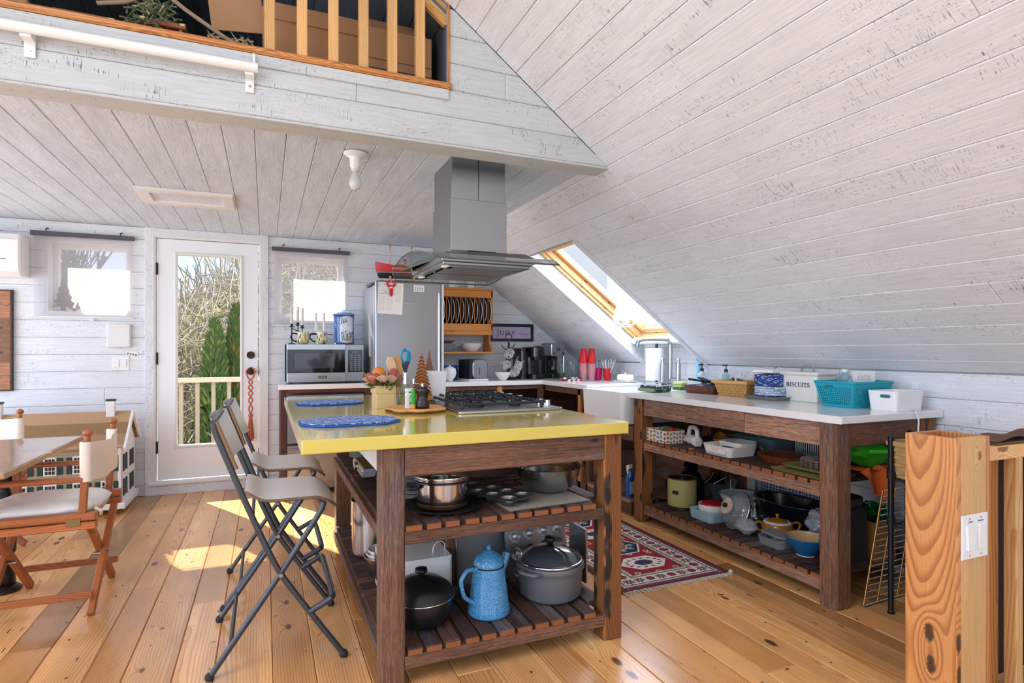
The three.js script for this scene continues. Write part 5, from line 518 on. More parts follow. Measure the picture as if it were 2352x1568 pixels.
{ const tree = (H, W, n) => { const p = [[-0.014, 0]]; for (let i = 0; i < n; i++) { const a = 1 - i / n; p.push([-W * a, H * (0.06 + 0.92 * i / n)], [-W * a * 0.72, H * (0.06 + 0.92 * (i + 0.55) / n)]); } p.push([0, H]); return poly([...p, ...[...p].slice(0, -1).reverse().map(([x, y]) => [-x, y])], 0.012, 0.002); };
  const t = thing('napkin_holder', 'carved wooden pine tree napkin holder', 'napkin holder', [0.80, IT, -3.17], -0.22); part(t, 'foot', M.dark, bx(0.14, 0.02, 0.10, 0, 0.01, 0)); const f = part(t, 'front_tree', std(0xc89a64, 0.55, 0, { map: TX.pine }), at(tree(0.285, 0.066, 9), 0, 0.015, 0.04)); const g = []; for (let i = 0; i < 11; i++) for (const s of [-1, 1]) { const y = 0.05 + i * 0.021, w = 0.06 * (1 - i / 12.5); g.push(bar([0, y + w * 0.6, 0.05], [s * w, y, 0.048], 0.007, 0.006)); } part(f, 'branch_ridges', std(0x8a5a30, 0.6, 0, { map: TX.pine }), g); part(t, 'back_tree', std(0x7d5534, 0.6), at(tree(0.29, 0.062, 8), 0.045, 0.015, -0.045));
  settle(solo('napkin_stack', 'stack of white paper napkins in the tree holder', 'napkins', M.white, [0, 0, 0], 0, ...[0, 1, 2, 3, 4].map((i) => bx(0.15, 0.165, 0.003, 0.865, IT + 0.105, -3.165 - i * 0.006 + 0.01, { ry: 0.1 + i * 0.015, rz: -0.06 })))).userData.kind = 'stuff';
  const b = thing('serving_board', 'rustic bark-edged wooden serving board', 'board', [0.69, IT, -2.84], 0); const pts = []; for (let i = 0; i < 40; i++) { const a = i / 40 * 2 * PI, k = 1 + 0.06 * Math.sin(a * 7) + 0.04 * Math.sin(a * 11 + 1); pts.push([0.135 * k * Math.sign(Math.cos(a)) * Math.pow(Math.abs(Math.cos(a)), 0.8), 0.15 * k * Math.sign(Math.sin(a)) * Math.pow(Math.abs(Math.sin(a)), 0.8)]); } part(b, 'slab', std(0xfbe8cf, 0.6, 0, { map: TX.pine }), grain(poly(pts, 0.018, 0.003).rotateX(-PI / 2).translate(0, 0.0115, 0), 2)); part(b, 'bark', std(0xd8b48c, 0.9, 0, { map: TX.brown }), poly(pts.map(([x, y]) => [x * 1.012, y * 1.012]), 0.013, 0.004).rotateX(-PI / 2).translate(0, 0.0075, 0));
  const BT = IT + 0.0215; const pm = thing('pepper_mill', 'black ribbed pepper mill on the serving board', 'pepper mill', [0.70, BT, -2.75]); part(pm, 'body', std(0x2d1d19, 0.3), lathe([[0, 0], [0.034, 0], [0.034, 0.015], [0.03, 0.02], [0.034, 0.03], [0.027, 0.045], [0.026, 0.065], [0.034, 0.08], [0.034, 0.095], [0.025, 0.104], [0, 0.106]], 28)); part(pm, 'finial', M.chrome, cyl(0.006, 0.006, 0.016, 0, 0.112, 0, 12)); part(pm, 'crank', M.chrome, rod([0, 0.114, 0], [-0.045, 0.122, 0.005], 0.003), cyl(0.005, 0.005, 0.022, -0.045, 0.132, 0.005, 10));
  settle(solo('salt_box', 'white spice carton with leaf print on the board', 'carton', inked(128, 256, (c) => { c.fillStyle = '#eef0ea'; c.fillRect(0, 0, 128, 256); c.fillStyle = '#5f8a5f'; c.beginPath(); c.ellipse(64, 150, 26, 60, 0.2, 0, 7); c.fill(); c.fillStyle = '#e9efe4'; c.beginPath(); c.ellipse(60, 150, 14, 44, 0.2, 0, 7); c.fill(); c.fillStyle = '#39424a'; c.fillRect(30, 40, 70, 14); c.fillRect(80, 230, 34, 10); }), [0.645, BT, -2.79], 0.1, new THREE.BoxGeometry(0.036, 0.095, 0.03).translate(0, 0.0475, 0)));
  const gl = thing('glue_stick', 'green lighter-like tube with orange base on the board', 'tube', [0.655, BT, -2.75]); part(gl, 'tube', M.green, cyl(0.0105, 0.0105, 0.065, 0, 0.05, 0, 14)); part(gl, 'base', std(0xe09a2c, 0.4), cyl(0.0112, 0.0112, 0.02, 0, 0.01, 0, 14)); part(gl, 'cap', M.green, cyl(0.0065, 0.01, 0.012, 0, 0.088, 0, 12)); }
// ---------------------------------------------------------------- island shelves
const MS = 0.5815, LS = 0.1315;
settle(solo('round_tray', 'black round tray under the steel pot on the island', 'tray', M.blackM, [0.665, MS, -2.27], 0, vessel([[0.135, 0], [0.158, 0.012], [0.162, 0.015]], 0.004, 40)));
{ const t = thing('steel_pot', 'polished steel pot with double rim on the black tray', 'pot', [0.66, MS + 0.006, -2.27]); part(t, 'body', std(0xc9cacb, 0.14, 1), vessel([[0.09, 0], [0.102, 0.008], [0.102, 0.10], [0.108, 0.104]], 0.003, 44)); part(t, 'copper_base', std(0x9c7550, 0.3, 0.9), lathe([[0, 0.0002], [0.095, 0.0002], [0.1035, 0.01], [0.1035, 0.024]], 44)); part(t, 'insert', M.chrome, lathe([[0.1, 0.104], [0.111, 0.108], [0.111, 0.124], [0.116, 0.13], [0.109, 0.13], [0.106, 0.11], [0.1, 0.104]], 44), at(new THREE.TorusGeometry(0.112, 0.0025, 6, 44), 0, 0.116, 0, PI / 2)); for (const s of [-1, 1]) part(t, 'handle', M.black, at(rby(0.05, 0.016, 0.075, 0.02, 0, 0, 0), s * 0.122, 0.088, 0)); }
{ const pl = thing('dinner_plate', 'first dinner plate from the bottom of the island stack', 'plate', [0.60, MS, -2.48], 0, 'plates stacked on the island shelf'); part(pl, 'dish', M.ceram, plateG(0.105, 0.016)); part(pl, 'rim', std(0x30343a, 0.3), at(new THREE.TorusGeometry(0.105, 0.0022, 6, 36), 0, 0.016, 0, PI / 2)); for (let i = 1; i < 9; i++) copyOf(pl, ORD[i] + ' dinner plate from the bottom of the island stack', [0.60 + rr(-0.003, 0.003), MS + i * 0.0165, -2.48]); }
const muffinTin = (nx, ny, p, r, w, h) => { const holes = []; for (let i = 0; i < nx; i++) for (let j = 0; j < ny; j++) holes.push(Array.from({ length: 20 }, (_, k) => [(i - (nx - 1) / 2) * p + r * Math.cos(-k / 20 * 2 * PI), (j - (ny - 1) / 2) * p + r * Math.sin(-k / 20 * 2 * PI)])); return { plate: poly(roundPts(w, h, 0.02), 0.003, 0, holes), cups: [...Array(nx * ny).keys()].map((k) => { const g = lathe([[0, -0.028], [r * 0.8, -0.028], [r, 0], [r - 0.001, 0], [r * 0.78, -0.026], [0, -0.026]], 24); g.rotateX(PI / 2); return g.translate((k % nx - (nx - 1) / 2) * p, ((k / nx | 0) - (ny - 1) / 2) * p, 0); }) }; };
{ const mt = muffinTin(2, 3, 0.085, 0.034, 0.19, 0.28), t = thing('muffin_tin', 'small six cup muffin tin on the woven mat', 'muffin tin', [0.915, MS + 0.034, -2.27], 0.42), m = std(0x8e9194, 0.3, 0.9); part(t, 'plate', m, mt.plate.rotateX(-PI / 2)); mt.cups.forEach((g) => part(t, 'cup', m, g.rotateX(-PI / 2)));
  settle(solo('woven_mat', 'cream woven mat under the mixing bowls', 'mat', std(0xd9d0bb, 0.95, 0, { bumpMap: TX.weave, bumpScale: 0.002 }), [1.06, MS, -2.28], 0.06, sheet(1, 1, 40, 30, (u, v) => [(u - 0.5) * 0.38, 0.004 + 0.0015 * Math.sin(u * 160), (0.5 - v) * 0.36]), sheet(1, 1, 4, 4, (u, v) => [(0.5 - u) * 0.38, 0.0005, (0.5 - v) * 0.36])));
  [[0.152, 0.112, 0.0055, 'largest steel mixing bowl on the woven mat'], [0.126, 0.09, 0.0125, 'middle steel bowl nested in the mixing bowl'], [0.108, 0.08, 0.0185, 'smallest steel bowl nested in the mixing bowls']].forEach(([r, h, y, l]) => { const o = solo('mixing_bowl', l, 'bowl', std(0xbdbec0, 0.24, 1), [1.175, MS + y, -2.34], 0, vessel([[r * 0.5, 0], [r * 0.76, h * 0.25], [r * 0.92, h * 0.65], [r * 0.95, h * 0.95], [r * 1.0, h], [r * 1.02, h]], 0.002, 44)); o.userData.group = 'nested mixing bowls'; }); }
{ const t = thing('black_casserole', 'black enamel casserole with domed lid on the bottom shelf', 'pot', [0.575, LS, -2.28]), m = std(0x17181a, 0.32); part(t, 'body', m, vessel([[0.085, 0], [0.115, 0.02], [0.128, 0.06], [0.13, 0.105]], 0.004, 40)); part(t, 'lid', m, lathe([[0.131, 0.106], [0.12, 0.135], [0.085, 0.162], [0.03, 0.176], [0, 0.178]], 40)); part(t, 'rim', M.chrome, at(new THREE.TorusGeometry(0.132, 0.003, 6, 44), 0, 0.106, 0, PI / 2)); part(t, 'knob', M.black, lathe([[0, 0.176], [0.014, 0.178], [0.012, 0.188], [0.025, 0.196], [0.024, 0.21], [0, 0.214]], 24)); for (const s of [-0.35, PI - 0.35]) part(t, 'handle', M.black, tube([[0.122, 0.07, -0.035], [0.165, 0.075, -0.03], [0.175, 0.078, 0], [0.165, 0.075, 0.03], [0.122, 0.07, 0.035]], 0.011, 20, 8).rotateY(-s)); }
{ const sp = std(0xffffff, 0.16, 0, { map: dataTex(256, 256, 0.2, 0.2, (u, v) => { const n = vn(u * 640, v * 640) * 0.6 + vn(u * 1300, v * 1300) * 0.4, k = sst(0.45, 0.75, n); return [mix(46, 150, k), mix(128, 196, k), mix(184, 222, k)]; }) }), t = thing('enamel_coffee_pot', 'speckled sky blue enamel coffee pot', 'coffee pot', [0.85, LS, -2.24]); const G = (g) => grain(g, 1); part(t, 'body', sp, G(lathe([[0, 0], [0.083, 0], [0.088, 0.01], [0.085, 0.03], [0.064, 0.19], [0.062, 0.196], [0, 0.196]], 40))); const l = part(t, 'lid', sp, G(lathe([[0.062, 0.196], [0.062, 0.212], [0.05, 0.235], [0.022, 0.255], [0.008, 0.262], [0, 0.262]], 36))); part(l, 'finial', sp, sph(0.01, 0, 0.268, 0), M && cyl(0.005, 0.005, 0.01, 0, 0.276, 0, 10)); part(t, 'lid_band', M.black, at(new THREE.TorusGeometry(0.063, 0.0025, 6, 40), 0, 0.197, 0, PI / 2)); part(t, 'handle', sp, G(tube([[-0.058, 0.195, 0.02], [-0.105, 0.2, 0.035], [-0.135, 0.165, 0.045], [-0.12, 0.1, 0.042], [-0.074, 0.06, 0.026]], 0.0085, 30, 10))); part(t, 'spout', sp, G(tube([[0.05, 0.13, -0.02], [0.082, 0.185, -0.035], [0.098, 0.222, -0.042]], 0.017, 16, 12))); }
{ const t = thing('grey_dutch_oven', 'grey cast dutch oven with glass lid on the bottom shelf', 'pot', [1.165, LS, -2.3], 0.05), m = std(0x6e7174, 0.45, 0.25); part(t, 'body', m, vessel([[0.115, 0], [0.136, 0.02], [0.142, 0.11], [0.145, 0.13], [0.151, 0.135], [0.151, 0.15], [0.146, 0.155]], 0.006, 48)); const l = part(t, 'lid', std(0x4a5056, 0.08, 0.2, { clearcoat: 1, clearcoatRoughness: 0.03 }), lathe([[0.142, 0.156], [0.12, 0.185], [0.08, 0.205], [0.03, 0.215], [0, 0.216]], 44)); part(l, 'rim', M.chrome, at(new THREE.TorusGeometry(0.138, 0.006, 8, 48), 0, 0.161, 0, PI / 2)); part(l, 'knob', M.black, lathe([[0, 0.214], [0.016, 0.216], [0.013, 0.232], [0.026, 0.242], [0.022, 0.258], [0, 0.262]], 24)); for (const s of [0.5, PI + 0.5]) part(t, 'handle', m, tube([[0.145, 0.142, -0.045], [0.185, 0.147, -0.035], [0.185, 0.147, 0.035], [0.145, 0.142, 0.045]], 0.0085, 20, 8).rotateY(s)); }
{ const mt = muffinTin(4, 3, 0.078, 0.031, 0.335, 0.255), t = thing('large_muffin_tin', 'large twelve cup muffin tin leaning behind the grey pot', 'muffin tin', [1.21, LS + 0.128, -2.525], 0.1), m = std(0xbfc1c0, 0.35, 0.9); t.rotation.x = -0.13; t.rotation.z = 0.06; part(t, 'plate', m, mt.plate); mt.cups.forEach((g) => part(t, 'cup', m, g)); const q = thing('baking_sheet', 'grey baking sheet standing behind the blue coffee pot', 'baking sheet', [0.93, LS + 0.12, -2.548], 0.05); q.rotation.x = -0.1; part(q, 'sheet', std(0x6c7276, 0.4, 0.7), rbx(0.25, 0.235, 0.004, 0.02)); part(q, 'rim', std(0x7d8387, 0.35, 0.8), at(poly(roundPts(0.26, 0.245, 0.02), 0.018, 0.002, [roundPts(0.25, 0.235, 0.018).reverse()]), 0, 0, 0.007)); const s = settle(solo('cooling_slab', 'thin steel pan edge standing at the right of the muffin tin', 'pan', std(0x9a9ea2, 0.3, 0.9), [1.385, LS, -2.42], 0, bx(0.012, 0.25, 0.16, 0, 0.125, 0))); s.position.x = 1.375; }
// the left, open side of the island
{ const t = thing('stock_pot', 'tall brushed steel stock pot on the island lower shelf', 'pot', [0.545, LS, -3.16]); part(t, 'body', std(0xc3c4c6, 0.22, 1, { anisotropy: 0.4 }), vessel([[0.11, 0], [0.122, 0.008], [0.124, 0.285], [0.13, 0.29]], 0.003, 48)); for (const s of [1.9, -1.2]) part(t, 'handle', M.chrome, tube([[0.122, 0.215, -0.04], [0.165, 0.215, -0.03], [0.165, 0.215, 0.03], [0.122, 0.215, 0.04]], 0.006, 20, 8).rotateY(s)); 
  [[0.09, 0, 0.085], [0.082, 0.012, 0.088], [0.072, 0.024, 0.09]].forEach(([r, y, h], i) => { const o = solo('canister_bowl', ['largest', 'middle', 'smallest'][i] + ' white-rimmed steel bowl nested behind the island leg', 'bowl', i ? M.ceram : std(0xc8beb0, 0.2, 0.9), [0.535, LS + y + 0.002, -2.86], 0, vessel([[r * 0.85, 0], [r * 0.95, h * 0.8], [r * 1.06, h * 0.88], [r * 1.08, h]], 0.003, 36)); o.userData.group = 'bowls nested on the island lower shelf'; });
  const o = thing('toaster_oven', 'white toaster oven on the lower island shelf', 'toaster oven', [0.592, LS, -2.585], 0.0); part(o, 'body', M.gloss, bx(0.29, 0.17, 0.28, 0.02, 0.095, 0.0, { c: 0.01 })); for (const x of [-0.11, 0.14]) for (const z of [-0.11, 0.11]) part(o, 'foot', M.black, cyl(0.01, 0.01, 0.012, x, 0.006, z, 8)); part(o, 'control_strip', M.steel, bx(0.004, 0.13, 0.07, -0.127, 0.095, 0.095)); part(o, 'dial', M.white, cyl(0.014, 0.014, 0.014, -0.133, 0.12, 0.095, 14, 0, 0, PI / 2), cyl(0.014, 0.014, 0.014, -0.133, 0.07, 0.095, 14, 0, 0, PI / 2)); part(o, 'door', std(0x2a2c30, 0.1), bx(0.004, 0.11, 0.17, -0.127, 0.095, -0.04));
  const w = thing('griddle', 'black electric griddle with steel end on the upper island shelf', 'griddle', [0.56, MS, -2.86]); part(w, 'plate', std(0x202226, 0.25), bx(0.22, 0.02, 0.30, 0.02, 0.075, 0)); part(w, 'end_casing', M.steel, at(rbx(0.07, 0.05, 0.30, 0.018), -0.12, 0.07, 0)); part(w, 'leg', M.black, bx(0.02, 0.066, 0.24, -0.05, 0.033, 0)); part(w, 'leg', M.black, bx(0.02, 0.066, 0.24, 0.09, 0.033, 0)); part(w, 'knob', M.chrome, cyl(0.02, 0.02, 0.014, -0.158, 0.075, -0.02, 16, 0, 0, PI / 2));
  const sp = thing('salad_plate', 'first striped plate from the bottom at the far island corner', 'plate', [0.55, MS, -3.50], 0, 'plates at the far island corner'); part(sp, 'dish', M.ceram, plateG(0.1, 0.014)); part(sp, 'rim', std(0x4a4d52, 0.3), at(new THREE.TorusGeometry(0.1, 0.002, 6, 30), 0, 0.014, 0, PI / 2)); for (let i = 1; i < 7; i++) copyOf(sp, ORD[i] + ' striped plate from the bottom at the far island corner', [0.55, MS + i * 0.0135, -3.50]); settle(solo('saucer', 'wide pale saucer in front of the far plate stack', 'plate', M.ceram, [0.55, MS, -3.24], 0, plateG(0.1, 0.018))); settle(solo('small_bowl', 'small grey bowl standing on the pale saucer', 'bowl', std(0xb9b7b4, 0.25), [0.59, MS + 0.006, -3.25], 0, bowlG(0.06, 0.055, 0.5))); 
  const ch = thing('charger_cable', 'bundle of white cable loops behind the black casserole', 'cable'); part(ch, 'loop', M.white, at(new THREE.TorusGeometry(0.035, 0.003, 6, 24), 0.72, 0.42 - 0.1, -2.62 + 0.09, 0, 0.4, 0)); part(ch, 'tail', M.white, tube([[0.69, 0.30, -2.53], [0.71, 0.22, -2.52], [0.74, LS + 0.004, -2.5]], 0.003, 16, 6)); }
// ---------------------------------------------------------------- on the right counter
const RT = 0.9105;
{ const st = inked(256, 256, (c) => { c.fillStyle = '#39464c'; c.fillRect(0, 0, 256, 256); for (let i = 0; i < 20; i++) { c.fillStyle = i % 2 ? '#d7dde0' : '#62757a'; c.fillRect(0, i * 13, 256, 5); c.fillRect(i * 13, 0, 3, 256); } }, { rough: 0.95 }), gr = inked(64, 64, (c) => { c.fillStyle = '#33553a'; c.fillRect(0, 0, 64, 64); c.fillStyle = '#7b9a6c'; for (let i = 0; i < 8; i++) c.fillRect(i * 8, 0, 3, 64); }, { rough: 0.95 }); const folded = (w, h, d) => { const g = poly(roundPts(d, h, h * 0.48), w, 0.006); g.rotateY(PI / 2); const p = g.attributes.position; for (let i = 0; i < p.count; i++) p.setY(i, p.getY(i) + 0.004 * Math.sin(p.getX(i) * 30 + p.getZ(i) * 40)); g.computeVertexNormals(); return grain(g, 0); }; [[0, 'bottom folded green striped towel by the sink', gr], [1, 'middle folded dark striped towel by the sink', st], [2, 'top folded grey striped towel by the sink', st]].forEach(([i, l, m]) => { const o = solo('folded_towel', l, 'towel', m, [2.66 + i * 0.006, RT + 0.017 + i * 0.019, -3.54 + i * 0.008], 0.25 + i * 0.12, folded(0.21 - i * 0.012, 0.026, 0.15)); o.userData.group = 'folded towels by the sink'; }); }
{ const bottle = (name, label, x, z, col, o = {}) => { const t = thing(name, label, 'bottle', [x, RT, z], o.ry ?? 0); part(t, 'body', std(col, 0.12, 0, { transmission: o.tr ?? 0.4, thickness: 0 }), rby(0.062, 0.13, 0.045, 0.02, 0, 0.065, 0), lathe([[0.022, 0.13], [0.014, 0.142], [0.012, 0.15], [0, 0.15]], 18)); part(t, 'label', std(o.lab ?? 0x4c88b4, 0.4), bx(0.05, 0.06, 0.002, 0, 0.06, 0.0235)); const p = part(t, 'pump', M.black, cyl(0.013, 0.014, 0.022, 0, 0.158, 0, 14), cyl(0.004, 0.004, 0.03, 0, 0.182, 0, 8), bx(0.02, 0.01, 0.018, 0, 0.198, 0)); part(p, 'nozzle', M.black, rod([0, 0.199, 0], [-0.038, 0.194, 0.006], 0.0045)); return t; };
  bottle('soap_bottle', 'pale blue soap pump bottle with dark cap behind the sponges', 3.09, -3.52, 0xdff0f7, { lab: 0x2f4a66, tr: 0.3 }); bottle('soap_bottle', 'clear hand soap pump bottle with black curved pump', 3.12, -3.30, 0xd6eef0, { lab: 0x4aa6b8, tr: 0.6 }); const s = solo('spray_bottle', 'light blue dish spray bottle against the well corner', 'bottle', std(0x9fd0e8, 0.2), [3.13, RT, -3.60], 0, rby(0.05, 0.2, 0.04, 0.018, 0, 0.1, 0), cyl(0.012, 0.02, 0.03, 0, 0.215, 0, 14), bx(0.05, 0.025, 0.02, -0.01, 0.24, 0)); }
{ [[0, 0x4d7a34, 'bottom dark green sponge'], [1, 0xb9d178, 'middle lime sponge'], [2, 0xd7e6a0, 'top pale lime sponge']].forEach(([i, c, l]) => { const o = solo('kitchen_sponge', l + ' in the stack by the sink', 'sponge', std(c, 0.95), [2.965, RT + 0.011 + i * 0.0212, -3.62], 0.3 + i * 0.1, rbx(0.11, 0.02, 0.075, 0.006)); o.userData.group = 'sponges by the sink'; }); }
{ const t = thing('utensil_tray', 'dark wood tray filled with black utensil handles', 'tray', [2.90, RT, -3.27], 0.15); part(t, 'tray', std(0xffffff, 0.4, 0, { map: TX.dark, color: 0xc9a08c }), quadTray(0.13, 0.24, 0.055, 0.008, 0.018, 0.008)); part(t, 'cloth', M.navy, sph(0.06, 0, 0.05, 0.02, [1, 0.35, 1.6])); for (const [x, z, a, b] of [[-0.02, 0.05, 0.4, 0.3], [0.03, 0.0, -0.3, 0.22], [0.0, -0.05, 0.9, 0.25], [0.035, 0.06, 1.3, 0.2]]) part(t, 'handle', M.black, rbx(0.02, 0.013, 0.17, 0.006, x, 0.075 + b * 0.05, z, { ry: a, rx: b })); }
function basketry(t, w, d, h, flare, m, rows, cols, rw) { // woven splints around a flared box
  for (let r = 0; r < rows; r++) { const y = (r + 0.5) * h / rows, k = flare * y / h; for (const [L, px, pz, ry] of [[w + 2 * k, 0, d / 2 + k, 0], [w + 2 * k, 0, -d / 2 - k, 0], [d + 2 * k, w / 2 + k, 0, PI / 2], [d + 2 * k, -w / 2 - k, 0, PI / 2]]) { const n = Math.max(3, Math.round(cols * L / w)); part(t, 'splint', m, at(sheet(1, 1, n * 2, 1, (u, v) => [(u - 0.5) * L, y + (v - 0.5) * h / rows * 0.92, 0.004 * Math.sin(u * n * PI + r * PI)]), px, 0, pz, 0, ry)); } }
  part(t, 'lining', m, quadTray(w - 0.012, d - 0.012, h - 0.004, 0.004, flare, 0.006)); for (const s of [-1, 1]) part(t, 'rim', rw, bx(w + 2 * flare + 0.024, 0.02, 0.008, 0, h, s * (d / 2 + flare + 0.004)), bx(0.008, 0.02, d + 2 * flare + 0.016, s * (w / 2 + flare + 0.004), h, 0)); }
{ const m = std(0xbd8a48, 0.6, 0, { side: THREE.DoubleSide }), rw = std(0xd2a262, 0.5); const t = thing('splint_basket', 'honey woven splint basket on the right counter', 'basket', [2.94, RT, -2.985], 0.12); basketry(t, 0.15, 0.22, 0.095, 0.025, m, 5, 7, rw); for (let i = 0; i < 4; i++) part(t, 'utensil_end', [M.steel, M.dark, M.steel, std(0x5a2c22, 0.4)][i], rod([-0.03 + i * 0.02, 0.04, -0.02], [-0.05 + i * 0.03, 0.115, 0.06 - i * 0.05], 0.008)); part(t, 'side_handle', rw, bx(0.02, 0.012, 0.04, 0.03, 0.102, 0.155)); }
{ const knit = (a, b) => inked(256, 64, (c) => { c.fillStyle = a; c.fillRect(0, 0, 256, 64); for (let k = 0; k < 700; k++) { c.fillStyle = k % 3 ? b : '#eef1f4'; c.fillRect(rnd() * 256, (rnd() * 16 | 0) * 4, 3 + rnd() * 4, 3); } }, { rough: 0.95 }); const k1 = knit('#2f4f9a', '#1d356e'), k2 = knit('#cfd8e2', '#5a7ba6'); const tr = thing('oven_tray', 'grey metal oven tray under the pot holders', 'tray', [2.93, RT, -2.70], 0.0); part(tr, 'tray', std(0x8f8f88, 0.4, 0.6), quadTray(0.22, 0.22, 0.022, 0.003, 0.02, 0.012)); 
  const coil = (r, h) => { const g = []; for (let i = 0; i < Math.round(h / 0.014); i++) g.push(at(new THREE.TorusGeometry(r, 0.008, 8, 30), 0, 0.008 + i * 0.014, 0, PI / 2, 0, i * 0.4)); g.push(cyl(r, r, 0.006, 0, 0.004, 0, 30)); return g; }; const c1 = solo('rope_basket', 'navy and white coiled rope trivet lowest on the oven tray', 'basket', k1, [2.93, RT + 0.006, -2.71], 0, coil(0.1, 0.016)); c1.userData.group = 'coiled rope baskets'; const c2 = solo('rope_basket', 'pale blue coiled rope basket in the middle of the pile', 'basket', k2, [2.935, RT + 0.024, -2.71], 0, coil(0.095, 0.056)); c2.userData.group = 'coiled rope baskets'; const c3 = solo('rope_basket', 'dark blue coiled rope basket at the top of the pile', 'basket', k1, [2.93, RT + 0.082, -2.72], 0, coil(0.085, 0.07)); c3.userData.group = 'coiled rope baskets'; settle(solo('paper_bag_pile', 'white paper packet with wrappers on the rope baskets', 'packet', M.white, [2.92, RT + 0.158, -2.72], 0.2, rbx(0.15, 0.02, 0.14, 0.006, 0, 0.012, 0, { rz: -0.08 }), at(sheet(1, 1, 10, 10, (u, v) => [(u - 0.5) * 0.1, 0.03 + 0.02 * fbm(u * 4, v * 4), (0.5 - v) * 0.1]), 0, 0, 0))); }
{ const t = thing('biscuit_tin', 'white enamel biscuit tin with navy lettering', 'tin', [3.03, RT, -2.525], PI / 2 + PI); const tin = std(0xe9e7df, 0.25); part(t, 'body', tin, rby(0.26, 0.155, 0.17, 0.012, 0, 0.0775, 0)); part(t, 'lid', tin, rby(0.275, 0.022, 0.185, 0.014, 0, 0.166, 0, { c: 0.008 })); part(t, 'lid_handle', std(0xb9b8b2, 0.35, 0.3), at(sheet(1, 1, 24, 1, (u, v) => { const a = u * PI; return [0.045 * Math.cos(a), 0.177 + 0.04 * Math.sin(a), (v - 0.5) * 0.016]; }), 0, 0, 0), at(sheet(1, 1, 24, 1, (u, v) => { const a = (1 - u) * PI; return [0.043 * Math.cos(a), 0.176 + 0.04 * Math.sin(a), (v - 0.5) * 0.016]; }), 0, 0, 0)); part(t, 'lettering', inked(512, 128, (c) => { c.clearRect(0, 0, 512, 128); c.fillStyle = '#1d2b4c'; c.textAlign = 'center'; c.font = 'bold 92px serif'; c.fillText('BISCUITS', 256, 96, 490); }, { alpha: true }), at(new THREE.PlaneGeometry(0.2, 0.05), 0, 0.1, 0.0862)); }
{ const t = thing('teal_basket', 'teal perforated plastic basket on the right counter', 'basket', [2.96, RT, -2.18], 0), m = std(0x139fb4, 0.4, 0, { side: THREE.DoubleSide }); const side = (L, Lt, h, n, r) => { const H = []; for (let i = 0; i < n; i++) for (let j = 0; j < r; j++) { const v = 0.16 + 0.62 * (j + (i % 2) * 0.0) / (r - 1), x = (i - (n - 1) / 2) * (mix(L, Lt, v) * 0.9 / n), y = v * h; H.push([[x - 0.0035, y - 0.003], [x - 0.0035, y + 0.003], [x + 0.0035, y + 0.003], [x + 0.0035, y - 0.003]]); } return poly([[-L / 2, 0], [L / 2, 0], [Lt / 2, h], [-Lt / 2, h]], 0.003, 0, H); }; const w = 0.25, d = 0.175, f = 0.03, h = 0.135, tl = Math.atan2(f, h), hs = Math.hypot(f, h); 
  part(t, 'side', m, at(at(side(d, d + 2 * f, hs, 16, 9), 0, 0, 0, tl, 0, 0), -w / 2, 0, 0, 0, -PI / 2, 0)); part(t, 'side', m, at(at(side(d, d + 2 * f, hs, 4, 2), 0, 0, 0, tl, 0, 0), w / 2, 0, 0, 0, PI / 2, 0)); part(t, 'side', m, at(at(side(w, w + 2 * f, hs, 22, 9), 0, 0, 0, tl, 0, 0), 0, 0, d / 2, 0, 0, 0)); part(t, 'side', m, at(at(side(w, w + 2 * f, hs, 4, 2), 0, 0, 0, tl, 0, 0), 0, 0, -d / 2, 0, PI, 0)); part(t, 'bottom', m, bx(w, 0.004, d, 0, 0.002, 0)); part(t, 'rim', m, at(poly(roundPts(w + 2 * f + 0.012, d + 2 * f + 0.012, 0.012), 0.012, 0.003, [roundPts(w + 2 * f - 0.006, d + 2 * f - 0.006, 0.01).reverse()]), 0, h, 0, -PI / 2)); part(t, 'hand_slot', std(0x0c6f80, 0.4), at(poly(roundPts(0.05, 0.018, 0.006), 0.005, 0.001), -w / 2 - f * 0.85, h * 0.82, -0.03, 0, -PI / 2, 0));
  const b = thing('water_bottle', 'clear water bottle with cap in the teal basket', 'bottle', [2.92, RT + 0.005, -2.20]); part(b, 'body', std(0xcfeaf0, 0.05, 0, { transmission: 0.85, thickness: 0 }), lathe([[0, 0], [0.035, 0], [0.037, 0.02], [0.034, 0.06], [0.037, 0.11], [0.036, 0.14], [0.015, 0.175], [0.014, 0.185], [0, 0.185]], 26)); part(b, 'label', std(0x5fb4c8, 0.4), cyl(0.0375, 0.0375, 0.05, 0, 0.085, 0, 26, 0, 0, 0, true)); part(b, 'cap', M.white, cyl(0.0155, 0.0155, 0.016, 0, 0.19, 0, 16));
  settle(solo('fruit_snack_box', 'white and blue carton with orange fruit print in the teal basket', 'carton', inked(256, 256, (c) => { c.fillStyle = '#eceae4'; c.fillRect(0, 0, 256, 256); c.fillStyle = '#3f9fc6'; c.fillRect(0, 110, 256, 146); c.fillStyle = '#b9b8b4'; c.font = 'bold 52px sans-serif'; c.textAlign = 'center'; c.fillText('CUTIE', 128, 72); c.fillStyle = '#e8812c'; for (const [x, y] of [[60, 170], [90, 150], [40, 190]]) { c.beginPath(); c.arc(x, y, 20, 0, 7); c.fill(); } c.fillStyle = '#5b2a66'; c.beginPath(); c.arc(176, 172, 30, 0, 7); c.fill(); c.fillStyle = '#3c8a3a'; c.fillRect(166, 126, 22, 22); c.fillStyle = '#f6f6f4'; c.beginPath(); c.arc(130, 250, 40, 0, 7); c.fill(); }), [3.01, RT + 0.005, -2.17], -0.35, new THREE.BoxGeometry(0.125, 0.19, 0.05).translate(0, 0.095, 0))); }
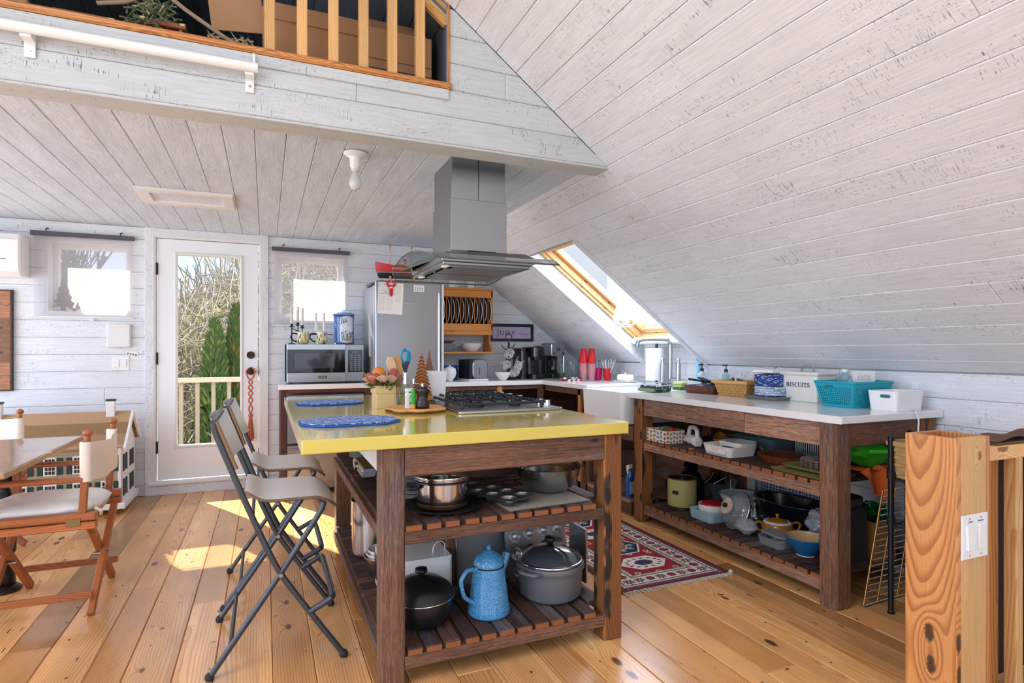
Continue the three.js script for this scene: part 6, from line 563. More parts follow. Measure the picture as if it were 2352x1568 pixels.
{ const t = thing('white_bin', 'white plastic bin with hand slot at the counter end', 'bin', [2.985, RT, -1.965], 0.02), m = std(0xf3f3f1, 0.35); part(t, 'bin', m, quadTray(0.205, 0.135, 0.10, 0.004, 0.012, 0.012)); part(t, 'hand_slot', std(0x3a6a74, 0.5), at(poly(roundPts(0.05, 0.017, 0.008), 0.003, 0), -0.1135, 0.075, 0.02, 0, -PI / 2, 0)); }
{ const t = thing('power_cord', 'white cord draped over the counter end', 'cord'); part(t, 'cord', M.white, tube([[3.185, 0.955, -2.02], [3.10, 0.93, -1.93], [3.0, RT + 0.004, -1.875], [2.96, RT - 0.002, -1.848], [2.965, 0.87, -1.838], [2.96, 0.72, -1.845], [2.93, 0.5, -1.86]], 0.0042, 50, 8)); const o = thing('outlet_plate', 'white outlet plate on the knee wall behind the bins', 'outlet'); part(o, 'plate', M.white, bx(0.006, 0.115, 0.07, KX - 0.003, 1.0, -2.0)); part(o, 'socket', M.paint, bx(0.004, 0.03, 0.03, KX - 0.007, 1.025, -2.0)); part(o, 'socket', M.paint, bx(0.004, 0.03, 0.03, KX - 0.007, 0.975, -2.0)); const d = settle(solo('door_stop', 'round black knob on the end of the right counter apron', 'knob', M.black, [0, 0, 0], 0, cyl(0.016, 0.016, 0.02, 2.98, 0.80, -1.885, 14, PI / 2), cyl(0.012, 0.008, 0.015, 2.98, 0.80, -1.867, 14, PI / 2))); }
// ---------------------------------------------------------------- right counter, middle shelf
const RM = 0.5845, RL = 0.1330;
{ const lf = inked(256, 128, (c) => { c.fillStyle = '#f2ecdf'; c.fillRect(0, 0, 256, 128); const col = ['#c66a4a', '#8a9a3c', '#a3824a', '#8f8aa0', '#6f8f86', '#b4553c']; for (let i = 0; i < 18; i++) { c.fillStyle = col[i % 6]; c.beginPath(); c.ellipse(16 + (i % 6) * 44, 22 + (i / 6 | 0) * 42 + (i % 2) * 10, 12, 18, i * 0.9, 0, 7); c.fill(); } }); const t = thing('leaf_print_box', 'open carton with leaf print on the middle shelf', 'carton', [2.56, RM, -3.285], 0); const h = 0.085, w = 0.15, d = 0.22; part(t, 'front', lf, at(new THREE.BoxGeometry(0.004, h, d), -w / 2, h / 2, 0)); part(t, 'end', lf, at(new THREE.BoxGeometry(w, h, 0.004), 0, h / 2, d / 2)); part(t, 'end', lf, at(new THREE.BoxGeometry(w, h, 0.004), 0, h / 2, -d / 2)); part(t, 'back', std(0x8a9a5a, 0.7), bx(0.004, h + 0.01, d, w / 2, h / 2, 0)); part(t, 'bottom', M.cardb, bx(w, 0.004, d, 0, 0.003, 0)); settle(solo('red_packet', 'small red and orange packet inside the leaf print carton', 'packet', std(0xd8452c, 0.5), [2.57, RM + 0.006, -3.215], 0.3, bx(0.05, 0.095, 0.02, 0, 0.0475, 0))); }
{ const t = thing('hand_mixer', 'white electric hand mixer on the middle shelf', 'mixer', [2.63, RM, -3.09], 1.25); part(t, 'body', M.gloss, at(grain(poly([[-0.10, 0.004], [0.06, 0.004], [0.085, 0.03], [0.06, 0.06], [-0.02, 0.07], [-0.085, 0.065], [-0.108, 0.04]], 0.075, 0.018), 0), 0, 0, 0)); part(t, 'handle', M.gloss, tube([[-0.085, 0.055, 0], [-0.08, 0.105, 0], [-0.04, 0.122, 0], [0.03, 0.112, 0], [0.055, 0.07, 0], [0.05, 0.05, 0]], 0.015, 30, 12)); part(t, 'grip', M.bronze, tube([[-0.05, 0.119, 0.006], [0.0, 0.118, 0.006], [0.03, 0.11, 0.006]], 0.0125, 12, 10)); part(t, 'badge', std(0x8f93a0, 0.4), bx(0.03, 0.02, 0.002, -0.05, 0.035, 0.038)); }
{ const t = thing('gravy_boat', 'amber glazed gravy boat on the middle shelf', 'gravy boat', [2.70, RM, -2.90], 0.9), m = std(0xb8782a, 0.2, 0, { side: THREE.DoubleSide }); const S = (k, fl) => sheet(1, 1, 36, 10, (u, v) => { const a = (fl ? 1 - u : u) * 2 * PI, r = (0.03 + 0.03 * Math.pow(v, 0.6)) * k, x = Math.cos(a), lip = Math.max(0, x) ** 3; return [x * r * 1.5 + lip * 0.04 * v, v * 0.065 + lip * 0.025 * v + 0.002, Math.sin(a) * r * 0.85]; }); part(t, 'body', m, S(1, false), S(0.94, true), cyl(0.04, 0.045, 0.006, 0, 0.003, 0, 24)); part(t, 'handle', m, tube([[-0.085, 0.06, 0], [-0.12, 0.062, 0], [-0.125, 0.03, 0], [-0.08, 0.015, 0]], 0.007, 20, 8)); settle(solo('measuring_ring', 'small amber ladle end beside the white casserole', 'utensil', m, [2.49, RM, -2.935], 0, at(new THREE.TorusGeometry(0.014, 0.005, 8, 18), 0, 0.006, 0, PI / 2))); }
{ const m = inked(512, 128, (c) => { c.fillStyle = '#f0efec'; c.fillRect(0, 0, 512, 128); c.strokeStyle = '#c9a24a'; c.lineWidth = 2; for (let i = 0; i < 60; i++) { const x = 256 + (rnd() - 0.5) * 200, y = 64 + (rnd() - 0.5) * 40; c.beginPath(); c.moveTo(x, y); c.lineTo(x + 5, y - 14); c.stroke(); c.fillStyle = i % 2 ? '#d8b35a' : '#b98a30'; c.fillRect(x, y - 4, 4, 6); } }, { rough: 0.2 }); const t = thing('wheat_casserole', 'white square casserole dish with gold wheat print', 'casserole', [2.60, RM, -2.72], 0.0); part(t, 'dish', M.ceram, quadTray(0.2, 0.21, 0.062, 0.006, 0.018, 0.022)); part(t, 'wheat_print', m, at(new THREE.PlaneGeometry(0.16, 0.036), -0.113, 0.035, 0.0, 0, -PI / 2 - 0.0, 0).rotateZ(0.0)); const d = thing('lidded_dish', 'small white dish with glass lid inside the wheat casserole', 'dish', [2.635, RM + 0.008, -2.69], 0); part(d, 'dish', M.ceram, quadTray(0.14, 0.15, 0.075, 0.005, 0.015, 0.02)); part(d, 'lid', M.clear, at(sheet(1, 1, 16, 16, (u, v) => [(u - 0.5) * 0.175, 0.078 + 0.014 * (1 - Math.pow(Math.abs(u - 0.5) * 2, 4)) * (1 - Math.pow(Math.abs(v - 0.5) * 2, 4)), (0.5 - v) * 0.185]))); part(d, 'band', M.navy, bx(0.002, 0.006, 0.1, -0.0835, 0.045, 0.01)); }
settle(solo('terracotta_baker', 'brown terracotta oval baker on the middle shelf', 'baker', std(0x8a4423, 0.35), [2.70, RM, -2.42], 0, quadTray(0.17, 0.20, 0.042, 0.008, 0.035, 0.07)));
settle(solo('glass_pie_bowl', 'clear ribbed glass bowl resting in the terracotta baker', 'bowl', M.clear, [2.70, RM + 0.009, -2.42], 0, vessel([[0.07, 0], [0.1, 0.02], [0.115, 0.065], [0.122, 0.07]], 0.004, 36)));
settle(solo('glass_loaf_pan', 'blue tinted glass pan behind the wheat casserole', 'pan', std(0xbcd6dc, 0.08, 0, { transmission: 0.7, thickness: 0 }), [2.99, RM, -2.82], 0, quadTray(0.2, 0.3, 0.075, 0.005, 0.02, 0.02)));
settle(solo('striped_cloth', 'black and white striped cloth at the back of the shelf', 'cloth', inked(256, 64, (c) => { c.fillStyle = '#f0f0ee'; c.fillRect(0, 0, 256, 64); c.fillStyle = '#26282c'; for (let i = 0; i < 16; i++) c.fillRect(i * 16, 0, 8, 64); }, { rough: 0.95 }), [3.04, RM, -2.46], 0, new THREE.BoxGeometry(0.12, 0.085, 0.24, 4, 2, 4).translate(0, 0.0425, 0)));
settle(solo('black_pan_lid', 'black speckled platter behind the stacked plates', 'cookware', std(0x17191e, 0.25), [2.95, RM, -2.2], 0, lathe([[0.13, 0], [0.135, 0.012], [0.11, 0.035], [0.03, 0.05], [0, 0.052]], 36)));  // domed lid of a black pan
{ const ol = std(0x8d8552, 0.45); settle(solo('cookie_sheet', 'lower olive cookie sheet near the front leg', 'baking sheet', ol, [2.60, RM, -2.14], 0.0, quadTray(0.24, 0.30, 0.012, 0.003, 0.012, 0.015))); const o2 = solo('cookie_sheet', 'upper olive cookie sheet holding the patterned plates', 'baking sheet', ol, [2.665, RM + 0.013, -2.15], 0.05, quadTray(0.22, 0.26, 0.016, 0.003, 0.015, 0.015));
  const rp = inked(128, 32, (c) => { c.fillStyle = '#e6ddd4'; c.fillRect(0, 0, 128, 32); c.strokeStyle = '#7c4a44'; c.lineWidth = 2; for (let i = 0; i < 24; i++) { c.beginPath(); c.moveTo(i * 6, 32); c.lineTo(i * 6 + 12, 0); c.stroke(); } }, { rough: 0.8 }); for (let i = 0; i < 4; i++) { const o = solo('woven_plate_holder', ['lowest', 'second', 'third', 'topmost'][i] + ' woven paper plate holder on the olive sheet', 'plate holder', rp, [2.68, RM + 0.018 + i * 0.011, -2.14], 0, vessel([[0.085, 0], [0.11, 0.012]], 0.004, 36)); o.userData.group = 'woven plate holders'; } settle(solo('glass_dish', 'round glass dish on top of the woven plate holders', 'dish', M.clear, [2.69, RM + 0.058, -2.14], 0, vessel([[0.07, 0], [0.1, 0.03]], 0.004, 32))); }
// ---------------------------------------------------------------- right counter, lower shelf
{ const t = thing('slow_cooker', 'avocado green slow cooker with leaf border', 'slow cooker', [2.66, RL, -3.23]); part(t, 'shell', inked(512, 256, (c) => { c.fillStyle = '#b1a968'; c.fillRect(0, 0, 512, 256); c.strokeStyle = '#5d5a2c'; c.lineWidth = 3; for (let i = 0; i < 34; i++) { c.beginPath(); c.arc(i * 15.5, 226 + (i % 2) * 8, 8, 0, 4.6); c.stroke(); } }, { rough: 0.25 }), new THREE.LatheGeometry([[0, 0.012], [0.095, 0.012], [0.098, 0.02], [0.098, 0.2], [0.092, 0.2]].map((p) => V2(...p)), 44)); part(t, 'rim', std(0x6b3a22, 0.3), at(new THREE.TorusGeometry(0.095, 0.005, 8, 44), 0, 0.202, 0, PI / 2)); part(t, 'crock', std(0x1d120e, 0.1), vessel([[0.08, 0.06], [0.088, 0.2]], 0.006, 40)); part(t, 'base', M.black, cyl(0.08, 0.085, 0.012, 0, 0.006, 0, 30)); part(t, 'dial', M.black, at(bx(0.042, 0.024, 0.006, 0, 0.115, 0.1), 0, 0, 0, 0, -1.15, 0)); part(t, 'handle', M.black, at(tube([[0, 0.15, 0.1], [0, 0.16, 0.135], [0, 0.10, 0.135], [0, 0.09, 0.1]], 0.007, 18, 8), 0, 0, 0, 0, 3.4, 0)); part(t, 'cord', M.black, tube([[-0.06, 0.03, -0.09], [-0.15, 0.05, -0.1], [-0.16, 0.02, -0.02], [-0.13, 0.003, 0.02]], 0.003, 24, 6)); }
{ const t = thing('black_kettle', 'glossy black kettle behind the slow cooker', 'kettle', [2.855, RL, -3.37]); const m = std(0x0d0e11, 0.12); part(t, 'body', m, lathe([[0, 0], [0.09, 0], [0.1, 0.03], [0.095, 0.12], [0.06, 0.2], [0, 0.21]], 36)); part(t, 'neck', m, lathe([[0.045, 0.2], [0.05, 0.24], [0.055, 0.25], [0, 0.252]], 28)); part(t, 'lid', m, lathe([[0.05, 0.25], [0.04, 0.27], [0.012, 0.278], [0.014, 0.292], [0, 0.296]], 24)); part(t, 'spout', m, tube([[0.07, 0.1, 0.04], [0.12, 0.16, 0.07], [0.14, 0.2, 0.08]], 0.014, 14, 10)); }
{ const t = thing('electric_kettle', 'grey bowl-shaped kettle beside the slow cooker', 'kettle', [3.035, RL, -3.27]); part(t, 'body', std(0x5c6268, 0.35), bowlG(0.095, 0.13, 0.6)); part(t, 'lid', M.black, lathe([[0.093, 0.13], [0.08, 0.15], [0.02, 0.162], [0, 0.162]], 30)); part(t, 'handle', M.steel, tube([[-0.1, 0.13, 0.04], [-0.02, 0.19, 0.1], [0.08, 0.14, 0.08]], 0.005, 20, 8)); }
{ const t = thing('pale_bowl', 'pale milk glass bowl behind the glass vase', 'bowl', [2.965, RL, -3.02]); part(t, 'bowl', std(0xdfe7e8, 0.15), bowlG(0.125, 0.11, 0.45)); part(t, 'rim', std(0x9cc0cc, 0.2), at(new THREE.TorusGeometry(0.124, 0.003, 6, 40), 0, 0.11, 0, PI / 2)); settle(solo('flower_vase', 'flared clear glass vase on the lower shelf', 'vase', M.clear, [2.81, RL, -2.93], 0, lathe([[0, 0], [0.03, 0], [0.032, 0.02], [0.022, 0.12], [0.023, 0.17], [0.04, 0.235], [0.037, 0.235], [0.02, 0.17], [0.019, 0.12], [0.028, 0.025], [0, 0.022]], 28))); }
{ const t = thing('blue_baking_dish', 'pale blue rectangular baking dish at the shelf front', 'baking dish', [2.63, RL, -2.93], 0.0); part(t, 'dish', std(0xaac9d3, 0.2), quadTray(0.15, 0.19, 0.06, 0.007, 0.012, 0.02)); const d = thing('red_lidded_dish', 'white fluted dish with red lid in the blue baking dish', 'dish', [2.655, RL + 0.0085, -2.935]); part(d, 'dish', M.ceram, vessel([[0.07, 0], [0.078, 0.06], [0.084, 0.085]], 0.004, 40), ...Array.from({ length: 28 }, (_, i) => rod([0.0735 * Math.cos(i / 28 * 2 * PI), 0.01, 0.0735 * Math.sin(i / 28 * 2 * PI)], [0.0795 * Math.cos(i / 28 * 2 * PI), 0.07, 0.0795 * Math.sin(i / 28 * 2 * PI)], 0.003, 5))); part(d, 'lid', std(0xc8202a, 0.35), lathe([[0, 0.092], [0.06, 0.093], [0.068, 0.088], [0.07, 0.08]].reverse(), 36)); }
{ const t = thing('pot_lid', 'domed glass pot lid leaning with tan knob plate', 'lid', [2.63, RL + 0.115, -2.69], 0); const G = (g) => at(g, 0, 0, 0, 0, 0, 1.15).rotateY(-0.25); part(t, 'dome', std(0xcfd8de, 0.05, 0, { transmission: 0.75, thickness: 0 }), G(lathe([[0.115, 0], [0.1, 0.03], [0.06, 0.055], [0, 0.062]], 36))); part(t, 'rim', M.chrome, G(at(new THREE.TorusGeometry(0.115, 0.004, 8, 40), 0, 0, 0, PI / 2))); const k = part(t, 'knob_plate', std(0xd2c0a4, 0.4), G(cyl(0.05, 0.05, 0.012, 0, 0.072, 0, 28))); part(k, 'knob', M.black, G(cyl(0.014, 0.014, 0.02, 0, 0.086, 0, 16))); settle(solo('glass_percolator', 'clear glass pot lying behind the tan knob lid', 'pot', M.clear, [2.755, RL, -2.68], 0, vessel([[0.05, 0], [0.085, 0.03], [0.09, 0.09], [0.06, 0.15], [0.065, 0.17]], 0.004, 32))); settle(solo('plastic_bag', 'crumpled clear plastic bag in front of the glass pot', 'bag', std(0xe6ebee, 0.15, 0, { transmission: 0.7, thickness: 0, side: THREE.DoubleSide }), [2.60, RL, -2.585], 0, sheet(1, 1, 24, 16, (u, v) => { const a = u * 2 * PI, r = 0.055 * Math.sin(PI * (0.08 + v * 0.8)) * (0.75 + 0.6 * vn(u * 9, v * 9)); return [r * Math.cos(a), v * 0.1, -r * 1.2 * Math.sin(a)]; }))); }
{ const t = thing('oval_roaster', 'large dark blue oval enamel roaster at the back', 'roaster', [2.99, RL, -2.62], 0); const m = std(0x11151f, 0.15); const S = vessel([[0.1, 0], [0.13, 0.03], [0.145, 0.15], [0.155, 0.155]], 0.004, 48); part(t, 'pan', m, at(S, 0, 0, 0, 0, 0, 0, [1, 1, 1.6])); part(t, 'rim', std(0x2c3a55, 0.2), at(at(new THREE.TorusGeometry(0.154, 0.004, 8, 52), 0, 0, 0, PI / 2), 0, 0.156, 0, 0, 0, 0, [1, 1, 1.6])); for (const s of [-1, 1]) part(t, 'handle', m, tube([[-0.04, 0.13, s * 0.235], [0, 0.135, s * 0.275], [0.04, 0.13, s * 0.235]], 0.007, 14, 8)); }
{ const gh = inked(256, 128, (c) => { c.fillStyle = '#f2f3f4'; c.fillRect(0, 0, 256, 128); c.fillStyle = 'rgba(32,44,70,0.55)'; for (let i = 0; i < 16; i++) c.fillRect(i * 16, 0, 8, 128); for (let j = 0; j < 8; j++) c.fillRect(0, j * 16, 256, 8); }, { rough: 0.95 }); const t = thing('gingham_curtain', 'navy and white gingham curtain panel on the knee wall', 'curtain', [0, 0, 0]); const f = (u, v) => [3.165 + 0.008 * Math.sin(u * 40), 0.13 + v * 0.25, -3.02 + u * 0.5]; const g = sheet(1, 1, 60, 6, (u, v) => f(1 - u, v)); const uv = g.attributes.uv; for (let i = 0; i < uv.count; i++) uv.setXY(i, uv.getX(i) * 1.6, uv.getY(i) * 1.6); part(t, 'cloth', gh, g); part(t, 'rod', M.white, rod([3.16, 0.385, -3.08], [3.16, 0.385, -2.5], 0.006)); const w = thing('white_board', 'plain white board beside the gingham curtain', 'board'); part(w, 'panel', M.white, bx(0.014, 0.30, 0.07, 3.15, 0.285, -3.09)); }
{ const t = thing('amber_bean_pot', 'amber glazed two-handled lidded pot', 'pot', [2.74, RL, -2.49], -0.5), m = std(0xa0681e, 0.14); part(t, 'body', m, vessel([[0.06, 0], [0.085, 0.025], [0.09, 0.06], [0.078, 0.085]], 0.005, 40)); part(t, 'lid', m, lathe([[0.055, 0.086], [0.05, 0.1], [0.015, 0.108], [0, 0.108]], 30)); part(t, 'collar', std(0xe6e2e6, 0.25), lathe([[0.078, 0.084], [0.066, 0.094], [0.055, 0.092], [0.055, 0.086]], 36)); part(t, 'finial', m, lathe([[0, 0.106], [0.009, 0.108], [0.007, 0.12], [0.013, 0.13], [0, 0.136]], 18)); for (const s of [0, PI]) part(t, 'handle', m, tube([[0.085, 0.035, 0], [0.115, 0.04, 0], [0.128, 0.075, 0], [0.105, 0.085, 0], [0.08, 0.075, 0]], 0.008, 18, 8).rotateY(s)); part(t, 'floral_mark', std(0x5a2a18, 0.4), at(new THREE.TorusGeometry(0.011, 0.003, 6, 14), 0.02, 0.05, 0.089, 0, 0.2, 0), at(new THREE.TorusGeometry(0.011, 0.003, 6, 14), 0.045, 0.048, 0.08, 0, 0.5, 0)); }
{ const t = thing('plastic_container', 'clear plastic food container with its lid beside it', 'container', [2.62, RL, -2.385], 0.1); part(t, 'tub', M.dullclear, quadTray(0.13, 0.15, 0.05, 0.003, 0.012, 0.03)); part(t, 'lid', std(0x8d9296, 0.35), at(poly(roundPts(0.14, 0.16, 0.03), 0.006, 0.002), 0.02, 0.062, 0.0, -PI / 2 + 0.05, 0, 0)); }
{ const t = thing('blue_bowl', 'blue stoneware bowl with tan glaze inside', 'bowl', [2.63, RL, -2.205]); part(t, 'outside', std(0x1b5f8f, 0.2), lathe([[0, 0.006], [0.045, 0.006], [0.05, 0.014], [0.085, 0.06], [0.103, 0.098], [0.1, 0.1]], 40)); part(t, 'inside', std(0xc4a674, 0.22), lathe([[0.1, 0.1], [0.08, 0.06], [0.045, 0.022], [0, 0.018]], 40)); part(t, 'foot', M.ceram, lathe([[0, 0], [0.045, 0], [0.047, 0.008], [0, 0.008]], 28)); }
{ const t = thing('espresso_machine', 'black and steel coffee machine behind the front leg', 'coffee maker', [2.725, RL, -2.085], 0); part(t, 'base', M.black, rby(0.17, 0.03, 0.22, 0.03, 0, 0.015, 0)); part(t, 'column', M.blackM, rby(0.15, 0.28, 0.08, 0.02, 0.0, 0.155, 0.065)); part(t, 'head', M.black, rby(0.17, 0.11, 0.17, 0.05, 0, 0.285, 0.01)); part(t, 'emblem', M.ceram, at(cyl(0.024, 0.024, 0.004, 0, 0, 0, 24, PI / 2), -0.088, 0.265, 0.0, 0, -PI / 2, 0, [1, 0.7, 1])); part(t, 'carafe', std(0x23272c, 0.06, 0, { transmission: 0.3, thickness: 0 }), at(vessel([[0.05, 0.031], [0.06, 0.06], [0.055, 0.12], [0.04, 0.17]], 0.003, 28), 0, 0, -0.045)); part(t, 'band', M.steel, cyl(0.058, 0.058, 0.018, 0, 0.1, -0.045, 28)); part(t, 'cord', M.black, tube([[-0.07, 0.01, 0.03], [-0.16, 0.006, 0.0], [-0.2, 0.004, -0.06]], 0.003, 20, 6)); const b = solo('crumpled_bag', 'crinkled clear plastic bag beside the coffee machine', 'bag', std(0xe3e8ec, 0.12, 0, { transmission: 0.6, thickness: 0, side: THREE.DoubleSide }), [2.86, RL, -2.30], 0, sheet(1, 1, 26, 18, (u, v) => { const a = u * 2 * PI, r = (0.06 * Math.sin(PI * (0.1 + v * 0.75)) + 0.01) * (0.65 + 0.8 * vn(u * 11 + 3, v * 8)); return [r * Math.cos(a), v * 0.19, -r * Math.sin(a)]; })); const l = solo('soup_ladle', 'black plastic ladle lying behind the blue bowl', 'utensil', M.black, [2.80, RL, -2.25], 0.4, at(sph(0.03, 0, 0.03, 0, [1, 0.6, 1]), 0, 0, 0), rod([0.02, 0.035, 0], [0.05, 0.13, 0.1], 0.006)); }
{ const b = thing('window_cleaner', 'blue window cleaner spray bottle under the sink', 'bottle', [2.50, 0.1275, -3.62], 0.3); part(b, 'body', std(0x2b74c0, 0.1, 0, { transmission: 0.4, thickness: 0 }), rby(0.075, 0.15, 0.045, 0.02, 0, 0.075, 0), lathe([[0.03, 0.15], [0.014, 0.19], [0.014, 0.205], [0, 0.205]], 20)); part(b, 'label', std(0xb9d4e8, 0.4), bx(0.06, 0.09, 0.002, 0, 0.07, 0.0235)); part(b, 'trigger_head', M.white, bx(0.055, 0.035, 0.025, -0.008, 0.222, 0, { c: 0.008 }), bx(0.012, 0.035, 0.014, -0.028, 0.19, 0, { rz: 0.3 })); settle(solo('orange_bottle', 'slim cream bottle beside the blue spray bottle', 'bottle', std(0xe2c69a, 0.4), [2.60, 0.1275, -3.60], 0, rby(0.05, 0.17, 0.04, 0.015, 0, 0.085, 0), cyl(0.01, 0.014, 0.03, 0, 0.185, 0, 12))); }
// ---------------------------------------------------------------- at the end of the counter
{ const wm = std(0xb8935c, 0.8, 0, { side: THREE.DoubleSide }); const gb = settle(solo('green_bag', 'bright green fabric bag slumped on the shelf end', 'bag', std(0x35c41e, 0.6, 0, { side: THREE.DoubleSide }), [2.83, RM + 0.045, -1.99], 0, sheet(1, 1, 40, 24, (u, v) => { const a = u * 2 * PI, f = 0.7 + 0.6 * vn(u * 7 + 2, v * 5), r = 0.13 * Math.sin(PI * (0.12 + 0.76 * v)) * f; return [r * Math.cos(a) * 1.15, v * 0.15 * (0.8 + 0.4 * vn(u * 5, 3)), -r * Math.sin(a) * 0.55]; }), tube([[-0.12, 0.09, 0.07], [0.0, 0.085, 0.09], [0.13, 0.1, 0.07]], 0.012, 20, 6)));
  settle(solo('orange_cloth', 'orange and black cloth hanging under the green bag', 'cloth', std(0xd2601c, 0.85, 0, { side: THREE.DoubleSide }), [0, 0, 0], 0, sheet(1, 1, 30, 16, (u, v) => { const x = 2.66 + u * 0.34, dip = 0.13 * Math.sin(PI * clamp(u * 1.1)) + 0.02; return [x, RM + 0.05 - dip * (1 - v) + 0.012 * Math.sin(u * 22 + v * 5), -1.905 + 0.015 * Math.sin(u * 14) - 0.02 * v]; }), sheet(1, 1, 12, 4, (u, v) => [2.66 + u * 0.34, RM + 0.045 + 0.006 * Math.sin(u * 12), -1.92 - v * 0.14])));
  const r = thing('wire_rack', 'black post wire shelf holding the wicker basket', 'rack'); for (const x of [2.665, 3.06]) for (const z of [-1.775, -1.62]) { part(r, 'post', M.black, cyl(0.0125, 0.0125, 0.80, x, 0.42, z, 14)); part(r, 'glide', M.blackM, lathe([[0, 0], [0.016, 0], [0.014, 0.012], [0.008, 0.02], [0, 0.02]], 14, x, 0, z)); for (const y of [0.64, 0.43]) part(r, 'collar', M.blackM, cyl(0.018, 0.018, 0.035, x, y, z, 14)); } for (const y of [0.62, 0.41]) { part(r, 'shelf_frame', M.iron, rod([2.665, y, -1.775], [3.06, y, -1.775], 0.005), rod([2.665, y, -1.62], [3.06, y, -1.62], 0.005), rod([2.665, y, -1.775], [2.665, y, -1.62], 0.005), rod([3.06, y, -1.775], [3.06, y, -1.62], 0.005)); for (let i = 1; i < 9; i++) part(r, 'shelf_wire', M.iron, rod([2.665 + i * 0.044, y, -1.775], [2.665 + i * 0.044, y, -1.62], 0.0025, 6)); }
  const b = thing('wicker_basket', 'tan wicker basket behind the newel post', 'basket', [2.845, 0.627, -1.70], 0); basketry(b, 0.33, 0.15, 0.16, 0.012, wm, 9, 10, wm);
  const g = thing('leaning_wire_shelf', 'chrome wire shelf panel leaning against the counter leg', 'wire shelf'), P = (s, t) => [mix(2.60, 2.735, t) + s * 0.36, 0.012 + t * 0.53, -1.862 - s * 0.012]; part(g, 'side_rod', M.brass, rod(P(0, 0), P(0, 1), 0.005), rod(P(1, 0), P(1, 1), 0.005)); for (const s of [0.28, 0.7]) part(g, 'brace', M.brass, rod(P(s, 0), P(s, 1), 0.0035)); for (let i = 0; i < 19; i++) part(g, 'wire', M.chrome, rod(P(0, i / 18), P(1, i / 18), i === 0 || i === 18 ? 0.0045 : 0.003, 8));
  const c = thing('tinsel_box', 'cardboard box of shiny green tinsel under the wire shelf', 'box', [2.95, RL, -2.06]); part(c, 'box', std(0x9a6f3f, 0.85), quadTray(0.16, 0.14, 0.2, 0.004, 0.003, 0.004)); const tg = []; for (let i = 0; i < 220; i++) { const a = rnd() * 2 * PI, q = rnd() * 0.06; tg.push(at(new THREE.PlaneGeometry(0.008, 0.035), q * Math.cos(a), 0.2 + rnd() * 0.075, q * Math.sin(a), rnd() * 3, rnd() * 3, rnd() * 3)); } part(c, 'tinsel', std(0x138a45, 0.2, 0.6, { side: THREE.DoubleSide }), tg).userData.kind = 'stuff';
  settle(solo('paper_carton', 'small white printed carton on the black wire shelf', 'carton', inked(128, 256, (q) => { q.fillStyle = '#dfe3e3'; q.fillRect(0, 0, 128, 256); q.fillStyle = '#8a9496'; for (let i = 0; i < 22; i++) q.fillRect(10, 12 + i * 11, 60 + rnd() * 44, 5); }), [2.80, 0.42, -1.66], 0.15, new THREE.BoxGeometry(0.06, 0.16, 0.04).translate(0, 0.08, 0))); }
// ---------------------------------------------------------------- newel post and stair railing
{ const t = thing('newel_post', 'boxed amber pine newel post in the right foreground', 'post'); const x0 = 1.906, x1 = 2.072, z0 = -1.071, z1 = -1.224, th = 0.02, h = 0.95; part(t, 'side_board', M.newel, bx(th, h, z0 - z1, x0 + th / 2, h / 2, (z0 + z1) / 2, { c: 0.0015, ov: 0.088, ou: 0.5 })); part(t, 'side_board', M.amber, bx(th, h, z0 - z1, x1 - th / 2, h / 2, (z0 + z1) / 2, { c: 0.0015 })); part(t, 'front_board', M.pine, bx(x1 - x0 - 2 * th - 0.001, h, th, (x0 + x1) / 2, h / 2, z0 - th / 2, { c: 0.0015, ov: 0.06 })); part(t, 'back_board', M.amber, bx(x1 - x0 - 2 * th - 0.001, h, th, (x0 + x1) / 2, h / 2, z1 + th / 2, { c: 0.0015 }));
  const s = thing('dimmer_switch', 'white double switch plate on the newel post', 'switch'); switchPlate(s, 0.128, 0.134, 1.9855, 0.651, z0); part(s, 'caption', std(0x5a5c60, 0.5), bx(0.02, 0.003, 0.001, 1.962, 0.697, z0 + 0.0068, { c: 0 })); part(s, 'caption', std(0x5a5c60, 0.5), bx(0.026, 0.003, 0.001, 2.012, 0.697, z0 + 0.0068, { c: 0 }));
  const r = thing('stair_railing', 'pale pine stair railing beside the newel post', 'railing'); part(r, 'top_rail', M.pine, bx(1.05, 0.045, 0.10, 2.60, 0.885, -1.145)); part(r, 'half_post', M.pine, bx(0.035, 0.87, 0.07, 2.091, 0.44, -1.13)); part(r, 'wide_board', M.amber, bx(0.10, 0.86, 0.02, 2.225, 0.45, -1.16)); for (const x of [2.286, 2.45, 2.6, 2.75]) part(r, 'baluster', M.pine, bx(0.038, 0.88, 0.038, x, 0.44, -1.115)); part(r, 'bottom_rail', M.pine, bx(1.05, 0.04, 0.06, 2.60, 0.06, -1.145)); part(r, 'latch', M.steel, bx(0.012, 0.05, 0.012, 2.135, 0.78, -1.12)); part(r, 'shadow_panel', std(0x2a211c, 0.9), bx(0.9, 0.8, 0.012, 2.65, 0.48, -1.2));  // dark sheet behind the balusters, painted as the shade of the open stairwell
  const c = thing('carpet_runner', 'speckled beige carpet folded over the stair railing', 'carpet'); const cm = std(0x9a8272, 1, 0, { map: dataTex(128, 128, 0.1, 0.1, (u, v) => { const n = 150 + 100 * (vn(u * 900, v * 900) - 0.5); return [n * 1.15, n, n * 0.9]; }) }); part(c, 'fold', cm, grain(sheet(1, 1, 30, 8, (u, v) => [2.17 + u * 0.6, 0.9195 + 0.012 * Math.sin(u * 9) ** 2 + 0.01 * u, -1.10 - v * 0.09]), 0), grain(bx(0.6, 0.008, 0.09, 2.47, 0.9125, -1.145), 0)); }
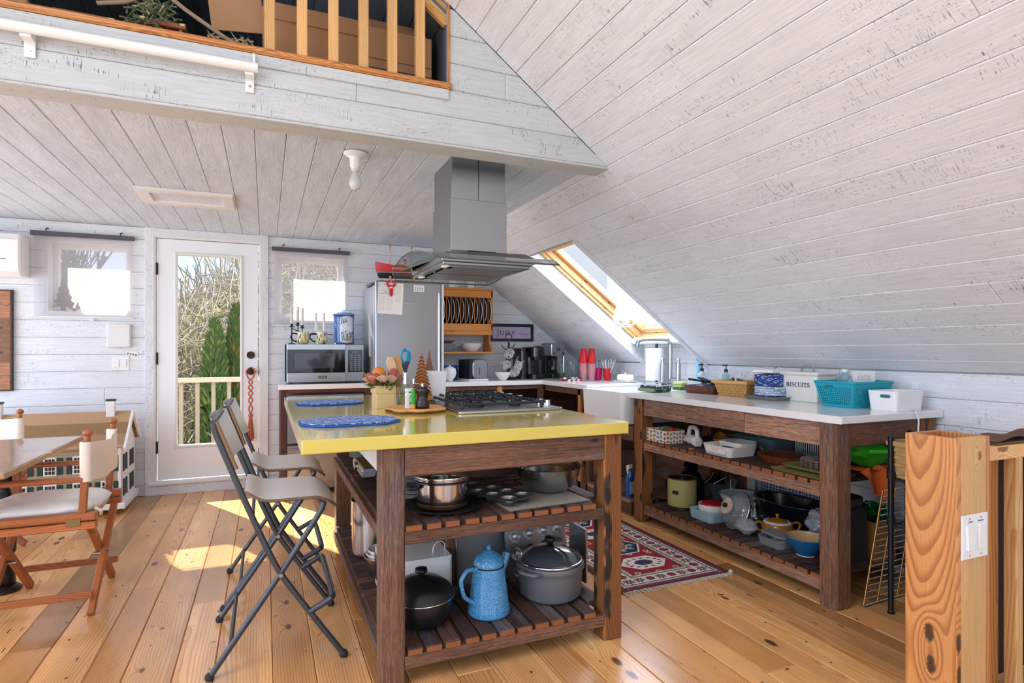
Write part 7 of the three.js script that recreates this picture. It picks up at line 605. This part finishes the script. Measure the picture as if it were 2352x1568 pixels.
{ const t = thing('persian_rug', 'red patterned oriental runner rug between island and counter', 'rug', [1.985, 0.0005, -3.3], 0); const W = 512, H = 1400; part(t, 'pile', std(0xffffff, 1, 0, { map: canvasTex(W, H, (c) => { const fr = (i, f) => { c.fillStyle = f; c.fillRect(i, i, W - 2 * i, H - 2 * i); }; fr(0, '#5b2433'); fr(14, '#8d3240'); fr(26, '#3a3f56'); fr(32, '#cfc3b0'); fr(44, '#4a4a55'); fr(50, '#e3dccb'); fr(110, '#6c6a4e'); fr(118, '#d8cfb6'); fr(128, '#7b7653'); fr(134, '#a2202f'); 
    const mot = (x, y, k, col) => { c.fillStyle = col; for (let a = 0; a < 8; a++) { c.save(); c.translate(x, y); c.rotate(a * PI / 4); c.beginPath(); c.ellipse(0, -k * 0.6, k * 0.16, k * 0.45, 0, 0, 7); c.fill(); c.restore(); } c.fillStyle = '#efe6d3'; c.beginPath(); c.arc(x, y, k * 0.2, 0, 7); c.fill(); }; const dia = (x, y, w, h, col) => { c.fillStyle = col; c.beginPath(); c.moveTo(x - w, y); c.lineTo(x - w * 0.5, y - h); c.lineTo(x + w * 0.5, y - h); c.lineTo(x + w, y); c.lineTo(x + w * 0.5, y + h); c.lineTo(x - w * 0.5, y + h); c.fill(); };
    for (let i = 0; i < 24; i++) { const y = 80 + i * (H - 160) / 23; for (const x of [80, W - 80]) i % 2 ? mot(x, y, 26, '#6d2a38') : dia(x, y, 22, 20, '#7d3a44'), c.fillStyle = '#50553c', c.fillRect(x - 3, y + 26, 6, 6); } for (let i = 1; i < 7; i++) for (const y of [80, H - 80]) i % 2 ? mot(80 + i * 50, y, 24, '#6d2a38') : dia(80 + i * 50, y, 20, 18, '#7d3a44'); for (let i = 0; i < H / 12; i++) { c.fillStyle = i % 2 ? '#efe8d6' : '#4a4e62'; c.fillRect(36, i * 12, 5, 6); c.fillRect(W - 41, i * 12, 5, 6); c.fillRect(121, clamp(i * 12, 124, H - 124), 4, 6); c.fillRect(W - 125, clamp(i * 12, 124, H - 124), 4, 6); }
    for (let m = 0; m < 5; m++) { const y = 250 + m * 226, x = W / 2; if (m % 2) { dia(x, y, 118, 104, '#efe6d6'); dia(x, y, 108, 95, '#1f2a44'); for (let a = 0; a < 8; a++) mot(x + 70 * Math.cos(a * PI / 4), y + 60 * Math.sin(a * PI / 4), 18, '#9db4b4'); dia(x, y, 58, 48, '#c9c0ac'); dia(x, y, 48, 40, '#9a5a48'); mot(x, y, 30, '#e0cfae'); } else { dia(x, y, 112, 72, '#efe6d6'); for (let a = 0; a < 14; a++) { c.fillStyle = '#7b2e40'; c.fillRect(x + 78 * Math.cos(a / 14 * 2 * PI) - 8, y + 50 * Math.sin(a / 14 * 2 * PI) - 6, 16, 11); } dia(x, y, 46, 30, '#5c3350'); dia(x, y, 34, 22, '#2c3d58'); } for (const [dx, dy] of [[-92, 100], [92, 100], [-92, -100], [92, -100], [0, 112]]) { dia(x + dx, y + dy, 15, 11, '#e8dcc4'); dia(x + dx, y + dy, 9, 6, '#7d2a3a'); } }
    for (let k = 0; k < 9000; k++) { c.fillStyle = k % 2 ? 'rgba(255,240,220,0.10)' : 'rgba(20,10,16,0.12)'; c.fillRect(rnd() * W, rnd() * H, 3, 2); } }) }), at(new THREE.BoxGeometry(0.70, 0.007, 1.72), 0, 0.0035, 0)); part(t, 'fringe', std(0xddd2c2, 1), ...Array.from({ length: 56 }, (_, i) => rod([-0.34 + i * 0.01236, 0.004, 0.858], [-0.34 + i * 0.01236 + rr(-0.004, 0.004), 0.003, 0.885 + rr(0, 0.008)], 0.0032, 5))).userData.kind = 'stuff'; part(t, 'corner_knot', std(0xddd2c2, 1), sph(0.012, 0.345, 0.012, 0.87)); }
// ---------------------------------------------------------------- loft contents and pole
{ const t = thing('white_pole', 'white pole on brackets below the loft sill', 'pole'); part(t, 'pole', M.gloss, rod([-1.5, 2.397, LF + 0.055], [-0.03, 2.397, LF + 0.055], 0.02, 20)); for (const x of [-0.81, -0.062]) part(t, 'bracket', M.gloss, bx(0.035, 0.085, 0.008, x, 2.352, LF + 0.006), bx(0.035, 0.012, 0.05, x, 2.371, LF + 0.03)), part(t, 'screw', M.steel, cyl(0.005, 0.005, 0.004, x, 2.335, LF + 0.012, 8, PI / 2)); part(t, 'end_hook', M.gloss, rod([-0.045, 2.42, LF + 0.03], [-0.045, 2.468, LF + 0.025], 0.006)); }
function carton(label, x, z, w, h, d, ry, o = {}) { const t = thing('cardboard_box', label, 'box', [x, 2.4655, z], ry, 'boxes stored in the loft'); part(t, 'body', o.m ?? M.cardb, bx(w, h, 0.006, 0, h / 2, d / 2), bx(w, h, 0.006, 0, h / 2, -d / 2), bx(0.006, h, d, w / 2, h / 2, 0), bx(0.006, h, d, -w / 2, h / 2, 0), bx(w, 0.006, d, 0, 0.003, 0)); for (const f of o.flaps ?? []) part(t, 'flap', M.cardb, bx(...f.s, ...f.p, f.o)); return t; }
carton('wide brown cardboard box with open flap behind the balusters', 0.20, -2.99, 0.42, 0.30, 0.32, 0, { flaps: [{ s: [0.22, 0.2, 0.006], p: [-0.32, 0.27, 0.14], o: { rz: 0.12 } }, { s: [0.42, 0.075, 0.008], p: [0, 0.285, 0.168], o: {} }] });
{ const t = carton('cardboard box with printed size band at the loft corner', 0.60, -2.98, 0.33, 0.31, 0.30, 0, { flaps: [{ s: [0.3, 0.006, 0.15], p: [0, 0.34, 0.1], o: { rx: 0.9 } }, { s: [0.15, 0.006, 0.28], p: [0.085, 0.335, 0], o: { rz: 0.8 } }] }); part(t, 'printed_band', inked(512, 128, (c) => { c.fillStyle = '#2b303e'; c.fillRect(0, 0, 512, 128); c.fillStyle = '#d9d4cc'; c.font = 'bold 64px sans-serif'; c.fillText('14" x 14" x 12"', 30, 86); }), at(new THREE.BoxGeometry(0.326, 0.082, 0.003), 0, 0.075, 0.155)); part(t, 'tape_seam', std(0x7e5d40, 0.9), bx(0.33, 0.003, 0.004, 0, 0.16, 0.155)); }
carton('brown carton at the far left end of the loft', -0.98, -2.95, 0.18, 0.16, 0.25, 0.2);
settle(solo('white_board_stack', 'pale painted boards lying on the wide loft box', 'boards', M.white, [0, 0, 0], 0, bx(0.42, 0.02, 0.08, 0.18, 2.79, -2.97, { rz: -0.06 }), bx(0.40, 0.02, 0.06, 0.17, 2.812, -2.99, { rz: -0.06 })));
{ const t = thing('small_stool', 'small brown wooden stool in the loft', 'stool', [-0.395, 2.466, -2.83], 0.0); const m = std(0x8a5436, 0.5); part(t, 'seat', m, bx(0.17, 0.022, 0.09, 0, 0.115, 0)); part(t, 'apron', m, bx(0.14, 0.018, 0.06, 0, 0.09, 0)); for (const x of [-0.065, 0.065]) for (const z of [-0.03, 0.03]) part(t, 'leg', m, bx(0.014, 0.104, 0.014, x, 0.052, z)); part(t, 'gilt_corner', std(0xd8c48a, 0.4), bx(0.02, 0.012, 0.094, -0.072, 0.121, 0), bx(0.02, 0.012, 0.094, 0.072, 0.121, 0)); const q = thing('gilt_shelf', 'brown shelf with gilt corner at the left of the loft', 'shelf', [-0.66, 2.466, -2.8], 0); part(q, 'board', m, bx(0.2, 0.02, 0.09, 0, 0.07, 0)); part(q, 'gilt_corner', std(0xd8c48a, 0.4), bx(0.024, 0.014, 0.094, 0.09, 0.072, 0)); part(q, 'support', m, bx(0.16, 0.06, 0.07, 0, 0.03, 0)); }
{ const t = thing('artificial_branch', 'artificial pine branch with bent stem in the loft', 'branch'); part(t, 'stem', std(0x8f7f6c, 0.8), tube([[-0.62, 2.60, -2.77], [-0.52, 2.63, -2.77], [-0.44, 2.68, -2.77], [-0.38, 2.69, -2.77], [-0.30, 2.64, -2.77], [-0.16, 2.56, -2.77], [-0.04, 2.50, -2.765]], 0.009, 50, 8)); const lf = (n, x, y, sx, sy, c, L0) => { const g = []; for (let i = 0; i < n; i++) g.push(at(new THREE.ConeGeometry(0.005, L0, 4), x + rr(-sx, sx), y + rr(-sy, sy), -2.78 + rr(-0.03, 0.02), rr(-0.6, 0.6), 0, rr(-2.6, 2.6))); return g; }; part(t, 'needles', std(0x5d6b4e, 0.9), lf(50, -0.47, 2.60, 0.05, 0.05, 0, 0.06), lf(40, -0.40, 2.63, 0.05, 0.04, 0, 0.05)).userData.kind = 'stuff'; part(t, 'dry_needles', std(0xa89a78, 0.9), lf(50, -0.14, 2.545, 0.09, 0.03, 0, 0.06), lf(30, -0.44, 2.64, 0.04, 0.03, 0, 0.05)).userData.kind = 'stuff'; const s = settle(solo('blue_dish_rim', 'pale blue plate lying behind the branch in the loft', 'plate', std(0x9fb6bd, 0.3), [-0.13, 2.4655, -2.92], 0, vessel([[0.05, 0], [0.075, 0.12]], 0.004, 28))); }
// ---------------------------------------------------------------- outside: deck, railing, thicket
{ const deck = structure('floor_deck', 'grey weathered deck outside the door'); for (let i = 0; i < 14; i++) part(deck, 'plank', M.slat[1], bx(5.2, 0.03, 0.135, -0.6, -0.02, -5.92 - i * 0.14)); part(deck, 'joist', M.dark, bx(5.2, 0.2, 1.95, -0.6, -0.145, -6.83));
  const g = structure('ground', 'rough grassy ground far below the deck'); part(g, 'earth', std(0x8d8058, 1), bx(120, 0.2, 120, 0, -3.1, -40, { c: 0 }));
  const r = thing('deck_railing', 'weathered wooden deck railing beyond the door', 'railing'), z = -7.0; const wd = std(0xe6d3b4, 0.8, 0, { map: TX.slat }); part(r, 'top_rail', std(0xa9a296, 0.8), bx(5.0, 0.05, 0.10, -0.6, 0.90, z)); part(r, 'bottom_rail', wd, bx(5.0, 0.04, 0.05, -0.6, 0.12, z)); for (let i = 0; i < 32; i++) part(r, 'baluster', std(0x8f867a, 0.8), bx(0.04, 0.78, 0.04, -2.95 + i * 0.152, 0.50, z));
  const thicket = (label, seg, m, r0) => { // many bent twigs
    const g = tube([[0, 0, 0], [0.05, 0.3, 0.03], [-0.05, 0.62, 0.06], [0.08, 1, 0.0]], r0, 7, 4), o = new THREE.InstancedMesh(g, m, seg.n), q = new THREE.Object3D(); for (let i = 0; i < seg.n; i++) { const x = rr(seg.x0, seg.x1), z = rr(seg.z0, seg.z1), top = seg.top(x, z); q.position.set(x, mix(seg.y0, top, Math.pow(rnd(), 0.8)), z); q.rotation.set(rr(-1.6, 1.6), rr(0, 6.3), rr(-1.6, 1.6)); q.scale.setScalar(rr(0.5, 1.3) * seg.L); q.updateMatrix(); o.setMatrixAt(i, q.matrix); } o.name = numbered('shrub_thicket'); o.userData = { label, category: 'shrubs', kind: 'stuff' }; shade(o); scene.add(o); };
  const hill = (x, z) => 1.75 + 0.55 * Math.sin(x * 0.9 + 1) + 0.5 * (vn(x * 0.8 + 9, 3) - 0.5) - (z + 9.5) * 0.22;
  thicket('tangle of pale bare twigs beyond the deck railing', { n: 7500, x0: -4.5, x1: 1.8, z0: -13.5, z1: -9, y0: -2.8, top: hill, L: 0.75 }, std(0xc4bda8, 0.9), 0.0095); thicket('tangle of dark bare twigs beyond the deck railing', { n: 6000, x0: -4.5, x1: 1.8, z0: -14.5, z1: -9.5, y0: -2.8, top: (x, z) => hill(x, z) + 0.15, L: 0.8 }, std(0x8d8480, 0.9), 0.009);
  { const leaf = new THREE.PlaneGeometry(0.07, 0.04), n = 9000, o = new THREE.InstancedMesh(leaf, std(0x93985a, 0.9, 0, { side: THREE.DoubleSide }), n), q = new THREE.Object3D(); for (let i = 0; i < n; i++) { const x = rr(-4.5, 1.8), z = rr(-13, -9); q.position.set(x, mix(-2.8, hill(x, z) + 0.1, rnd()), z); q.rotation.set(rr(0, 6), rr(0, 6), rr(0, 6)); q.scale.setScalar(rr(0.5, 1.4)); q.updateMatrix(); o.setMatrixAt(i, q.matrix); } o.name = 'shrub_leaves'; o.userData = { label: 'scattered olive leaves among the bare twigs', category: 'leaves', kind: 'stuff' }; shade(o); scene.add(o); }
  { const bk = structure('hillside', 'brush-covered bank rising behind the thicket'); part(bk, 'bank', std(0x8e8672, 1), sheet(1, 1, 40, 20, (u, v) => { const x = -9 + u * 16, z = -9.5 - v * 9; return [x, mix(-3.0, 1.6 + 0.4 * Math.sin(x * 0.9 + 1), sst(0, 0.6, v)) + 0.3 * fbm(u * 9, v * 9), z]; })); }
  [[-0.62, -8.6, 1.62, 0.36, 'taller slim green arborvitae beyond the deck railing'], [-0.38, -8.9, 1.85, 0.30, 'second green arborvitae with brownish tip']].forEach(([x, z, h, w, label], k) => { const t = thing('arborvitae', label, 'tree', [x, -3.0, z], 0, 'arborvitae beyond the railing'); part(t, 'trunk', M.dark, cyl(0.03, 0.06, h + 2.4, 0, (h + 2.4) / 2, 0, 8)); const g = new THREE.ConeGeometry(0.03, 0.13, 4), n = 2600, mk = (nn, col, f) => { const o = new THREE.InstancedMesh(g, std(col, 0.9), nn), q = new THREE.Object3D(); for (let i = 0; i < nn; i++) { const v = Math.pow(rnd(), 0.9), y = v * (h + 3.0), a = rnd() * 2 * PI, r = w * 1.2 * Math.pow(1 - v, 0.55) * (0.75 + 0.3 * rnd()); q.position.set(r * Math.cos(a), y, r * Math.sin(a)); q.rotation.set(Math.sin(a) * 0.6, 0, -Math.cos(a) * 0.6); q.scale.setScalar(rr(0.6, 1.3)); q.updateMatrix(); o.setMatrixAt(i, q.matrix); } o.name = 'foliage'; o.userData = { kind: 'stuff' }; shade(o); t.add(o); }; mk(n, 0x3f5c2c, 0); mk(700, k ? 0x7d6c38 : 0x6f7d38, 0); });
  for (const [x, z, h, label] of [[-4.4, -15, 7.0, 'bare tree behind the left window'], [-2.0, -21, 7.6, 'bare tree seen through the door glass'], [1.3, -15.5, 7.2, 'nearer bare tree behind the right window'], [4.0, -22, 7.8, 'farther bare tree behind the right window']]) { const t = thing('bare_tree', label, 'tree', [x, -3, z], 0, 'bare winter trees'); const tr = std(0x8d8a8c, 0.95), g = []; const grow = (p, d, L, r, k) => { const e = p.clone().addScaledVector(d, L); g.push(rod(p.toArray(), e.toArray(), r, 5, r * 0.7)); if (k > 0) for (let i = 0; i < 3; i++) { const nd = d.clone().add(V3(rr(-0.45, 0.45), rr(0, 0.5), rr(-0.45, 0.45))).normalize(); grow(p.clone().addScaledVector(d, L * rr(0.55, 1)), nd, L * rr(0.5, 0.72), r * 0.62, k - 1); } }; grow(V3(0, 0, 0), V3(0, 1, 0), h * 0.5, 0.09, 5); part(t, 'branches', tr, g).userData.kind = 'stuff'; } }
for (const o of [...scene.children]) if (o.userData.category && o.userData.kind !== 'structure') settle(o);
renderer.render(scene, camera);
